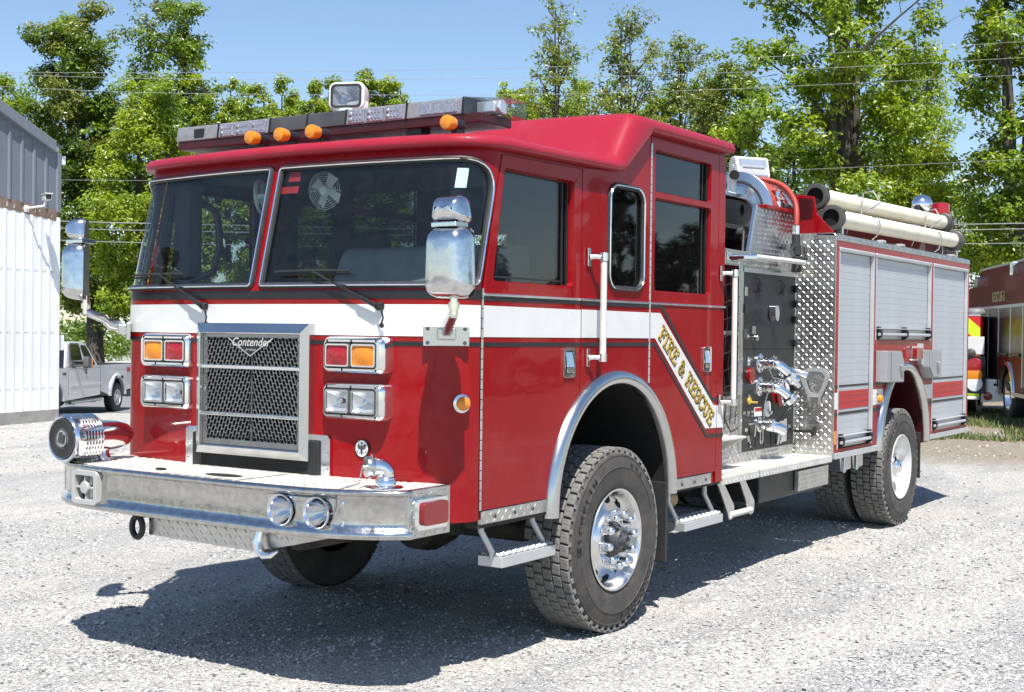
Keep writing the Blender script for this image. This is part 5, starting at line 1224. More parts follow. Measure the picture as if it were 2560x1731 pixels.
# control console below the reel
cs = build(MB().panel([(3.9, 2.47), (4.62, 2.47), (4.78, 2.80), (3.9, 2.79)], [], lambda u, v, d: (u, -.62+d, v), .5), 'deck_console', 'black_metal', eng, bevel=.02, seg=3)
build(MB().box(3.9, 4.82, -.66, -.2, 2.80, 2.835), 'console_lid', 'stainless', cs, bevel=.006)
build(MB().box(3.9, 4.55, -.66, -.62, 2.55, 2.585).cyl((4.46, -.64, 2.53), (4.46, -.70, 2.53), .035, 12).cyl((4.46, -.70, 2.54), (4.40, -.72, 2.36), .011, 8), 'console_lever', 'dark_grey', cs, bevel=.003)
# hose reel: drum between two flanges, red booster hose
RC = Vector((4.86, -.56, 2.715)); RR = .31
hr = build(MB().lathe([(.08, -.26), (RR, -.255), (RR+.006, -.25), (RR+.006, -.243), (RR, -.238), (.2, -.235), (.18, -.2)], RC, 'x', 56).lathe([(.18, .2), (.2, .235), (RR, .238), (RR+.006, .243), (RR+.006, .25), (RR, .255), (.08, .26)], RC, 'x', 56).cyl(RC+Vector((-.22, 0, 0)), RC+Vector((.22, 0, 0)), .17, 32), 'hose_reel', 'stainless', eng, smooth=40, label='steel reel of red booster hose above the pump panel')
mb = MB(); nt = 90
for k in range(nt):
    a = 2*pi*k/nt; mb.obox(RC+Vector((-.262, .235*cos(a), .235*sin(a))), Vector((.006, 0, 0)), Vector((0, cos(a), sin(a)))*.012, Vector((0, -sin(a), cos(a)))*.0045)
mb.lathe([(.235, -.268), (.235, -.256), (.21, -.256), (.21, -.268)], RC, 'x', 48); build(mb, 'reel_gear', 'dark_grey', hr)
mb = MB()
for x in (-.2, -.15, -.1, -.05, 0, .05, .1, .15, .2):
    mb.tube([RC+Vector((x, .25*cos(a), .25*sin(a))) for a in [2*pi*k/36 for k in range(36)]], .027, 10, closed=True)
build(mb, 'hose_coil', 'red_hose', hr)
build(MB().box(4.3, 4.46, -.50, -.3, 2.83, 2.93).cyl((4.40, -.62, 2.83), (4.40, -.62, 2.97), .036, 14).cyl((4.40, -.62, 2.955), (4.31, -.68, 2.965), .042, 14), 'reel_motor', 'brushed', hr, bevel=.004)
build(MB().lathe([(.041, 0), (.036, .004), (.0, .004)], (4.309, -.681, 2.965), (Vector((0.5547, -.832, 0)), Vector((0, 0, 1)), Vector((-.832, -.5547, 0))), 14), 'motor_port', 'void', hr)
hp = [(4.95, -.60, 3.005), (5.02, -.72, 2.98), (5.0, -.84, 2.91), (4.94, -.93, 2.80), (4.89, -.965, 2.70), (4.86, -.975, 2.60)]
hp = [tuple(v) for v in [Vector(p) for p in spline(hp, 5)]]
nz_ = build(MB().tube(hp, .023, 12), 'booster_hose', 'red_hose', hr)
hp2 = [(4.84, -.56, 2.99), (4.93, -.68, 2.95), (4.98, -.76, 2.86), (4.97, -.79, 2.74)]
build(MB().tube(spline(hp2, 5), .021, 10), 'booster_hose', 'red_hose', hr)
x, y = 4.86, -.975
nb = build(MB().tube([(x, y, 2.60), (x, y, 2.53)], .031, 14), 'hose_nozzle', 'chrome', eng, label='black pistol-grip hose nozzle hanging on the cheek plate')
build(MB().cyl((x, y, 2.53), (x-.006, y-.005, 2.44), .033, 14).cyl((x-.006, y-.005, 2.44), (x-.012, y-.01, 2.36), .043, 14, r2=.038).cyl((x-.015, y-.012, 2.30), (x-.018, y-.014, 2.23), .036, 12, r2=.042).cyl((x-.012, y-.01, 2.36), (x-.015, y-.012, 2.30), .024, 10).box(x+.03, x+.1, y+.0, y+.06, 2.41, 2.46), 'nozzle_body', 'rubber', nb, bevel=.004)
mb = MB().tube([(x-.02, y-.02, 2.345), (x-.14, y-.05, 2.33), (x-.19, y-.06, 2.34), (x-.15, y-.02, 2.40), (x-.03, y+.0, 2.44)], .014, 6).tube([(x-.19, y-.06, 2.335), (x-.0, y-.09, 2.335), (x+.10, y-.03, 2.43)], .013, 6); build(mb, 'nozzle_bail', 'rubber', nb)
# horizontal rail across the top of the panel
gb = build(MB().tube([(3.87, -1.05, 2.297), (4.83, -1.05, 2.304)], .020, 14), 'grab_rail', 'rail_white', eng, label='horizontal white grab rail over the pump panel')
build(MB().tube([(3.76, -.90, 2.29), (3.78, -1.0, 2.292), (3.88, -1.05, 2.297)], [.022, .017, .026], 10), 'rail_bracket', 'chrome', gb)
build(MB().box(3.71, 3.78, -.905, -.89, 2.25, 2.33), 'bracket_plate', 'chrome', gb, bevel=.002)
build(MB().tube([(4.83, -1.05, 2.304), (4.93, -1.02, 2.305), (4.95, -.9, 2.305)], [.024, .016, .02], 10), 'rail_bracket', 'chrome', gb)
# chrome valve caps on the red shelf
for x, y in ((4.88, -.80), (5.29, -.80)):
    v_ = build(MB().lathe([(.042, 2.735), (.042, 2.80), (.036, 2.805), (.07, 2.815), (.072, 2.822), (.03, 2.845), (.025, 2.86), (.05, 2.885), (.054, 2.892), (.04, 2.895), (0, 2.893)], (x, y, 0), 'z', 24), 'chrome_valve', 'chrome', eng, smooth=40)
build(MB().tube([(4.95, -.82, 2.77), (5.25, -.84, 2.765)], .03, 12), 'valve_pipe', 'dark_grey', eng)
# floodlight on a pole above the reel
FC = Vector((4.92, -.55, 3.10)); fx = Vector((-.55, -.835, 0)).normalized(); sx = Vector((.835, -.55, 0)).normalized(); uz = Vector((0, 0, 1))
def fp(u, v, d): return FC+sx*u+uz*v+fx*d
w2 = .155
outl = [(.05, -.085), (.055, -.06), (.02, .07), (.0, .085), (-.05, .08), (-.09, .03), (-.09, -.04), (-.04, -.09)]
fl = build(MB().panel([(d, v) for d, v in outl], [], lambda u, v, d: tuple(fp(-w2+d, v, u)), 2*w2), 'floodlight', 'white_plastic', eng, bevel=.006, label='white quartz floodlight on a pole')
build(MB().add([fp(-w2+.02, -.07, .06), fp(w2-.02, -.07, .06), fp(w2-.02, .065, .026), fp(-w2+.02, .065, .026)], [(0, 1, 2, 3)]), 'floodlight_glass', 'clear_pane', fl)
build(MB().add([fp(-w2+.02, -.07, .0565), fp(w2-.02, -.07, .0565), fp(w2-.02, .065, .0225), fp(-w2+.02, .065, .0225)], [(0, 1, 2, 3)]).cyl(fp(-w2+.05, .0, .045), fp(w2-.05, .0, .045), .008, 8), 'reflector', 'lamp_silver', fl)
mb = MB()
for k in range(9): mb.obox(fp(-w2-.004, -.06+.016*k, -.02), sx*.006, uz*.003, fx*(.05-.004*abs(k-4)))
mb.lathe([(.025, 0), (.02, .01), (0, .012)], fp(-w2, 0, -.01), (fx, uz, -sx), 12); build(mb, 'cooling_fin', 'white_plastic', fl)
mb = MB().cyl(FC+Vector((.02, .06, -.09)), FC+Vector((.02, .06, -.5)), .02, 10).tube([fp(w2, -.03, -.02), fp(w2+.02, -.1, -.03), fp(.1, -.13, -.04)], .012, 8).tube([fp(.1, -.06, -.08), fp(.2, -.1, -.12), fp(.26, -.16, -.2), fp(.27, -.26, -.3)], .009, 8); build(mb, 'floodlight_pole', 'stainless', fl)

# ------------------------------------------------------------------ rear body
BX0, BX1, BZ0, BZ1 = 5.09, 9.15, .775, 2.50
# front wall in diamond plate, facing the running board
fw = build(MB().panel([(-1.222, .758), (-.87, .758), (-.87, 2.555), (-1.19, 2.555), (-1.222, 2.53)], [], lambda u, v, d: (BX0+d, u, v), .02), 'body_front_plate', 'plate_aluminium', eng, smooth=20, label='diamond plate front wall of the rear body')
q = MB(); tread(q, (BX0-.0005, -1.215, .765), (0, 1, 0), (0, 0, 1), (-1, 0, 0), .34, 1.76, .034, .034, w=.0065, h=.002); build(q, 'tread_pattern', 'plate_aluminium', fw, kind='stuff')
# folding step on that wall: bow shaped tread
c0 = Vector((BX0-.012, -1.075, 1.40)); o = [(-.125, -.02), (-.115, .03), (-.06, .062), (0, .066), (.06, .062), (.115, .03), (.125, -.02), (.06, -.16), (.035, -.2), (-.035, -.2), (-.06, -.16)]
fo = build(MB().panel(rpoly(o, .03, 4), [rpoly([(-.09, -.01), (-.07, .025), (0, .035), (.07, .025), (.09, -.01), (.04, -.14), (-.04, -.14)], .02, 4)], lambda u, v, d: (c0.x-.03+d, c0.y+u, c0.z+v), .03), 'folding_step', 'box_grey', eng, bevel=.006, label='bow shaped folding step on the diamond plate wall')
mb = MB().tube([(c0.x-.012, c0.y-.07, c0.z-.045), (c0.x-.016, c0.y, c0.z-.03), (c0.x-.012, c0.y+.07, c0.z-.045)], .007, 6).tube([(c0.x-.012, c0.y-.058, c0.z-.075), (c0.x-.016, c0.y, c0.z-.06), (c0.x-.012, c0.y+.058, c0.z-.075)], .007, 6); build(mb, 'tread_bar', 'stainless', fo)
mb = MB().obox(c0+Vector((-.03, 0, -.2)), (.03, 0, 0), (0, .05, 0), (0, 0, .03)).cyl(c0+Vector((-.05, 0, -.24)), c0+Vector((-.02, 0, -.24)), .02, 8); build(mb, 'step_hinge', 'stainless', fo, bevel=.003)
build(MB().panel([(-1.125+.075*cos(a)+.07, 1.0+.045*sin(a)) for a in [pi*k/12 for k in range(13)]], [], lambda u, v, d: (BX0-.03+d, u, v), .03), 'wall_lamp', 'stainless', eng, bevel=.006)
# side skin with door openings and wheel arch (driver and far side)
AX, AZ, AR = 6.93, .74, .72
D1, D2, D3 = (5.185, 6.065, .80, 2.445), (6.105, 7.77, 1.69, 2.445), (7.835, 9.10, .80, 2.445)
def arcp(a0, a1, n): return [(AX+AR*cos(radians(a0+(a1-a0)*k/n)), AZ+AR*sin(radians(a0+(a1-a0)*k/n))) for k in range(n+1)]
sk_out = [(BX0+.02, .775), (BX0+.02, 2.50), (BX1, 2.50), (BX1, .775)] + [(AX+AR, .775)] + arcp(4, 176, 40) + [(AX-AR, .775)]
for sg in (-1, 1):
    mp = lambda y0: (lambda u, v, d: (u, sg*(y0-d), v))
    holes = [[(a, c), (b, c), (b, d), (a, d)] for a, b, c, d in (D1, D2, D3)]
    build(MB().panel(sk_out, holes, mp(W), .02), 'body_side', 'red', eng, smooth=20, label='red side skin of the rear body')
    P = []
    for k in range(31):
        a = radians(-3+186*k/30); P.append([(AX+.67*cos(a), sg*1.21, AZ+.69*sin(a)), (AX+.67*cos(a), sg*.5, AZ+.69*sin(a))])
    build(MB().grid(P), 'wheel_well', 'maroon', eng)
    build(flare(AX, AZ, 0, 180, .725, skirt=.02), 'wheel_arch_trim', 'stainless', eng, smooth=50)
    build(MB().box(7.58, 7.60, sg*.62, sg*1.19, .36, .8), 'mud_flap', 'rubber', eng, bevel=.004)
    # roller doors: each slat is a piece
    for (x0, x1, z0, z1), full in ((D1, 1), (D2, 0), (D3, 1)):
        rd = build(MB().box(x0+.02, x1-.02, sg*1.165, sg*1.175, z0, z1), 'roller_door', 'dark_grey', eng, label='silver roller shutter door')
        for a, b in ((x0, x0+.026), (x1-.026, x1)): build(MB().box(a, b, sg*1.19, sg*1.2225, z0, z1), 'door_jamb', 'brushed', rd, bevel=.003)
        build(MB().box(x0+.027, x0+.033, sg*1.178, sg*1.212, z0, z1-.03).box(x1-.062, x1-.0275, sg*1.178, sg*1.19, z0, z1-.03), 'jamb_seal', 'rubber', rd)
        build(MB().panel([(1.18, z1-.032), (1.228, z1-.032), (1.232, z1-.01), (1.215, z1+.006), (1.18, z1+.006)], [], lambda u, v, d: (x0+d, sg*u, v), x1-x0), 'door_header', 'brushed', rd, bevel=.003)
        zb = z0+.10; n = int(round((z1-.035-zb)/.0545)); hgt = (z1-.035-zb)/n
        sx0, sx1 = x0+.034, x1-.034
        first = None
        stripe = [(1.298, 1.321, 'slat_black'), (1.118, 1.272, 'red'), (1.070, 1.098, 'slat_black')] if full else []
        key = (round(hgt, 4), round(sx1-sx0, 3), sg)
        for k in range(n):
            za = zb+hgt*k
            if first is None:
                m_ = MB().panel([(0, .0002), (.0058, .0003), (.0075, .0022), (.0075, hgt*.5), (.0075, hgt-.0022), (.0058, hgt-.0003), (0, hgt-.0002)], [], lambda u, v, d: (d, sg*u, v), sx1-sx0)
                o = build(m_, 'slat', 'shutter_aluminium', rd, smooth=8, loc=Vector((sx0, sg*1.183, za))-Vector(EL)); first = o
            else:
                o = first.copy(); COL.objects.link(o); o.parent = rd; o.location = Vector((sx0, sg*1.183, za))
            o.location = Vector((sx0, sg*1.183, za))
        for a, b, m in ((1.300, 1.321, 'black_vinyl'), (1.118, 1.271, 'red_vinyl'), (1.070, 1.098, 'black_vinyl')) if full else ():
            # tape split at each slat joint
            cuts = [a]+[zb+hgt*k for k in range(n) if a+.006 < zb+hgt*k < b-.006]+[b]; q = MB()
            for c, d in zip(cuts, cuts[1:]): q.box(sx0+.002, sx1-.002, sg*1.1922, sg*1.1935, c+.002, d-.002)
            build(q, 'reflective_tape', m, rd)
        # lift bar with black end brackets
        lz = z0+.02
        build(MB().box(sx0, sx1, sg*1.178, sg*1.20, lz-.015, lz+.075), 'bottom_rail', 'brushed', rd, bevel=.003)
        build(MB().cyl((sx0+.02, sg*1.238, lz+.03), (sx1-.02, sg*1.238, lz+.03), .014, 12).box(sx0+.02, sx1-.02, sg*1.2, sg*1.24, lz+.078, lz+.086), 'lift_bar', 'brushed', rd, bevel=.002)
        xs = [sx0+.05, sx1-.05]+([(sx0+sx1)/2] if not full else [])
        for x in xs: build(MB().panel(rpoly([(1.195, lz-.02), (1.25, lz+.0), (1.258, lz+.06), (1.235, lz+.085), (1.195, lz+.09)], .012), [], lambda u, v, d: (x-.02+d, sg*u, v), .04).box(x-.03, x+.03, sg*1.205, sg*1.235, lz+.087, lz+.1), 'bar_bracket', 'black_metal', rd, bevel=.004)
    # sill rails
    for x0, x1 in ((5.13, 6.17), (7.70, 9.16)):
        build(MB().box(x0, x1, sg*1.17, sg*1.232, .722, .772), 'body_sill', 'brushed', eng, bevel=.005)
    for x in (5.17, 6.12): build(MB().lathe([(.011, 0), (0, .006)], (x, sg*1.2325, .75), 'y', 8, sgn=sg), 'bolt', 'stainless', eng)
    # red/white/black vinyl on the fixed skin beside the arch
    for x0, x1 in ((5.112, 5.183), (6.066, 6.36), (7.51, 7.833)):
        zt = 1.262
        for z0, z1, m in ((1.126, 1.262, 'white_vinyl'), (1.299, 1.320, 'black_vinyl'), (1.072, 1.098, 'black_vinyl')):
            xx0, xx1 = x0, x1
            if x0 > 6 and x0 < 7: xx1 = AX-sqrt(max(.01, (AR+.03)**2-((z0+z1)/2-AZ)**2))-.002
            if x0 > 7.4: xx0 = AX+sqrt(max(.01, (AR+.03)**2-((z0+z1)/2-AZ)**2))+.002
            build(MB().box(xx0, xx1, sg*(W+.001), sg*(W+.003), z0, z1), 'white_stripe' if m[0] == 'w' else 'black_pinstripe', m, eng)
    # amber marker by the arch, breather boxes, warning light
    b_ = build(MB().lathe([(.05, 0), (.048, .01), (.036, .018)], (6.165, sg*W, 1.178), 'y', 24, sgn=sg), 'side_marker', 'chrome', eng, smooth=50)
    build(MB().lathe([(.036, .014), (.036, .04), (.028, .055), (0, .06)], (6.165, sg*W, 1.178), 'y', 20, sgn=sg), 'amber_dome', 'amber_lens', b_, smooth=50)
    bx = build(MB().panel([(6.13, 1.325), (6.60, 1.315), (6.60, 1.50), (6.53, 1.595), (6.13, 1.598)], [], lambda u, v, d: (u, sg*(W+.10-d), v), .10), 'bottle_box', 'box_grey', eng, bevel=.004, label='grey breathing-air bottle compartment')
    build(MB().panel([(6.245, 1.33), (6.59, 1.322), (6.59, 1.497), (6.525, 1.586), (6.245, 1.588)], [], lambda u, v, d: (u, sg*(W+.108-d), v), .006), 'box_lid', 'box_grey', bx, bevel=.002)
    build(MB().box(6.46, 6.54, sg*(W+.108), sg*(W+.135), 1.42, 1.47), 'box_latch', 'stainless', bx, bevel=.004)
    bx = build(MB().panel([(7.37, 1.60), (7.80, 1.595), (7.80, 1.33), (7.50, 1.335), (7.37, 1.44)], [], lambda u, v, d: (u, sg*(W+.10-d), v), .10), 'bottle_box', 'box_grey', eng, bevel=.004, label='grey breathing-air bottle compartment')
    build(MB().panel([(7.385, 1.588), (7.70, 1.585), (7.70, 1.34), (7.51, 1.345), (7.385, 1.445)], [], lambda u, v, d: (u, sg*(W+.108-d), v), .006), 'box_lid', 'box_grey', bx, bevel=.002)
    build(MB().box(7.60, 7.67, sg*(W+.108), sg*(W+.135), 1.44, 1.49), 'box_latch', 'stainless', bx, bevel=.004)
    wl_ = build(MB().panel(rrect(7.08, 7.33, 1.50, 1.635, .015, 3), [], lambda u, v, d: (u, sg*(W+.03-d), v), .03), 'marker_housing', 'chrome', eng, bevel=.006)
    build(MB().panel(rrect(7.11, 7.31, 1.515, 1.62, .02, 4), [], lambda u, v, d: (u, sg*(W+.065-d), v), .034), 'warning_lens', 'red_plastic', wl_, bevel=.012, seg=3)
    build(MB().box(7.33, 7.37, sg*W, sg*(W+.05), 1.46, 1.66), 'lamp_guard', 'brushed', wl_, bevel=.003)
    build(MB().box(5.112, 5.160, sg*(W+.001), sg*(W+.006), .84, .95), 'amber_reflector', 'amber_lens', eng, bevel=.002)
    for z in (2.33, 2.27, 2.06, 1.52, 1.47, 1.25): build(MB().lathe([(.006, 0), (0, .004)], (5.145, sg*W, z), 'y', 8, sgn=sg), 'bolt', 'stainless', eng)
    # diamond-plate top edge
    te = build(MB().panel([(1.06, 2.552), (1.205, 2.552), (1.224, 2.535), (1.224, 2.498), (1.218, 2.498), (1.218, 2.53), (1.06, 2.54)], [], lambda u, v, d: (BX0+d, sg*u, v), BX1-BX0+.01), 'top_edge', 'plate_aluminium', eng, bevel=.004)
    q = MB(); tread(q, (BX0+.02, sg*1.2245, 2.498), (1, 0, 0), (0, 0, 1), (0, sg, 0), BX1-BX0, .04, .036, .042, w=.012, h=.0045); tread(q, (BX0+.02, sg*1.07, 2.5525), (1, 0, 0), (0, sg, 0), (0, 0, 1), BX1-BX0, .13, .036, .034, w=.010, h=.003)
    build(q, 'tread_pattern', 'plate_aluminium', te, kind='stuff')
    for x in (6.9, 8.6, 6.35): build(MB().box(x-.05, x+.05, sg*1.10, sg*1.21, 2.553, 2.575), 'edge_cover', 'brushed', te, bevel=.004)
build(MB().box(BX1-.02, BX1, -1.2, 1.2, .8, 2.5).box(BX0+.03, BX1, -1.15, -1.1, 1.48, 2.45).box(BX0+.03, BX1, 1.1, 1.15, 1.48, 2.45).box(BX0+.02, BX1, -1.1, 1.1, 2.45, 2.5), 'body_inner', 'dark_grey', eng)
# hose bed: red upper walls
for sg in (-1, 1):
    build(MB().panel([(5.09, 2.55), (9.10, 2.55), (9.10, 2.78), (5.09, 2.87)], [], lambda u, v, d: (u, sg*(.90-d), v), .03), 'hose_bed_wall', 'red', eng, bevel=.004, label='red upper wall of the hose bed')
hb_ = build(MB().panel([(-1.205, 2.555), (-.88, 2.555), (-.88, 2.875), (-1.03, 2.855), (-1.05, 2.72)], [[(-.99, 2.69), (-.905, 2.67), (-.905, 2.845), (-.99, 2.83)]] if False else [], lambda u, v, d: (5.10+d, u, v), .02), 'hose_bed_front', 'red', eng, bevel=.004)
build(MB().panel([(-1.02, 2.68), (-.90, 2.66), (-.90, 2.85), (-1.02, 2.835)], [], lambda u, v, d: (5.097+d, u, v), .002), 'bed_recess', 'maroon', hb_)
build(MB().box(5.12, 9.08, -.87, .87, 2.5, 2.60), 'hose_bed', 'black_metal', eng)
# rear beacon and corner lamps
for sg in (-1, 1):
    be = build(MB().box(8.95, 9.15, sg*1.02, sg*.84, 2.95, 3.02).box(9.0, 9.1, sg*.98, sg*.88, 2.55, 2.95), 'beacon_bracket', 'stainless', eng, bevel=.008)
    build(MB().lathe([(.105, 3.02), (.108, 3.03), (.108, 3.05), (.095, 3.055), (.098, 3.10), (.092, 3.145), (.075, 3.152), (0, 3.155)], (9.05, sg*.93, 0), 'z', 28), 'beacon_dome', 'red_lens', be, smooth=40)
    build(MB().lathe([(.11, .05), (.112, .04), (.105, .0), (.08, -.05), (.03, -.09), (0, -.09)], (8.80, sg*.80, 3.12), 'x', 24, sgn=1), 'work_lamp', 'chrome', be, smooth=50)
    build(MB().cyl((8.75, sg*.80, 3.04), (8.75, sg*.80, 2.75), .02, 10), 'lamp_post', 'chrome', be)
build(MB().box(9.13, 9.19, -1.05, -.86, 2.55, 2.86), 'rear_grille_box', 'stainless', eng, bevel=.006)
# hard suction hoses strapped along the top (they rest on the body: things of their own)
def suction(nm, a, b, label):
    a, b = Vector(a), Vector(b); d = (b-a).normalized(); L = (b-a).length; e1 = d.cross(Vector((0, 0, 1))).normalized(); e2 = e1.cross(d)
    t = thing('suction_hose', label, 'suction hose', a, 0, 'suction hoses on the body top')
    prof_ = [(.071, .10)]; n = 130
    for k in range(n): u = .10+(L-.2)*k/n; prof_ += [(.0705, u), (.0735, u+(L-.2)/n*.5)]
    prof_ += [(.071, L-.10)]
    build(MB().lathe(prof_, a, (e1, e2, d), 28), 'hose_body', 'ivory', t, smooth=50)
    for z, s_ in ((0, 1), (L, -1)):
        cpl = build(MB().lathe([(.070, z+s_*.0), (.078, z+s_*.03) if False else (.082, z+s_*.0), (.103, z+s_*.004), (.106, z+s_*.012), (.106, z+s_*.06), (.098, z+s_*.066), (.092, z+s_*.10), (.082, z+s_*.13), (.074, z+s_*.135)], a, (e1, e2, d), 36), 'hose_coupling', 'coupling_grey', t, smooth=35)
        mb = MB()
        for k in range(3):
            an = 2*pi*k/3+.5; c = a+d*(z+s_*.04)+(e1*cos(an)+e2*sin(an))*.112; mb.obox(c, d*.016, (e1*cos(an)+e2*sin(an))*.012, (e1*-sin(an)+e2*cos(an))*.012)
        build(mb, 'coupling_lug', 'coupling_grey', cpl, bevel=.003)
        build(MB().lathe([(.088, z+s_*.03), (0, z+s_*.031)] if s_ > 0 else [(.088, z+s_*.03), (0, z+s_*.031)], a, (e1, e2, d), 28), 'coupling_bore', 'void', cpl)
    return t
suction('lower', (5.22, -1.13, 2.69), (8.92, -1.13, 2.735), 'lower of two ivory hard suction hoses, lying along the body edge')
suction('upper', (5.24, -.985, 2.872), (9.02, -.985, 2.935), 'upper of two ivory hard suction hoses, resting higher against the red wall')
for x in (6.15, 8.05):
    w_ = build(MB().tube([(x-.02, -.92, 2.58), (x-.02, -.96, 2.68), (x, -1.06, 2.77), (x, -1.08, 2.98), (x+.02, -1.16, 3.0), (x+.10, -1.20, 2.90), (x+.06, -1.10, 2.82)], .007, 6).tube([(x, -1.06, 2.77), (x+.02, -1.21, 2.76), (x+.03, -1.225, 2.70), (x+.02, -1.2, 2.60), (x+.02, -1.16, 2.57)], .007, 6).tube([(x-.02, -.91, 2.85), (x-.01, -.94, 2.96), (x, -1.03, 2.965)], .012, 6), 'hose_clamp', 'stainless', eng, label='bent wire clamp holding the suction hoses')
for x in (5.32, 8.75): build(MB().box(x-.02, x+.02, -1.2, -1.06, 2.555, 2.62), 'hose_cradle', 'stainless', eng, bevel=.006)
# ================================================================== GROUND
def sstep(a, b, t): t = np.clip((t-a)/(b-a), 0, 1); return t*t*(3-2*t)
def gz(x, y):
    s = np.asarray(x)*.61+np.asarray(y)*.79
    u = np.asarray(x)*.79-np.asarray(y)*.61
    return -.62*sstep(19, 30, s)*(1-sstep(2, 14, u))
def vhash(ix, iy, seed=0):
    n = (ix.astype(np.int64)*374761393+iy.astype(np.int64)*668265263+seed*974634777) & 0x7fffffff
    n = ((n ^ (n >> 13))*1274126177) & 0x7fffffff
    return ((n ^ (n >> 16)) & 0xffff)/65535.
def vnoise(x, y, seed=0):
    ix, iy = np.floor(x), np.floor(y); fx, fy = x-ix, y-iy; fx = fx*fx*(3-2*fx); fy = fy*fy*(3-2*fy)
    a = vhash(ix, iy, seed); b = vhash(ix+1, iy, seed); c = vhash(ix, iy+1, seed); d = vhash(ix+1, iy+1, seed)
    return (a*(1-fx)+b*fx)*(1-fy)+(c*(1-fx)+d*fx)*fy
def npmesh(name, v, f, mats, kind=None, mi=None, smooth=False, parent=None, loc=None, cols=None):
    me = bpy.data.meshes.new(name); f = np.asarray(f, np.int32); nf, k = f.shape
    me.vertices.add(len(v)); me.vertices.foreach_set('co', np.asarray(v, np.float32).ravel())
    me.loops.add(nf*k); me.loops.foreach_set('vertex_index', f.ravel())
    me.polygons.add(nf); me.polygons.foreach_set('loop_start', np.arange(0, nf*k, k, dtype=np.int32)); me.polygons.foreach_set('loop_total', np.full(nf, k, np.int32))
    for m in mats: me.materials.append(MAT[m])
    if mi is not None: me.polygons.foreach_set('material_index', np.asarray(mi, np.int32))
    me.polygons.foreach_set('use_smooth', np.full(nf, smooth)); me.update(calc_edges=True); me.validate()
    o = bpy.data.objects.new(name, me); COL.objects.link(o)
    if parent: o.parent = parent; o.location = -wloc(parent) if loc is None else loc
    if kind: o['kind'] = kind
    return o

# gravel material: pale crushed limestone, cells for stones, dusty cream patches, dark pits between
m, t, b = nodes('gravel'); oc = ocoord(t)
v1 = nn(t, 'ShaderNodeTexVoronoi', i_Scale=60.0); v2 = nn(t, 'ShaderNodeTexVoronoi', i_Scale=140.0); v3 = nn(t, 'ShaderNodeTexVoronoi', i_Scale=16.0)
nz = nn(t, 'ShaderNodeTexNoise', i_Scale=.55, i_Detail=7.0, i_Roughness=.65); nz2 = nn(t, 'ShaderNodeTexNoise', i_Scale=6.0, i_Detail=8.0, i_Roughness=.7)
wv = nn(t, 'ShaderNodeTexNoise', i_Scale=30.0, i_Detail=3.0)
mixv = nn(t, 'ShaderNodeMix', data_type='RGBA', blend_type='ADD'); mixv.inputs['Factor'].default_value = .03
t.links.new(oc, mixv.inputs['A']); t.links.new(wv.outputs['Color'], mixv.inputs['B'])
for n_ in (v1, v2, v3): t.links.new(mixv.outputs['Result'], n_.inputs['Vector'])
for n_ in (nz, nz2, wv): t.links.new(oc, n_.inputs['Vector'])
sepc = nn(t, 'ShaderNodeSeparateColor'); t.links.new(v1.outputs['Color'], sepc.inputs[0])
stone = ramp(t, sepc.outputs[0], [(0, (.11, .112, .118)), (.14, (.36, .357, .35)), (.5, (.53, .523, .505)), (1, (.66, .645, .615))])
sep2 = nn(t, 'ShaderNodeSeparateColor'); t.links.new(v2.outputs['Color'], sep2.inputs[0])
fine = ramp(t, sep2.outputs[0], [(0, (.19, .19, .195)), (.18, (.43, .425, .415)), (1, (.63, .615, .59))])
mA = nn(t, 'ShaderNodeMix', data_type='RGBA'); t.links.new(ramp(t, nz2.outputs[0], [(.42, g3(0)), (.6, g3(1))]), mA.inputs['Factor']); t.links.new(stone, mA.inputs['A']); t.links.new(fine, mA.inputs['B'])
mB = nn(t, 'ShaderNodeMix', data_type='RGBA'); t.links.new(ramp(t, nz.outputs[0], [(.50, g3(0)), (.70, g3(.62))]), mB.inputs['Factor']); t.links.new(mA.outputs['Result'], mB.inputs['A']); mB.inputs['B'].default_value = (.60, .57, .50, 1)
# wheel-packed bands running along the yard and darker loose drifts
ns = nn(t, 'ShaderNodeTexNoise', i_Scale=1.0, i_Detail=6.0, i_Roughness=.6); t.links.new(ocoord(t, (.22, .95, 1)), ns.inputs['Vector'])
mD = nn(t, 'ShaderNodeMix', data_type='RGBA', blend_type='MULTIPLY'); mD.inputs['Factor'].default_value = 1
t.links.new(mB.outputs['Result'], mD.inputs['A']); t.links.new(ramp(t, ns.outputs[0], [(.38, (.86, .87, .89)), (.49, (1.07, 1.07, 1.06)), (.57, (1.2, 1.185, 1.15)), (.66, (1.02, 1.02, 1.02))]), mD.inputs['B'])
mB = mD
# bare tan earth on the right far side of the yard
sx = nn(t, 'ShaderNodeSeparateXYZ'); t.links.new(oc, sx.inputs[0])
def mathn(op, a, b_=None):
    n_ = nn(t, 'ShaderNodeMath', operation=op)
    for i, q in enumerate((a, b_)):
        if q is None: continue
        if isinstance(q, (int, float)): n_.inputs[i].default_value = q
        else: t.links.new(q, n_.inputs[i])
    return n_.outputs[0]
ex = mathn('ADD', sx.outputs[0], mathn('MULTIPLY', nz2.outputs[0], 3.0))
ef = mathn('MULTIPLY', ramp(t, mathn('DIVIDE', ex, 30.0), [(.46, g3(0)), (.53, g3(1))]), ramp(t, mathn('DIVIDE', mathn('ADD', sx.outputs[1], 20.0), 40.0), [(.60, g3(1)), (.70, g3(0))]))
mC = nn(t, 'ShaderNodeMix', data_type='RGBA'); t.links.new(mathn('MULTIPLY', ef, .85), mC.inputs['Factor']); t.links.new(mB.outputs['Result'], mC.inputs['A'])
t.links.new(ramp(t, nz2.outputs[0], [(.3, (.24, .19, .13)), (.55, (.36, .30, .22)), (.8, (.46, .42, .34))]), mC.inputs['B'])
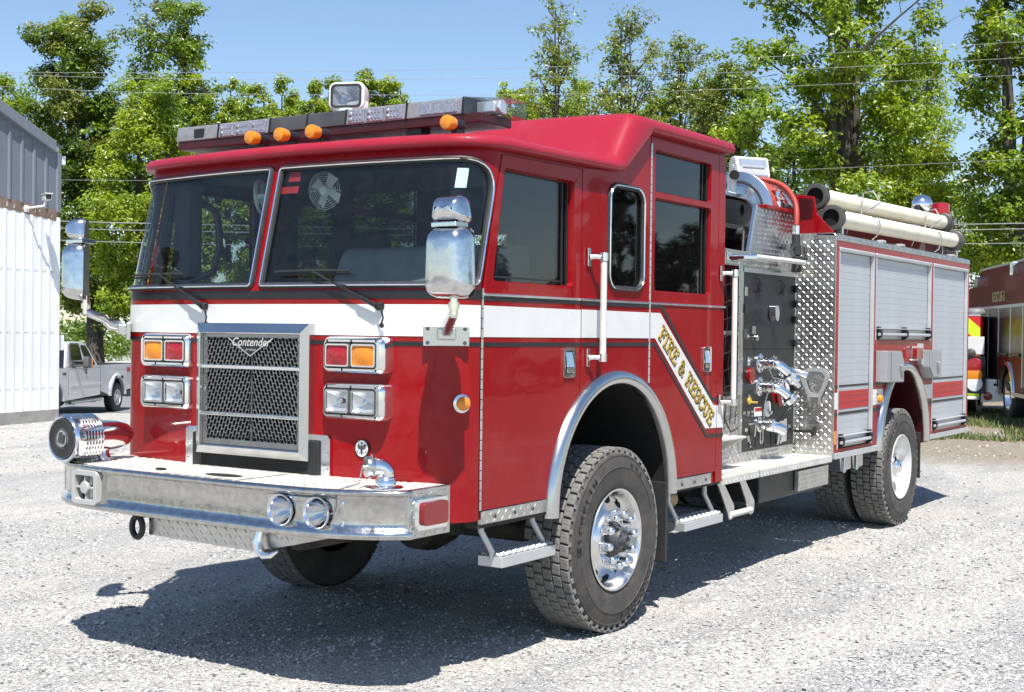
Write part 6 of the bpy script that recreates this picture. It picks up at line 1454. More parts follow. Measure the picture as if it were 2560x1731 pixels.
t.links.new(mC.outputs['Result'], b.inputs['Base Color']); b.inputs['Roughness'].default_value = .95; b.inputs['Specular IOR Level'].default_value = .2
h = mathn('ADD', mathn('MULTIPLY', v1.outputs['Distance'], -.6), mathn('MULTIPLY', v2.outputs['Distance'], -.35)); h = mathn('ADD', h, mathn('MULTIPLY', nz2.outputs[0], .8)); h = mathn('ADD', h, mathn('MULTIPLY', sepc.outputs[1], .35))
bp = nn(t, 'ShaderNodeBump', i_Strength=1.0, i_Distance=.03); t.links.new(h, bp.inputs['Height']); t.links.new(bp.outputs[0], b.inputs['Normal'])
simple('stone', (.42, .413, .40), .95, var=.35, scale=2.3); simple('asphalt', (.17, .175, .185), .9, var=.15, scale=40, dust=.3, bump=.3, bscale=150)
simple('grass', (.085, .13, .03), .7, var=.35, scale=1.2); simple('dry_grass', (.22, .19, .07), .8, var=.3, scale=1.5)
m, t, b = nodes('muddy_water'); b.inputs['Base Color'].default_value = (.05, .035, .018, 1); b.inputs['Roughness'].default_value = .06

# one sheet to the horizon, finer near the camera
gx_ = np.unique(np.concatenate([np.linspace(-400, -30, 12), np.linspace(-30, -7, 24), np.linspace(-7, 16, 300), np.linspace(16, 45, 90), np.linspace(45, 900, 25)]))
gy_ = np.unique(np.concatenate([np.linspace(-400, -20, 14), np.linspace(-20, -7, 20), np.linspace(-7, 12, 240), np.linspace(12, 45, 90), np.linspace(45, 900, 25)]))
X, Y = np.meshgrid(gx_, gy_, indexing='ij')
def micro(x, y):
    return (vnoise(x*1.1, y*1.1, 3)-.5)*.03+(vnoise(x*3.7, y*3.7, 5)-.5)*.016+(vnoise(x*9, y*9, 8)-.5)*.012
def near(x, y): return 1-sstep(14, 22, np.hypot(x, y))
Z = gz(X, Y)+micro(X, Y)*near(X, Y)-.012*near(X, Y)
ni, nj = X.shape; idx = np.arange(ni*nj).reshape(ni, nj)
F = np.stack([idx[:-1, :-1], idx[1:, :-1], idx[1:, 1:], idx[:-1, 1:]], -1).reshape(-1, 4)
npmesh('ground', np.stack([X, Y, Z], -1).reshape(-1, 3), F, ['gravel'], kind='structure', smooth=True)

# loose stones over the yard: real pieces in one object
rng = np.random.default_rng(11)
def stones(n, r0, r1, smin, smax, seed):
    rg = np.random.default_rng(seed)
    d = np.sqrt(rg.uniform(r0*r0, r1*r1, n)); a = YAW+rg.uniform(-.48, .48, n)
    x = CP.x+d*np.cos(a); y = CP.y+d*np.sin(a)
    keep = vnoise(x*1.3, y*1.3, 21)*.6+vnoise(x*.45, y*.45, 22)*.55 > rg.uniform(.15, .85, n); x, y = x[keep], y[keep]; k = len(x)
    s = smin+(smax-smin)*rg.uniform(0, 1, k)**3.2
    base = np.array([(1, 0, 0), (-1, 0, 0), (0, 1, 0), (0, -1, 0), (.3, .2, .8), (-.3, -.3, .7), (0, 0, -.7)], float)
    fc = np.array([(0, 2, 4), (2, 5, 4), (2, 1, 5), (1, 3, 5), (3, 4, 5), (3, 0, 4), (0, 6, 2), (2, 6, 1), (1, 6, 3), (3, 6, 0)])
    P = base[None]*rg.uniform(.6, 1.25, (k, 7, 3)); P[..., 2] *= .62
    th = rg.uniform(0, 2*pi, k); c, s_ = np.cos(th)[:, None], np.sin(th)[:, None]
    px = P[..., 0]*c-P[..., 1]*s_; py = P[..., 0]*s_+P[..., 1]*c; tl = rg.normal(0, .3, (k, 1)); pz = P[..., 2]+px*tl
    V = np.stack([px, py, pz], -1)*s[:, None, None]
    V[..., 0] += x[:, None]; V[..., 1] += y[:, None]; V[..., 2] += (gz(x, y)+micro(x, y)*near(x, y)-.012*near(x, y)+s*.18)[:, None]
    return V.reshape(-1, 3), (fc[None]+(np.arange(k)*7)[:, None, None]).reshape(-1, 3), np.repeat(rg.choice(3, k, p=[.5, .38, .12]), 10)
simple('stone_pale', (.50, .49, .465), .95, var=.2, scale=3); simple('stone_dark', (.14, .145, .155), .95, var=.3, scale=3)
vs, fs, ms, o_ = [], [], [], 0
for n, r0, r1, a, b_, sd in ((60000, 3.0, 7.5, .003, .015, 1), (46000, 7, 13, .005, .019, 2), (16000, 12, 26, .008, .026, 3)):
    v, f, mi = stones(n, r0, r1, a, b_, sd); vs.append(v); fs.append(f+o_); ms.append(mi); o_ += len(v)
npmesh('gravel_stones', np.concatenate(vs), np.concatenate(fs), ['stone', 'stone_pale', 'stone_dark'], kind='stuff', mi=np.concatenate(ms))

# asphalt road behind the yard, running along the pickup
RD = Vector((-.878, -.480, 0)); RN = Vector((.480, -.878, 0)); RC0 = Vector((18.78, 24.0, 0))
P = []
for i in range(-60, 61):
    row = []
    for w in (-7.0, -3.5, 0, 1.6):
        q = RC0+RD*(-i*2.0)+RN*w; row.append((q.x, q.y, float(gz(q.x, q.y))+.02))
    P.append(row)
o = build(MB().grid(P), 'road', 'asphalt', None, kind='structure')
# grass and earth at the right edge of the yard, puddle
def blades(name, n, fn, hmin, hmax, mats, seed):
    rg = np.random.default_rng(seed); x, y = fn(rg, n); k = len(x); hgt = rg.uniform(hmin, hmax, k); a = rg.uniform(0, 2*pi, k); w = .009+hgt*.05
    z = gz(x, y)+micro(x, y)*near(x, y)-.015; l = rg.normal(0, .45, (k, 2))*hgt[:, None]
    V = np.zeros((k, 3, 3)); V[:, 0] = np.stack([x-np.cos(a)*w, y-np.sin(a)*w, z], -1); V[:, 1] = np.stack([x+np.cos(a)*w, y+np.sin(a)*w, z], -1); V[:, 2] = np.stack([x+l[:, 0], y+l[:, 1], z+hgt], -1)
    return npmesh(name, V.reshape(-1, 3), np.arange(k*3).reshape(k, 3), mats, kind='stuff', mi=rg.integers(0, len(mats), k))
def patch(rg, n):
    x = rg.uniform(16, 30, n); y = rg.uniform(-1, 7, n); d = vnoise(x*.9, y*.9, 31)*.6+vnoise(x*3, y*3, 32)*.4; k = d > rg.uniform(.38, .62, n)+(np.abs(x-21.5)/22); return x[k], y[k]
blades('grass', 90000, patch, .04, .17, ['grass', 'grass', 'dry_grass'], 5)
def verge(rg, n):
    i = rg.uniform(-60, 70, n); w = rg.uniform(-12, -7.0, n); x = RC0.x-RD.x*i+RN.x*w; y = RC0.y-RD.y*i+RN.y*w; return x, y
blades('verge_grass', 30000, verge, .15, .55, ['grass', 'grass', 'dry_grass'], 6)
pd = [(15.9+1.9*cos(a)*(1+.12*sin(3*a)), 1.55+.22*sin(a)*(1+.2*cos(2*a))) for a in [2*pi*k/40 for k in range(40)]]
build(MB().add([(x, y, float(gz(x, y))+.012) for x, y in pd], [tuple(range(40))]), 'puddle', 'muddy_water', None, kind='structure')

# ================================================================== METAL BUILDING (left)
def ray(u, v, depth):      # a point seen in the photo at a chosen distance, used to find where things stand
    x, y = u*1.102, v*1.102; return CP+(_f+RV*((x-1280)/3285.89)-UV*((y-865.5)/3285.89))*depth
bc = ray(128.5, 946, 24.0); bn = Vector((.2, -.98, 0)); bd = Vector((-.98, -.2, 0))
def onwall(u, v):
    x, y = u*1.102, v*1.102; d = (_f+RV*((x-1280)/3285.89)-UV*((y-865.5)/3285.89)); k = (bc-CP).dot(bn)/d.dot(bn); return CP+d*k
simple('white_siding', (.84, .85, .86), .5, var=.07, scale=1.5, bump=.05, dust=.22); simple('grey_siding', (.16, .18, .215), .45, var=.08, scale=1.5)
simple('grey_trim', (.17, .19, .22), .4, var=.08); simple('worn_board', (.20, .14, .11), .9, var=.5, scale=3); simple('concrete', (.3, .29, .27), .95, var=.25, scale=3)
BL = 7.0
def hit_(p0, n, u, v):
    x, y = u*1.102, v*1.102; d = (_f+RV*((x-1280)/3285.89)-UV*((y-865.5)/3285.89)); return CP+d*((p0-CP).dot(n)/d.dot(n))
bz0 = onwall(132, 941).z; zmid = onwall(127, 494).z; ztop = onwall(130, 335).z
sl_top = (onwall(0, 233).z-ztop)/((onwall(0, 233)-onwall(130, 335)).length)
sl_mid = (onwall(0, 462).z-zmid)/((onwall(0, 462)-onwall(127, 494)).length)
bl = thing('metal_building', 'white and grey ribbed metal building with a dark roof trim at the left edge', 'building', bc)
bl_w = lambda s, z, d=0: bc+bd*s+Vector((0, 0, z-bc.z))+bn*d
rib = .215; nrib = int(BL/rib)
def ribpanel(name, s, z0, z1, m, gap, thick):
    # one sheet width with a trapezoid rib at its left side
    pr = [(0, 0), (rib*.08, 0), (rib*.16, .015), (rib*.36, .015), (rib*.44, 0), (rib, 0)]
    mb = MB(); mb.grid([[bl_w(s+u, z0(s+u), d+gap) for u, d in pr], [bl_w(s+u, z1(s+u), d+gap) for u, d in pr]]); return build(mb, name, m, bl, smooth=10)
for k in range(nrib):
    s = k*rib
    ribpanel('white_panel', s, lambda q: bz0+.10, lambda q: zmid-.07+q*sl_mid, 'white_siding', .02, 0)
for k in range(int(BL/.30)):
    s = k*.30; pr = [(0, 0), (.02, 0), (.035, .03), (.075, .03), (.09, 0), (.30, 0)]
    mb = MB(); mb.grid([[bl_w(s+u, zmid+.10+(s+u)*sl_mid, d+.015) for u, d in pr], [bl_w(s+u, ztop-.14+(s+u)*sl_top, d+.015) for u, d in pr]]); build(mb, 'grey_panel', 'grey_siding', bl, smooth=10)
mb = MB(); mb.add([bl_w(0, bz0-.6, 0), bl_w(BL, bz0-.6, 0), bl_w(BL, ztop+BL*sl_top, 0), bl_w(0, ztop, 0)], [(0, 1, 2, 3)]); 
eb_ = -bn*9
mb.add([bl_w(0, bz0-.6, 0), bl_w(0, ztop, 0), bl_w(0, ztop, 0)+eb_, bl_w(0, bz0-.6, 0)+eb_], [(0, 1, 2, 3)])
build(mb, 'wall', 'white_siding', bl)
mb = MB().obox(bl_w(.03, (bz0+zmid)/2, .012), bd*.045, Vector((0, 0, (zmid-bz0)/2)), bn*.022); build(mb, 'corner_trim', 'white_siding', bl, bevel=.004)
mb = MB().obox(bl_w(.03, (ztop+zmid)/2+.0, .02), bd*.045, Vector((0, 0, (ztop-zmid)/2-.09)), bn*.03); build(mb, 'corner_trim', 'grey_trim', bl, bevel=.004)
mb = MB(); mb.add([bl_w(0, zmid-.075, .026), bl_w(BL, zmid-.075+BL*sl_mid, .026), bl_w(BL, zmid+.12+BL*sl_mid, .026), bl_w(0, zmid+.12, .026)], [(0, 1, 2, 3)]); build(mb, 'worn_board', 'worn_board', bl)
rg = random.Random(4)
for k in range(14):
    s = .25+k*.21+rg.uniform(-.06, .06); z = zmid+rg.uniform(-.03, .03)+s*sl_mid; w, h_ = rg.uniform(.02, .07), rg.uniform(.03, .08)
    mb = MB().add([bl_w(s, z, .04), bl_w(s+w, z+rg.uniform(-.02, .02), .05), bl_w(s+w*rg.uniform(.8, 1.2), z+h_, .07), bl_w(s+w*.4, z+h_*1.1, .06)], [(0, 1, 2, 3)]); build(mb, 'peeled_flap', 'white_siding', bl)
mb = MB()
for z in (bz0+.5, bz0+1.5, bz0+2.6):
    for k in range(nrib):
        for u in (.62, .9): mb.lathe([(.011, 0), (.010, .005), (0, .007)], bl_w(k*rib+rib*u, z, .021), (bd, Vector((0, 0, 1)), bn), 6)
build(mb, 'siding_screws', 'grey_trim', bl, kind='stuff')
tr_d = (bd+Vector((0, 0, sl_top))).normalized()
mb = MB().obox(bl_w(BL/2-.05, ztop-.10+sl_top*BL/2, .055), tr_d*(BL/2), Vector((0, 0, .105)), bn*.055); build(mb, 'roof_trim', 'grey_trim', bl, bevel=.02)
mb = MB().add([bl_w(-.05, ztop-.01, .09), bl_w(BL, ztop-.01+BL*sl_top, .09), bl_w(BL, ztop-.01+BL*sl_top, -9), bl_w(-.05, ztop-.01, -9)], [(0, 1, 2, 3)]); build(mb, 'roof', 'grey_siding', bl)
mb = MB().obox(bl_w(-.10, ztop-.22, -.02), bd*.05, Vector((0, 0, .08)), bn*.05); build(mb, 'gutter_end', 'white_siding', bl, bevel=.01)
mb = MB().obox(bl_w(BL/2, bz0-.02, .01), bd*(BL/2), Vector((0, 0, .13)), bn*.04); build(mb, 'foundation', 'concrete', bl, bevel=.01)
mb = MB().obox(bl_w(-.15, onwall(140, 778).z, -.1), bd*.09, Vector((0, 0, .14)), bn*.05); build(mb, 'meter_box', 'white_siding', bl, bevel=.01)
# security camera on the wall
q = onwall(101, 458); cs_ = (q-bc).dot(bd); cz = q.z
cs_ = (hit_(bc+bn*.36, bn, 104, 462)-bc).dot(bd)
sc_ = thing('security_camera', 'white security camera on a bracket near the corner of the ribbed building', 'camera', bl_w(cs_, cz, .35))
mb = MB().obox(bl_w(cs_-.02, cz+.03, .36), (bd*.6+bn*.8).normalized()*.15, (bd*.8-bn*.6).normalized()*.055, Vector((0, 0, .05))); build(mb, 'camera_housing', 'white_plastic', sc_, bevel=.012)
mb = MB().obox(bl_w(cs_-.02, cz+.09, .37), (bd*.6+bn*.8).normalized()*.17, (bd*.8-bn*.6).normalized()*.07, Vector((0, 0, .008))); build(mb, 'camera_hood', 'white_plastic', sc_, bevel=.004)
lc = bl_w(cs_-.02, cz+.03, .36)+(bd*.6+bn*.8).normalized()*.151; build(MB().obox(lc, (bd*.6+bn*.8).normalized()*.003, (bd*.8-bn*.6).normalized()*.045, Vector((0, 0, .04))), 'camera_lens', 'black_metal', sc_)
mb = MB().tube([bl_w(cs_+.12, cz-.17, .03), bl_w(cs_+.12, cz-.15, .2), bl_w(cs_+.02, cz-.12, .34), bl_w(cs_, cz-.02, .36)], .02, 8).obox(bl_w(cs_+.12, cz-.17, .04), bd*.05, Vector((0, 0, .06)), bn*.012); build(mb, 'camera_bracket', 'white_plastic', sc_)

simple('rust', (.03, .018, .012), .9, var=.5)
# ================================================================== SILVER PICKUP
simple('pickup_silver', (.55, .56, .59), .3, .25, var=.03, coat=.6); simple('pickup_trim', (.09, .09, .095), .6)
PK = ray(265, 933, 36.0)
pr_ = atan2(-.480, -.878)   # heading
pk = thing('pickup_truck', 'silver extended-cab pickup truck on the road beside the white building', 'pickup truck', (PK.x, PK.y, float(gz(PK.x, PK.y))+.02), pr_)
# local frame: +x forward, +y left (towards us), z up; rear axle at x = 0 on the near wheel's outer face (y = 0)
TWD = 2.02
def PB(mb, name, m, **k): return build(mb, name, m, k.pop('parent', pk), loc=(0, 0, 0), **k)
WB = 3.98; ARk = .52
def warch(cx, r, n=16): return [(cx+r*cos(pi*k/n), .46+r*sin(pi*k/n)) for k in range(n+1)]
lower = [(-1.25, .62), (-1.25, 1.26), (1.86, 1.27), (1.90, 1.28)] 
bed = [(-1.25, .62), (-1.25, 1.285), (1.14, 1.30), (1.14, .62), (.60, .50)] + warch(0, .50) + [(-.6, .56)]
cab = [(1.17, .52), (1.17, 1.30), (2.95, 1.285), (4.95, 1.17), (5.06, 1.05), (5.08, .60), (WB+.6, .50)] + warch(WB, .50) + [(WB-.60, .46)]
def pside(poly, y0, y1, name, m, bev=.05, **k): return PB(MB().panel(poly, [], lambda u, v, d: (u, y0-d, v), y0-y1), name, m, bevel=bev, seg=3, **k)
pside(bed, 0, -TWD, 'bed', 'pickup_silver', .03); pside(cab, .01, -TWD-.01, 'cab_body', 'pickup_silver', .05)
PB(MB().panel([(-1.2, -.06), (1.1, -.06), (1.1, -TWD+.06), (-1.2, -TWD+.06)], [], lambda u, v, d: (u, v, 1.305-d), .02), 'bed_opening', 'void')
# greenhouse with tumblehome
gh = [(1.22, 1.28), (1.62, 1.88), (1.80, 1.93), (2.62, 1.93), (2.80, 1.87), (3.28, 1.27)]
mb = MB(); n = len(gh)
def gy(z): return -.02-.20*max(0, (z-1.28)/.65)
mb.add([(x, gy(z), z) for x, z in gh]+[(x, -TWD-gy(z), z) for x, z in gh], [tuple(range(n)), tuple(range(n, 2*n))[::-1]]+[(i, (i+1) % n, (i+1) % n+n, i+n) for i in range(n)])
PB(mb, 'cab_roof', 'pickup_silver', bevel=.05, seg=3)
def pgl(name, pts, m='tinted_glass'): PB(MB().panel(pts, [], lambda u, v, d: (u, gy(v)+.012-d, v), .008), name, m, smooth=20)
simple('dark_window', (.012, .013, .014), .06, coat=.5)
pgl('side_window', rpoly([(2.20, 1.30), (2.10, 1.80), (2.18, 1.86), (2.58, 1.85), (2.72, 1.78), (2.98, 1.36), (2.9, 1.30)], .05), 'dark_window')
pgl('rear_quarter_window', rpoly([(1.42, 1.32), (1.70, 1.82), (1.98, 1.84), (2.05, 1.80), (1.98, 1.32)], .04), 'dark_window')
PB(MB().add([(2.84, -.25, 1.84), (2.84, -TWD+.25, 1.84), (3.30, -TWD+.06, 1.29), (3.30, -.06, 1.29)], [(0, 1, 2, 3)]), 'windshield', 'dark_window')
PB(MB().panel([(2.93, 1.28), (3.06, 1.28), (3.0, 1.40), (2.74, 1.84), (2.6, 1.90), (2.13, 1.885), (2.1, 1.85), (2.56, 1.86), (2.68, 1.81)], [], lambda u, v, d: (u, gy(v)+.016-d, v), .012), 'window_visor', 'pickup_trim', smooth=20)
mr = PB(MB().panel(rpoly([(2.42, 1.27), (2.42, 1.53), (2.64, 1.56), (2.66, 1.27)], .05), [], lambda u, v, d: (u, .30-d, v), .14), 'side_mirror', 'pickup_trim', bevel=.03, seg=3)
PB(MB().panel(rpoly([(2.38, 1.28), (2.38, 1.50), (2.44, 1.52), (2.44, 1.27)], .03), [], lambda u, v, d: (u, .31-d, v), .09), 'mirror_lamp', 'amber_lens', bevel=.01, parent=mr)
PB(MB().tube([(2.6, .18, 1.44), (2.85, -.0, 1.44)], .025, 8).tube([(2.6, .18, 1.33), (2.85, .0, 1.32)], .025, 8).box(2.78, 3.0, -.03, .02, 1.27, 1.46), 'mirror_arm', 'pickup_trim', parent=mr)
PB(MB().box(2.06, 2.16, .012, .03, 1.10, 1.26), 'door_handle', 'pickup_trim', bevel=.01); PB(MB().lathe([(.03, .012), (.02, .03)], (2.24, 0, 1.22), 'y', 12), 'door_lock', 'pickup_trim')
PB(MB().box(1.148, 1.162, .004, .008, .56, 1.29).box(3.16, 3.168, .0105, .013, .55, 1.2).box(1.2, 3.2, .0105, .012, 1.245, 1.25), 'panel_gap', 'dark_grey')
PB(MB().panel(rpoly([(1.0, .80), (3.1, .80), (3.1, .84), (1.0, .84)], .01), [], lambda u, v, d: (u, .02-d, v), .02), 'body_crease', 'pickup_silver', bevel=.01)
PB(MB().tube([(1.35, .10, .43), (1.42, .12, .42), (3.3, .12, .42)], .042, 12).box(1.6, 1.68, -.15, .1, .35, .45).box(2.9, 2.98, -.15, .1, .35, .45), 'side_bar', 'stainless')
for cx in (0, WB):
    P = []
    for k in range(25):
        a = pi*k/24; P.append([(cx+r*cos(a), d, .46+r*sin(a)) for r, d in ((.47, -.05), (.47, .03), (.50, .055), (.56, .05), (.60, .012), (.60, -.02))])
    PB(MB().grid(P), 'wheel_arch_flare', 'pickup_silver', smooth=50)
    PB(MB().grid([[(cx+.48*cos(pi*k/20), .01, .46+.48*sin(pi*k/20)), (cx+.48*cos(pi*k/20), -.5, .46+.48*sin(pi*k/20))] for k in range(21)]), 'wheel_well', 'void')
    for yy, s_ in ((.02, 1), (-TWD-.02, -1)):
        w_ = PB(MB().lathe([(.20, s_*-.04), (.215, s_*-.01), (.26, 0), (.34, 0), (.385, s_*-.025), (.40, s_*-.06), (.402, s_*-.20), (.385, s_*-.24), (.3, s_*-.26)], (cx, yy, .40), 'y', 40), 'wheel', 'rubber', smooth=40)
        r_ = PB(MB().lathe([(.222, s_*-.01), (.212, s_*.002), (.2, s_*-.02), (.16, s_*-.03), (.10, s_*-.01), (.05, s_*.01), (0, s_*.012)], (cx, yy, .40), 'y', 32), 'rim', 'brushed', parent=w_)
        for k in range(5):
            a = 2*pi*k/5; PB(MB().lathe([(.032, s_*-.020), (.03, s_*-.0165), (0, s_*-.0165)], (cx+.135*cos(a), yy, .40+.135*sin(a)), 'y', 10), 'rim_hole', 'void', parent=w_)
PB(MB().box(-1.0, 4.7, -1.6, -.35, .38, .62).cyl((1.7, -.9, .42), (3.0, -.9, .42), .2, 16), 'underbody', 'under')
mb = MB(); put_text(mb, 'FX4', (-.80, .006, 1.13), (-1, 0, 0), (0, 0, 1), .16, .25, .002, .006); PB(mb, 'bed_decal', 'sticker_red', smooth=20)
PB(MB().box(3.30, 3.5, .012, .016, 1.10, 1.17), 'fender_badge', 'pickup_trim')
PB(MB().box(5.05, 5.20, -TWD-.03, .03, .50, .74).box(-1.38, -1.22, -TWD, 0, .50, .68), 'bumper', 'chrome', bevel=.04); PB(MB().box(5.07, 5.09, -TWD+.4, -.4, .78, 1.08), 'grille', 'chrome', bevel=.02)
PB(MB().panel(rpoly([(-.30, .965), (-.14, .99), (-.18, .90), (-.3, .90)], .02), [], lambda u, v, d: (u, .06-d, v), .004).panel(rpoly([(.10, .99), (.26, .97), (.32, .86), (.2, .92)], .02), [], lambda u, v, d: (u, .06-d, v), .004), 'rust_patch', 'rust')
# ================================================================== DARK RED RESCUE TRUCK (right edge) and a chevron-backed engine
def RP(px, py): return (2380+px*.3822)/1.102, (600+py*.3822)/1.102
def hit(p0, n, u, v):
    x, y = u*1.102, v*1.102; d = (_f+RV*((x-1280)/3285.89)-UV*((y-865.5)/3285.89)); return CP+d*((p0-CP).dot(n)/d.dot(n))
paint('dark_red', (.13, .003, .004), .5, .05); simple('shutter_dark', (.035, .032, .026), .3, 0, var=.3, scale=2); simple('lime', (.62, .86, .02), .5, var=.05); simple('chevron_red', (.55, .02, .02), .45, var=.06)
simple('faded_gold', (.42, .36, .16), .5, var=.3, scale=5)
pl, pr2 = ray(*RP(181, 900), 30.0), ray(2323, 880, 25.6)
ru = (pr2-pl); ru.z = 0; ru.normalize(); rn = Vector((ru.y, -ru.x, 0)); 
if rn.dot(CP-pl) < 0: rn = -rn
rt = thing('rescue_truck', 'dark red rescue truck with tall shutters parked at the far right edge', 'fire truck', (pl.x, pl.y, float(gz(pl.x, pl.y))))
def ron(px, py): q = hit(pl, rn, *RP(px, py)); return (q-pl).dot(ru), q.z
def rq(s, z, d=0): return Vector((pl.x, pl.y, 0))+ru*s+Vector((0, 0, z))+rn*d
def RB_(name, pts, d0, d1, m, par=None, **k):
    return build(MB().panel(pts, [], lambda u, v, d: tuple(rq(u, v, d0-d)), d0-d1), name, m, par or rt, **k)
s_top = ron(181, 245)[1]; z_sh_t = ron(300, 452)[1]; z_sh_b = ron(185, 942)[1]; zb_ = ron(190, 968)[1]
ztop_ = .5*(ron(200, 228)[1]+ron(460, 118)[1])
wc = ron(352, 965)[0]; 
L_ = 7.6; arch_r = .66
lowz = z_sh_b-.12
awc = wc+.12
outl = [(0, lowz), (0, ztop_), (L_, ztop_), (L_, lowz), (awc+arch_r, lowz)]+[(awc+arch_r*cos(pi*k/16), .52+arch_r*1.05*sin(pi*k/16)) for k in range(17) if .52+arch_r*1.05*sin(pi*k/16) > lowz]+[(awc-arch_r, lowz)]
RB_('body', outl, 0, -2.4, 'dark_red', smooth=20)
RB_('tread_edge', [(-.02, ztop_), (L_, ztop_), (L_, ztop_+.05), (-.02, ztop_+.05)], .03, -.1, 'plate_aluminium')
xs = [0.03]+[ron(x, 700)[0] for x in (240, 308, 387, 468)]+[ron(468, 700)[0]+1.25, ron(468, 700)[0]+2.5]
for a, b in zip(xs, xs[1:]):
    over = a < awc+.5 and b > awc-.5
    zb2 = .52+arch_r*1.05+.12 if over else z_sh_b
    dr = RB_('roller_door', [(a+.05, zb2), (b-.03, zb2), (b-.03, z_sh_t), (a+.05, z_sh_t)], .012, -.02, 'shutter_dark', bevel=.003)
    n = int((z_sh_t-zb2)/.11)
    for k in range(n):
        z0 = zb2+.05+(z_sh_t-zb2-.05)*k/n; RB_('slat', [(a+.07, z0), (b-.05, z0), (b-.05, z0+(z_sh_t-zb2-.05)/n-.008), (a+.07, z0+(z_sh_t-zb2-.05)/n-.008)], .02, .012, 'shutter_dark', dr)
    RB_('door_frame', [(a-.03, zb2), (a+.05, zb2), (a+.05, z_sh_t+.06), (a-.03, z_sh_t+.06)], .03, -.02, 'brushed', dr, bevel=.004)
    build(MB().tube([rq(a+.1, zb2+.05, .05), rq(b-.08, zb2+.05, .05)], .03, 8), 'lift_bar', 'black_metal', dr)
RB_('door_header', [(0, z_sh_t), (L_, z_sh_t), (L_, z_sh_t+.07), (0, z_sh_t+.07)], .035, -.02, 'brushed', bevel=.005)
RB_('body_sill', [(0, lowz), (awc-arch_r-.05, lowz), (awc-arch_r-.05, lowz+.08), (0, lowz+.08)], .04, -.02, 'brushed', bevel=.005)
RB_('body_sill', [(awc+arch_r+.05, lowz), (L_, lowz), (L_, lowz+.08), (awc+arch_r+.05, lowz+.08)], .04, -.02, 'brushed', bevel=.005)
P = []
for k in range(25):
    a = pi*k/24; P.append([tuple(rq(awc+r*cos(a), .52+r*1.05*sin(a), d)) for r, d in ((arch_r-.05, -.02), (arch_r-.04, .05), (arch_r+.03, .045), (arch_r+.06, 0))])
build(MB().grid(P), 'wheel_arch_trim', 'stainless', rt, smooth=50)
for d0 in (-.02, -2.1):
    c = rq(awc, .53, d0)
    w_ = build(MB().lathe([(.3, .03), (.34, 0), (.45, -.005), (.51, .03), (.53, .06), (.53, .26), (.5, .3)], c, (ru, Vector((0, 0, 1)), -rn), 40), 'wheel', 'rubber', rt, smooth=40)
    build(MB().lathe([(.31, .01), (.3, 0), (.28, .03), (.25, .12), (.12, .13), (.11, .05), (0, .04)], c, (ru, Vector((0, 0, 1)), -rn), 32), 'rim', 'chrome', w_, smooth=40)
mb = MB(); cz_ = ron(305, 375); put_text(mb, 'RESCUE-3', rq(cz_[0], cz_[1], .006), ru, (0, 0, 1), .30, 0, .003, .006)
build(mb, 'side_lettering', 'faded_gold', rt, smooth=20)
for px, py in ((193, 275), (430, 188)):
    s, z = ron(px, py); l_ = RB_('scene_light', rrect(s-.14, s+.14, z-.13, z+.13, .02, 3), .12, 0, 'chrome', bevel=.01); RB_('scene_lens', rrect(s-.10, s+.06, z-.09, z+.07, .01, 3), .126, .121, 'clear_lens', l_)
RB_('cab', [(-2.3, .7), (-2.3, 1.9), (-2.0, ztop_-.35), (-.03, ztop_-.25), (-.03, .7)], -.03, -2.35, 'dark_red', bevel=.05, seg=3)
RB_('cab_stripe', [(-2.2, 2.35), (-.05, 2.35), (-.05, 2.43), (-2.2, 2.43)], -.02, -.029, 'white_vinyl')
RB_('underbody', [(.2, .45), (awc-.7, .45), (awc-.7, lowz), (.2, lowz)], -.3, -2.0, 'under'); RB_('underbody', [(awc+.8, .5), (L_, .5), (L_, lowz), (awc+.8, lowz)], -.2, -2.0, 'under')
# engine seen from behind: chevron panel, three tail lamps, beacon
ea = ray(*RP(178, 1020), 28.2); ev = (CP-ea); ev.z = 0; ev.normalize(); ev = (ev*.985+Vector((-ev.y, ev.x, 0))*-.17).normalized(); eu = Vector((0, 0, 1)).cross(ev)   # eu to the right in the picture
ce = thing('fire_truck', 'rear of a fire truck with red and lime chevrons seen beyond the engine', 'fire truck', (ea.x, ea.y, 0))
def eon(px, py): q = hit(ea, ev, *RP(px, py)); return (q-ea).dot(eu), q.z
def eq(s, z, d=0): return Vector((ea.x, ea.y, 0))+eu*s+Vector((0, 0, z))+ev*d
def EB(name, pts, d0, d1, m, par=None, **k): return build(MB().panel(pts, [], lambda u, v, d: tuple(eq(u, v, d0-d)), d0-d1), name, m, par or ce, **k)
zt_, zb3 = eon(140, 498)[1], eon(140, 1030)[1]
EB('body', [(-2.35, zb3), (0, zb3), (0, zt_), (-2.35, zt_)], -.01, -4.5, 'dark_red', bevel=.02)
EB('top_rail', [(-2.35, zt_), (.0, zt_), (.0, zt_+.035), (-2.35, zt_+.035)], .01, -.1, 'brushed')
hgt = zt_-zb3; cw_ = .33
for k in range(-2, 16):           # chevron stripes: slanting down to the right
    pts = [(-1.3, zb3+k*cw_), (0, zb3+k*cw_-1.15), (0, zb3+(k+1)*cw_-1.15), (-1.3, zb3+(k+1)*cw_)]
    cl_ = []
    def clip(poly, f):
        out = []
        for i in range(len(poly)):
            a, b_ = poly[i-1], poly[i]; fa, fb = f(a), f(b_)
            if (fa >= 0) != (fb >= 0): t_ = fa/(fa-fb); out.append((a[0]+(b_[0]-a[0])*t_, a[1]+(b_[1]-a[1])*t_))
            if fb >= 0: out.append(b_)
        return out
    pts = clip(clip(pts, lambda p: p[1]-zb3), lambda p: zt_-p[1])
    if len(pts) < 3: continue
    EB('chevron_stripe', pts, .004, .001, 'lime' if k % 2 else 'chevron_red')
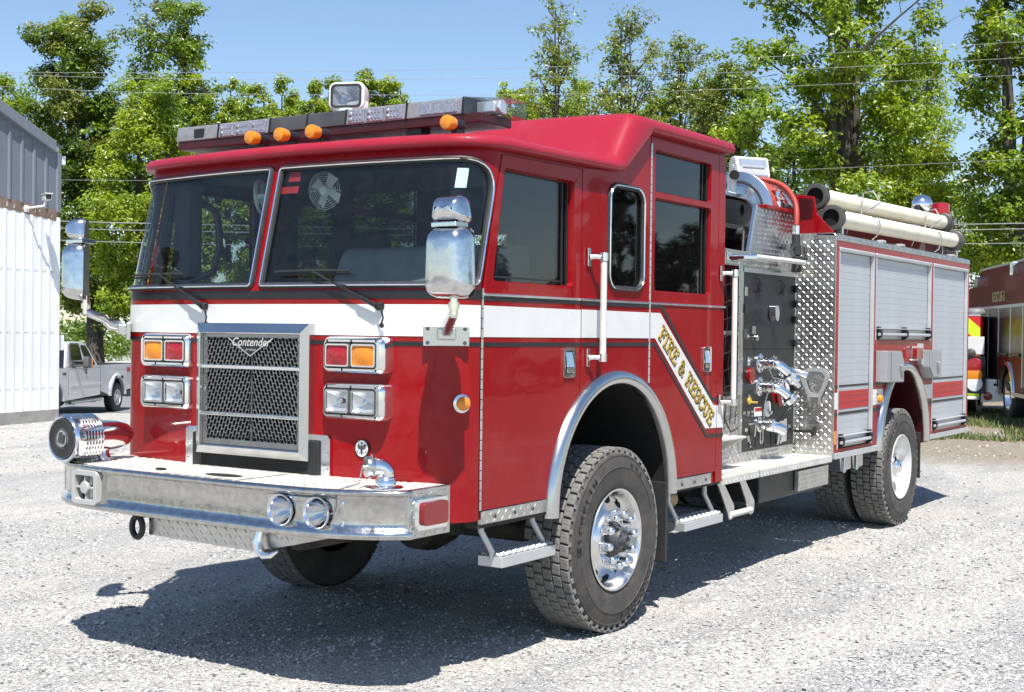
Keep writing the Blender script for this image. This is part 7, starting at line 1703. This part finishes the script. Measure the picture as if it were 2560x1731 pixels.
for k, (py, m) in enumerate(((825, 'red_lens'), (883, 'amber_lens'), (940, 'clear_lens'))):
    s, z = eon(151, py); h_ = EB('tail_lamp', rrect(s-.22, s+.22, z-.215, z+.215, .03, 3), .05, 0, 'black_metal', bevel=.01)
    build(MB().lathe([(.17, .05), (.16, .075), (.1, .085), (0, .088)], eq(s, z, 0), (eu, Vector((0, 0, 1)), ev), 24), 'lamp_lens', m, h_, smooth=50)
s, z = eon(132, 690); EB('number_plate', rrect(s-.25, s+.25, z-.19, z+.19, .01, 3), .012, .005, 'white_plastic')
s, z = eon(123, 743); build(MB().lathe([(.11, .004), (.10, .05), (.05, .08), (0, .085)], eq(s, z, 0), (eu, Vector((0, 0, 1)), ev), 20), 'hose_cap', 'dark_grey', ce)
s, z = eon(138, 478); build(MB().lathe([(.20, 0), (.21, .03), (.20, .08), (.15, .13), (.0, .135)], eq(s, zt_+.035, -.3), 'z', 24), 'beacon', 'seal_grey', ce, smooth=50)
EB('rear_bumper', [(-2.35, zb3-.04), (.02, zb3-.04), (.02, zb3+.02), (-2.35, zb3+.02)], .25, -.1, 'white_plastic', bevel=.01)
s0, z0 = eon(212, 1000); EB('corner_guard', [(.02, z0-.22), (.62, z0-.15), (.66, z0+.28), (.02, z0+.30)], -.05, -.25, 'brushed', bevel=.01)
s1, z1 = eon(232, 1024); build(MB().lathe([(.10, -.04), (.09, 0), (0, .01)], eq(s1, z1, -.03), (eu, Vector((0, 0, 1)), ev), 20), 'reflector', 'red_plastic', ce)
for sx_ in (-1.9, -.35): build(MB().lathe([(.3, -.15), (.5, -.15), (.52, -.1), (.52, .15), (.3, .15)], eq(sx_, .5, -1.2), (ev, Vector((0, 0, 1)), eu), 28), 'wheel', 'rubber', ce)
EB('underbody', [(-2.2, .4), (-.1, .4), (-.1, zb3), (-2.2, zb3)], -.4, -4.0, 'under')

# ================================================================== TREES
def leaf_mat(name, c1, c2, tr=.45):
    m, t, b = nodes(name); o = t.nodes['Material Output']; t.nodes.remove(b)
    ge = nn(t, 'ShaderNodeNewGeometry'); n = nn(t, 'ShaderNodeTexNoise', i_Scale=.9, i_Detail=4.0); t.links.new(ocoord(t), n.inputs['Vector'])
    ad = nn(t, 'ShaderNodeMath', operation='ADD'); mu = nn(t, 'ShaderNodeMath', operation='MULTIPLY'); mu.inputs[1].default_value = .45
    t.links.new(ge.outputs['Random Per Island'], mu.inputs[0]); t.links.new(mu.outputs[0], ad.inputs[0]); t.links.new(n.outputs[0], ad.inputs[1])
    c = ramp(t, ad.outputs[0], [(.40, c1), (.95, c2)])
    d = nn(t, 'ShaderNodeBsdfDiffuse'); tl = nn(t, 'ShaderNodeBsdfTranslucent'); g = nn(t, 'ShaderNodeBsdfGlossy'); g.inputs['Roughness'].default_value = .38; g.inputs[0].default_value = (.6, .6, .6, 1)
    t.links.new(c, d.inputs[0])
    hs = nn(t, 'ShaderNodeHueSaturation'); hs.inputs['Hue'].default_value = .485; hs.inputs['Saturation'].default_value = 1.1; hs.inputs['Value'].default_value = 1.5; t.links.new(c, hs.inputs['Color']); t.links.new(hs.outputs[0], tl.inputs[0])
    m1 = nn(t, 'ShaderNodeMixShader'); m1.inputs[0].default_value = tr; t.links.new(d.outputs[0], m1.inputs[1]); t.links.new(tl.outputs[0], m1.inputs[2])
    m2 = nn(t, 'ShaderNodeMixShader'); m2.inputs[0].default_value = .06; t.links.new(m1.outputs[0], m2.inputs[1]); t.links.new(g.outputs[0], m2.inputs[2]); t.links.new(m2.outputs[0], o.inputs[0])
leaf_mat('leaf_dark', (.055, .11, .012), (.13, .20, .02)); leaf_mat('leaf_mid', (.11, .20, .014), (.22, .32, .026)); leaf_mat('leaf_bright', (.18, .26, .014), (.32, .40, .03)); leaf_mat('leaf_olive', (.12, .15, .02), (.23, .25, .04)); leaf_mat('leaf_needle', (.012, .028, .010), (.03, .05, .016), .1)
simple('bark', (.075, .062, .05), .95, var=.4, scale=4, bump=.5, bscale=30)
def leaves(centres, radii, per, size, seed, flat=.75, droop=.25, aspect=.55):
    rg = np.random.default_rng(seed); n = len(centres); cnt = np.maximum(3, (per*rg.uniform(.55, 1.4, n)).astype(int)); ci = np.repeat(np.arange(n), cnt); k = len(ci)
    d = rg.normal(0, 1, (k, 3)); d /= np.linalg.norm(d, axis=1)[:, None]; r = rg.uniform(.15, 1, k)**.55
    P = centres[ci]+d*(r*radii[ci])[:, None]*np.array([1, 1, flat])
    # sprays: gather part of the leaves to a few twig points inside each clump
    nrm = d*.45+rg.normal(0, .5, (k, 3))+np.array([-.25, -.25, .85]); nrm /= np.linalg.norm(nrm, axis=1)[:, None]
    ax = rg.normal(0, 1, (k, 3))+d*.8+np.array([0, 0, -droop]); ax -= nrm*(ax*nrm).sum(1)[:, None]; ax /= np.linalg.norm(ax, axis=1)[:, None]; bx = np.cross(nrm, ax)
    s = size*rg.uniform(.6, 1.35, k)[:, None]; w = s*aspect
    V = np.empty((k, 4, 3)); V[:, 0] = P-ax*s*.5; V[:, 1] = P+bx*w*.5+ax*s*.06+nrm*s*.10; V[:, 2] = P+ax*s*.5-nrm*s*.08; V[:, 3] = P-bx*w*.5+ax*s*.06+nrm*s*.10
    return V.reshape(-1, 3), np.arange(k*4).reshape(k, 4), ci
def tree(name, label, u, base_depth, top_v, half_px, low_v, mats, ntip, per, size, seed, lean=0, leaders=3, trunk_r=.22, shape='oval', group=None, clump=.8, trunk_u=None, base_xy=None, height=None, halfw=None, lowz_=None, tmin=.22, sprd=1, lw=.72, dn=1.15):
    rg = random.Random(seed)
    if base_xy is None:
        b0 = ray(trunk_u if trunk_u is not None else u, 760, base_depth); bx, by = b0.x, b0.y; top = ray(u, top_v, base_depth); H = top.z; hw = half_px*1.102/3285.89*base_depth; lz = ray(u, low_v, base_depth).z
        cx, cy = top.x, top.y
    else: bx, by = base_xy; cx, cy = bx, by; H, hw, lz = height, halfw, lowz_
    z0 = float(gz(bx, by)); T = thing(name, label, 'tree', (bx, by, z0), 0, group)
    def env(h):      # crown half width at relative height 0..1
        if shape == 'oval': return sin(pi*min(1, max(0, .12+.84*h)))**.5
        if shape == 'round': return sin(pi*min(1, max(.04, .16+.80*h)))**.5
        if shape == 'cone': return max(.05, 1-h)**.6
        if shape == 'spire': return max(.06, (1-h)**.75*(.55+.45*sin(pi*min(1, h*1.6+.2))))
        return 1
    axis = lambda h: Vector((bx+(cx-bx)*h, by+(cy-by)*h, z0+(H-z0)*h))
    wood = MB(); 
    LD = []
    for l in range(leaders):
        a = rg.uniform(0, 2*pi); sp = hw*rg.uniform(.15, .38) if leaders > 1 else 0; hh = rg.uniform(.72, .96) if l else .97; pts = []
        fork = rg.uniform(.18, .34)
        for k in range(9):
            f = k/8*hh; q = axis(f); o = sp*max(0, (f-fork)/(1-fork))**.8; j = .03*hw
            pts.append(q+Vector((cos(a)*o+rg.uniform(-j, j), sin(a)*o+rg.uniform(-j, j), 0)))
        LD.append(pts); wood.tube(pts, [trunk_r*(1-.88*(k/8))*(1 if l == 0 else .8)+.012 for k in range(9)], 7, cap=False)
    C, R = [], []
    nl = max(12, int(ntip*.22)); sub_n = max(3, int(ntip/nl*1.6)); ga = rg.uniform(0, 6)
    for i in range(nl):
        h = ((i+rg.uniform(.1, .9))/nl)**.9; z = lz+(H-lz)*h; f = (z-z0)/(H-z0); rad = hw*env(h); ga += 2.4+rg.uniform(-.5, .5); a = ga
        r = rad*rg.choice((rg.uniform(.75, 1.22), rg.uniform(.45, .95))); q = axis(min(1, f)); p = Vector((q.x+cos(a)*r, q.y+sin(a)*r, z+rg.uniform(-.3, .5))); L = min(LD, key=lambda l: min((p-s).length for s in l))
        zs_ = z-.6*r-.2; s = min(L, key=lambda s_: abs(s_.z-zs_)+.15*(p-s_).length)
        if s.z > p.z: s = L[max(0, L.index(s)-1)]
        mid = s.lerp(p, .5)+Vector((rg.uniform(-.2, .2), rg.uniform(-.2, .2), rg.uniform(-.05, .35)))
        br = min(trunk_r*.4, .014+.012*(p-s).length); pts = [s, s.lerp(mid, .6), mid, mid.lerp(p, .55)+Vector((0, 0, .05)), p]
        wood.tube(pts, [br, br*.8, br*.6, br*.4, .007], 5, cap=False)
        Lg = (p-s).length; cr0 = clump*(1-.3*h)
        for j in range(sub_n):
            t_ = rg.uniform(tmin, 1.05); b0 = s.lerp(p, t_)+Vector((0, 0, .35*t_*(1-t_))); sc = min(hw*.42, .25+.30*Lg)*(1.15-.5*t_)*sprd
            e = b0+Vector((rg.gauss(0, .5), rg.gauss(0, .5), rg.gauss(.12, .42)))*sc
            wood.tube([b0, b0.lerp(e, .55)+Vector((0, 0, .06)), e], [br*.35*(1.1-t_*.7)+.004, .008, .004], 3, cap=False)
            cr = cr0*rg.uniform(.35, .95); C.append(e); R.append(cr)
            if rg.random() < .6: C.append(b0.lerp(e, .5)); R.append(cr*.6)
    build(wood, 'trunk', 'bark', T, smooth=60, recalc=False)
    R = np.array(R); V, F, ci = leaves(np.array([tuple(c) for c in C]), R, per*dn*(R/R.mean())**1.4, size*lw*.78, seed)
    mi = np.array([rg.choices(range(len(mats)), [3, 2, 1][:len(mats)])[0] for _ in C])[ci]
    npmesh('crown', V, F, mats, mi=mi, parent=T)
    return T
D_, M_, B_, O_ = 'leaf_dark', 'leaf_mid', 'leaf_bright', 'leaf_olive'
GRP = 'trees along the road behind the yard'
tree('broadleaf_tree', 'tall dark green tree rising directly behind the white building', 165, 46, 52, 128, 690, [D_, O_, M_], 330, 62, .26, 1, leaders=6, trunk_r=.32, trunk_u=225, group=GRP, shape='round')
tree('broadleaf_tree', 'tallest left-hand tree with an open top, second from the building', 385, 50, 22, 118, 560, [D_, M_, O_], 230, 46, .26, 2, leaders=4, trunk_r=.28, group=GRP, tmin=.4)
tree('broadleaf_tree', 'bright yellow-green tree close behind the cab windscreen', 335, 43, 225, 125, 700, [B_, M_, B_], 230, 62, .24, 3, leaders=5, trunk_r=.2, shape='round', group=GRP)
tree('broadleaf_tree', 'small leafy tree half hidden by the building roof at the left edge', 15, 54, 185, 85, 600, [M_, B_, D_], 130, 55, .26, 4, leaders=3, trunk_r=.2, group=GRP)
rg0 = random.Random(9)
for k in range(13):
    u0 = 440+k*39+rg0.uniform(-10, 10)
    tree('young_tree', 'pale green young tree in the row behind the light bar', u0, 47+rg0.uniform(-2, 4), 196+rg0.uniform(-14, 34), 36+rg0.uniform(-4, 10), 690, [B_, M_, B_], 105, 50, .22, 50+k, leaders=3, trunk_r=.10, clump=.5, group='row of young trees behind the light bar')
tree('young_tree', 'rounded tree showing just right of the roof spotlight', 848, 46, 178, 62, 560, [B_, M_, D_], 130, 54, .23, 7, leaders=4, trunk_r=.14, shape='round', clump=.6, group=GRP)
tree('young_tree', 'low tree behind the driver end of the light bar', 1010, 50, 262, 100, 640, [M_, B_, D_], 110, 52, .25, 28, leaders=3, trunk_r=.13, clump=.7, group=GRP)
tree('young_tree', 'bushy bright tree at the right end of the light bar', 1168, 49, 205, 62, 560, [B_, M_, B_], 120, 48, .23, 9, leaders=4, trunk_r=.13, clump=.55, group=GRP)
SL = dict(trunk_r=.09, clump=.5, shape='oval', group=GRP, tmin=.4, sprd=1.3, lw=.8)
tree('slender_tree', 'thin see-through tree rising left of the raised cab roof', 1262, 46, 24, 74, 420, [O_, M_, B_], 170, 9, .22, 10, leaders=5, **SL)
tree('slender_tree', 'thin see-through tree above the raised cab roof', 1425, 46, 46, 92, 420, [O_, M_, O_], 200, 11, .22, 11, leaders=5, **SL)
tree('slender_tree', 'medium airy tree right of the two thin ones', 1555, 48, 106, 82, 430, [M_, O_, D_], 170, 14, .22, 12, leaders=5, **SL)
tree('broadleaf_tree', 'dense olive tree over the rear of the cab roof', 1650, 45, 160, 115, 620, [D_, O_, O_], 240, 48, .22, 13, leaders=5, trunk_r=.2, clump=.7, shape='round', group=GRP)
tree('slender_tree', 'low airy tree filling the gap behind the raised roof', 1335, 54, 175, 165, 600, [M_, B_, O_], 210, 34, .24, 14, leaders=5, trunk_r=.14, group=GRP)
tree('chestnut_tree', 'huge tree with forked dark limbs above the suction hoses', 1905, 40, -190, 215, 430, [M_, B_, M_], 240, 40, .27, 15, leaders=5, trunk_r=.40, clump=.8, shape='round', trunk_u=1922, group=GRP, tmin=.45, lw=.85)
tree('chestnut_tree', 'large tree with leaning limbs filling the top right corner', 2300, 38, -120, 140, 560, [M_, B_, D_], 200, 38, .26, 16, leaders=4, trunk_r=.30, clump=.75, shape='round', trunk_u=2320, group=GRP, tmin=.4, lw=.85)
tree('broadleaf_tree', 'bright lower tree between the two large right-hand trees', 2085, 43, 310, 130, 690, [B_, M_, B_], 180, 46, .25, 17, leaders=4, trunk_r=.2, shape='round', group=GRP, tmin=.35)
tree('broadleaf_tree', 'mid green tree behind the fork of the huge tree', 2075, 52, 110, 115, 640, [B_, M_, M_], 180, 40, .26, 18, leaders=3, trunk_r=.2, group=GRP, tmin=.35)
tree('broadleaf_tree', 'shaded tree behind the hose reel', 1780, 50, 290, 110, 700, [D_, M_, D_], 140, 50, .26, 19, leaders=3, trunk_r=.2, shape='round', group=GRP)
tree('broadleaf_tree', 'dark low tree behind the rescue truck roof', 2240, 46, 480, 100, 760, [D_, M_, B_], 110, 50, .25, 20, leaders=3, trunk_r=.18, shape='round', group=GRP)
for u0, tv, lb_ in ((1215, 222, 'low leafy tree just right of the light bar end'), (1490, 205, 'low leafy tree in the dip over the raised roof'), (1600, 215, 'low leafy tree left of the dense olive tree')):
    tree('broadleaf_tree', lb_, u0, 51, tv, 75, 600, [M_, O_, B_], 130, 46, .24, int(u0), leaders=4, trunk_r=.13, shape='round', clump=.6, group=GRP)
# shaded undergrowth along the far side of the road: one mass
rg_ = np.random.default_rng(5); n = 520; i_ = rg_.uniform(-30, 62, n); w_ = rg_.uniform(-26, -17, n); cx_ = RC0.x-RD.x*i_+RN.x*w_; cy_ = RC0.y-RD.y*i_+RN.y*w_
C_ = np.stack([cx_, cy_, gz(cx_, cy_)+rg_.uniform(.2, 2.3, n)], -1)
V, F, ci = leaves(C_, rg_.uniform(.7, 1.3, n), 62, .34, 77, flat=.9); npmesh('undergrowth', V, F, [D_], kind='stuff')
# evergreens across the yard, behind the photographer: they show in the windows and the chrome
for k in range(12):
    x = 22+k*2.3+random.uniform(-.7, .7); y = -20+random.uniform(-1.5, 1.5)
    tree('conifer', 'dark evergreen in the row across the yard', 0, 0, 0, 0, 0, ['leaf_needle', 'leaf_needle'], 80, 34, .34, 200+k, leaders=1, trunk_r=.18, shape='cone', group='evergreens across the yard', base_xy=(x, y), height=5.2+random.uniform(-.8, 1.6), halfw=1.5, lowz_=.5, clump=.6)

# ================================================================== OVERHEAD LINES
simple('wire', (.34, .34, .34), .5, .3)
def wire(label, pts, depth, r):
    P = [ray(u, v, depth) for u, v in pts]; P = [Vector(p) for p in spline([tuple(p) for p in P], 10)]
    o = build(MB().tube(P, r, 5), 'power_line', 'wire'); tag(o, label, 'power line', 'overhead lines crossing behind the engine')
wire('topmost overhead wire across the sky', [(-60, 164), (500, 165), (1161, 155), (1661, 134), (2400, 90)], 31, .0052)
wire('second overhead wire from the top', [(-60, 168), (500, 181), (1161, 177), (1661, 165), (2400, 127)], 31, .0052)
wire('third overhead wire, passing behind the spotlight', [(-60, 193), (400, 212), (1161, 215), (1661, 202), (2400, 166)], 31, .0052)
wire('thin wire crossing below the tree fork', [(100, 408), (400, 410), (1200, 405), (1731, 389), (2400, 358)], 32, .005)
wire('thick cable behind the passenger mirror, upper', [(100, 501), (366, 508), (1200, 522), (2152, 510), (2400, 505)], 33, .013)
wire('thick cable behind the passenger mirror, middle', [(100, 517), (366, 524), (1200, 536), (2180, 522), (2400, 519)], 33, .012)
wire('thick cable behind the passenger mirror, lower', [(100, 544), (366, 552), (1200, 566), (2180, 554), (2400, 551)], 33, .010)
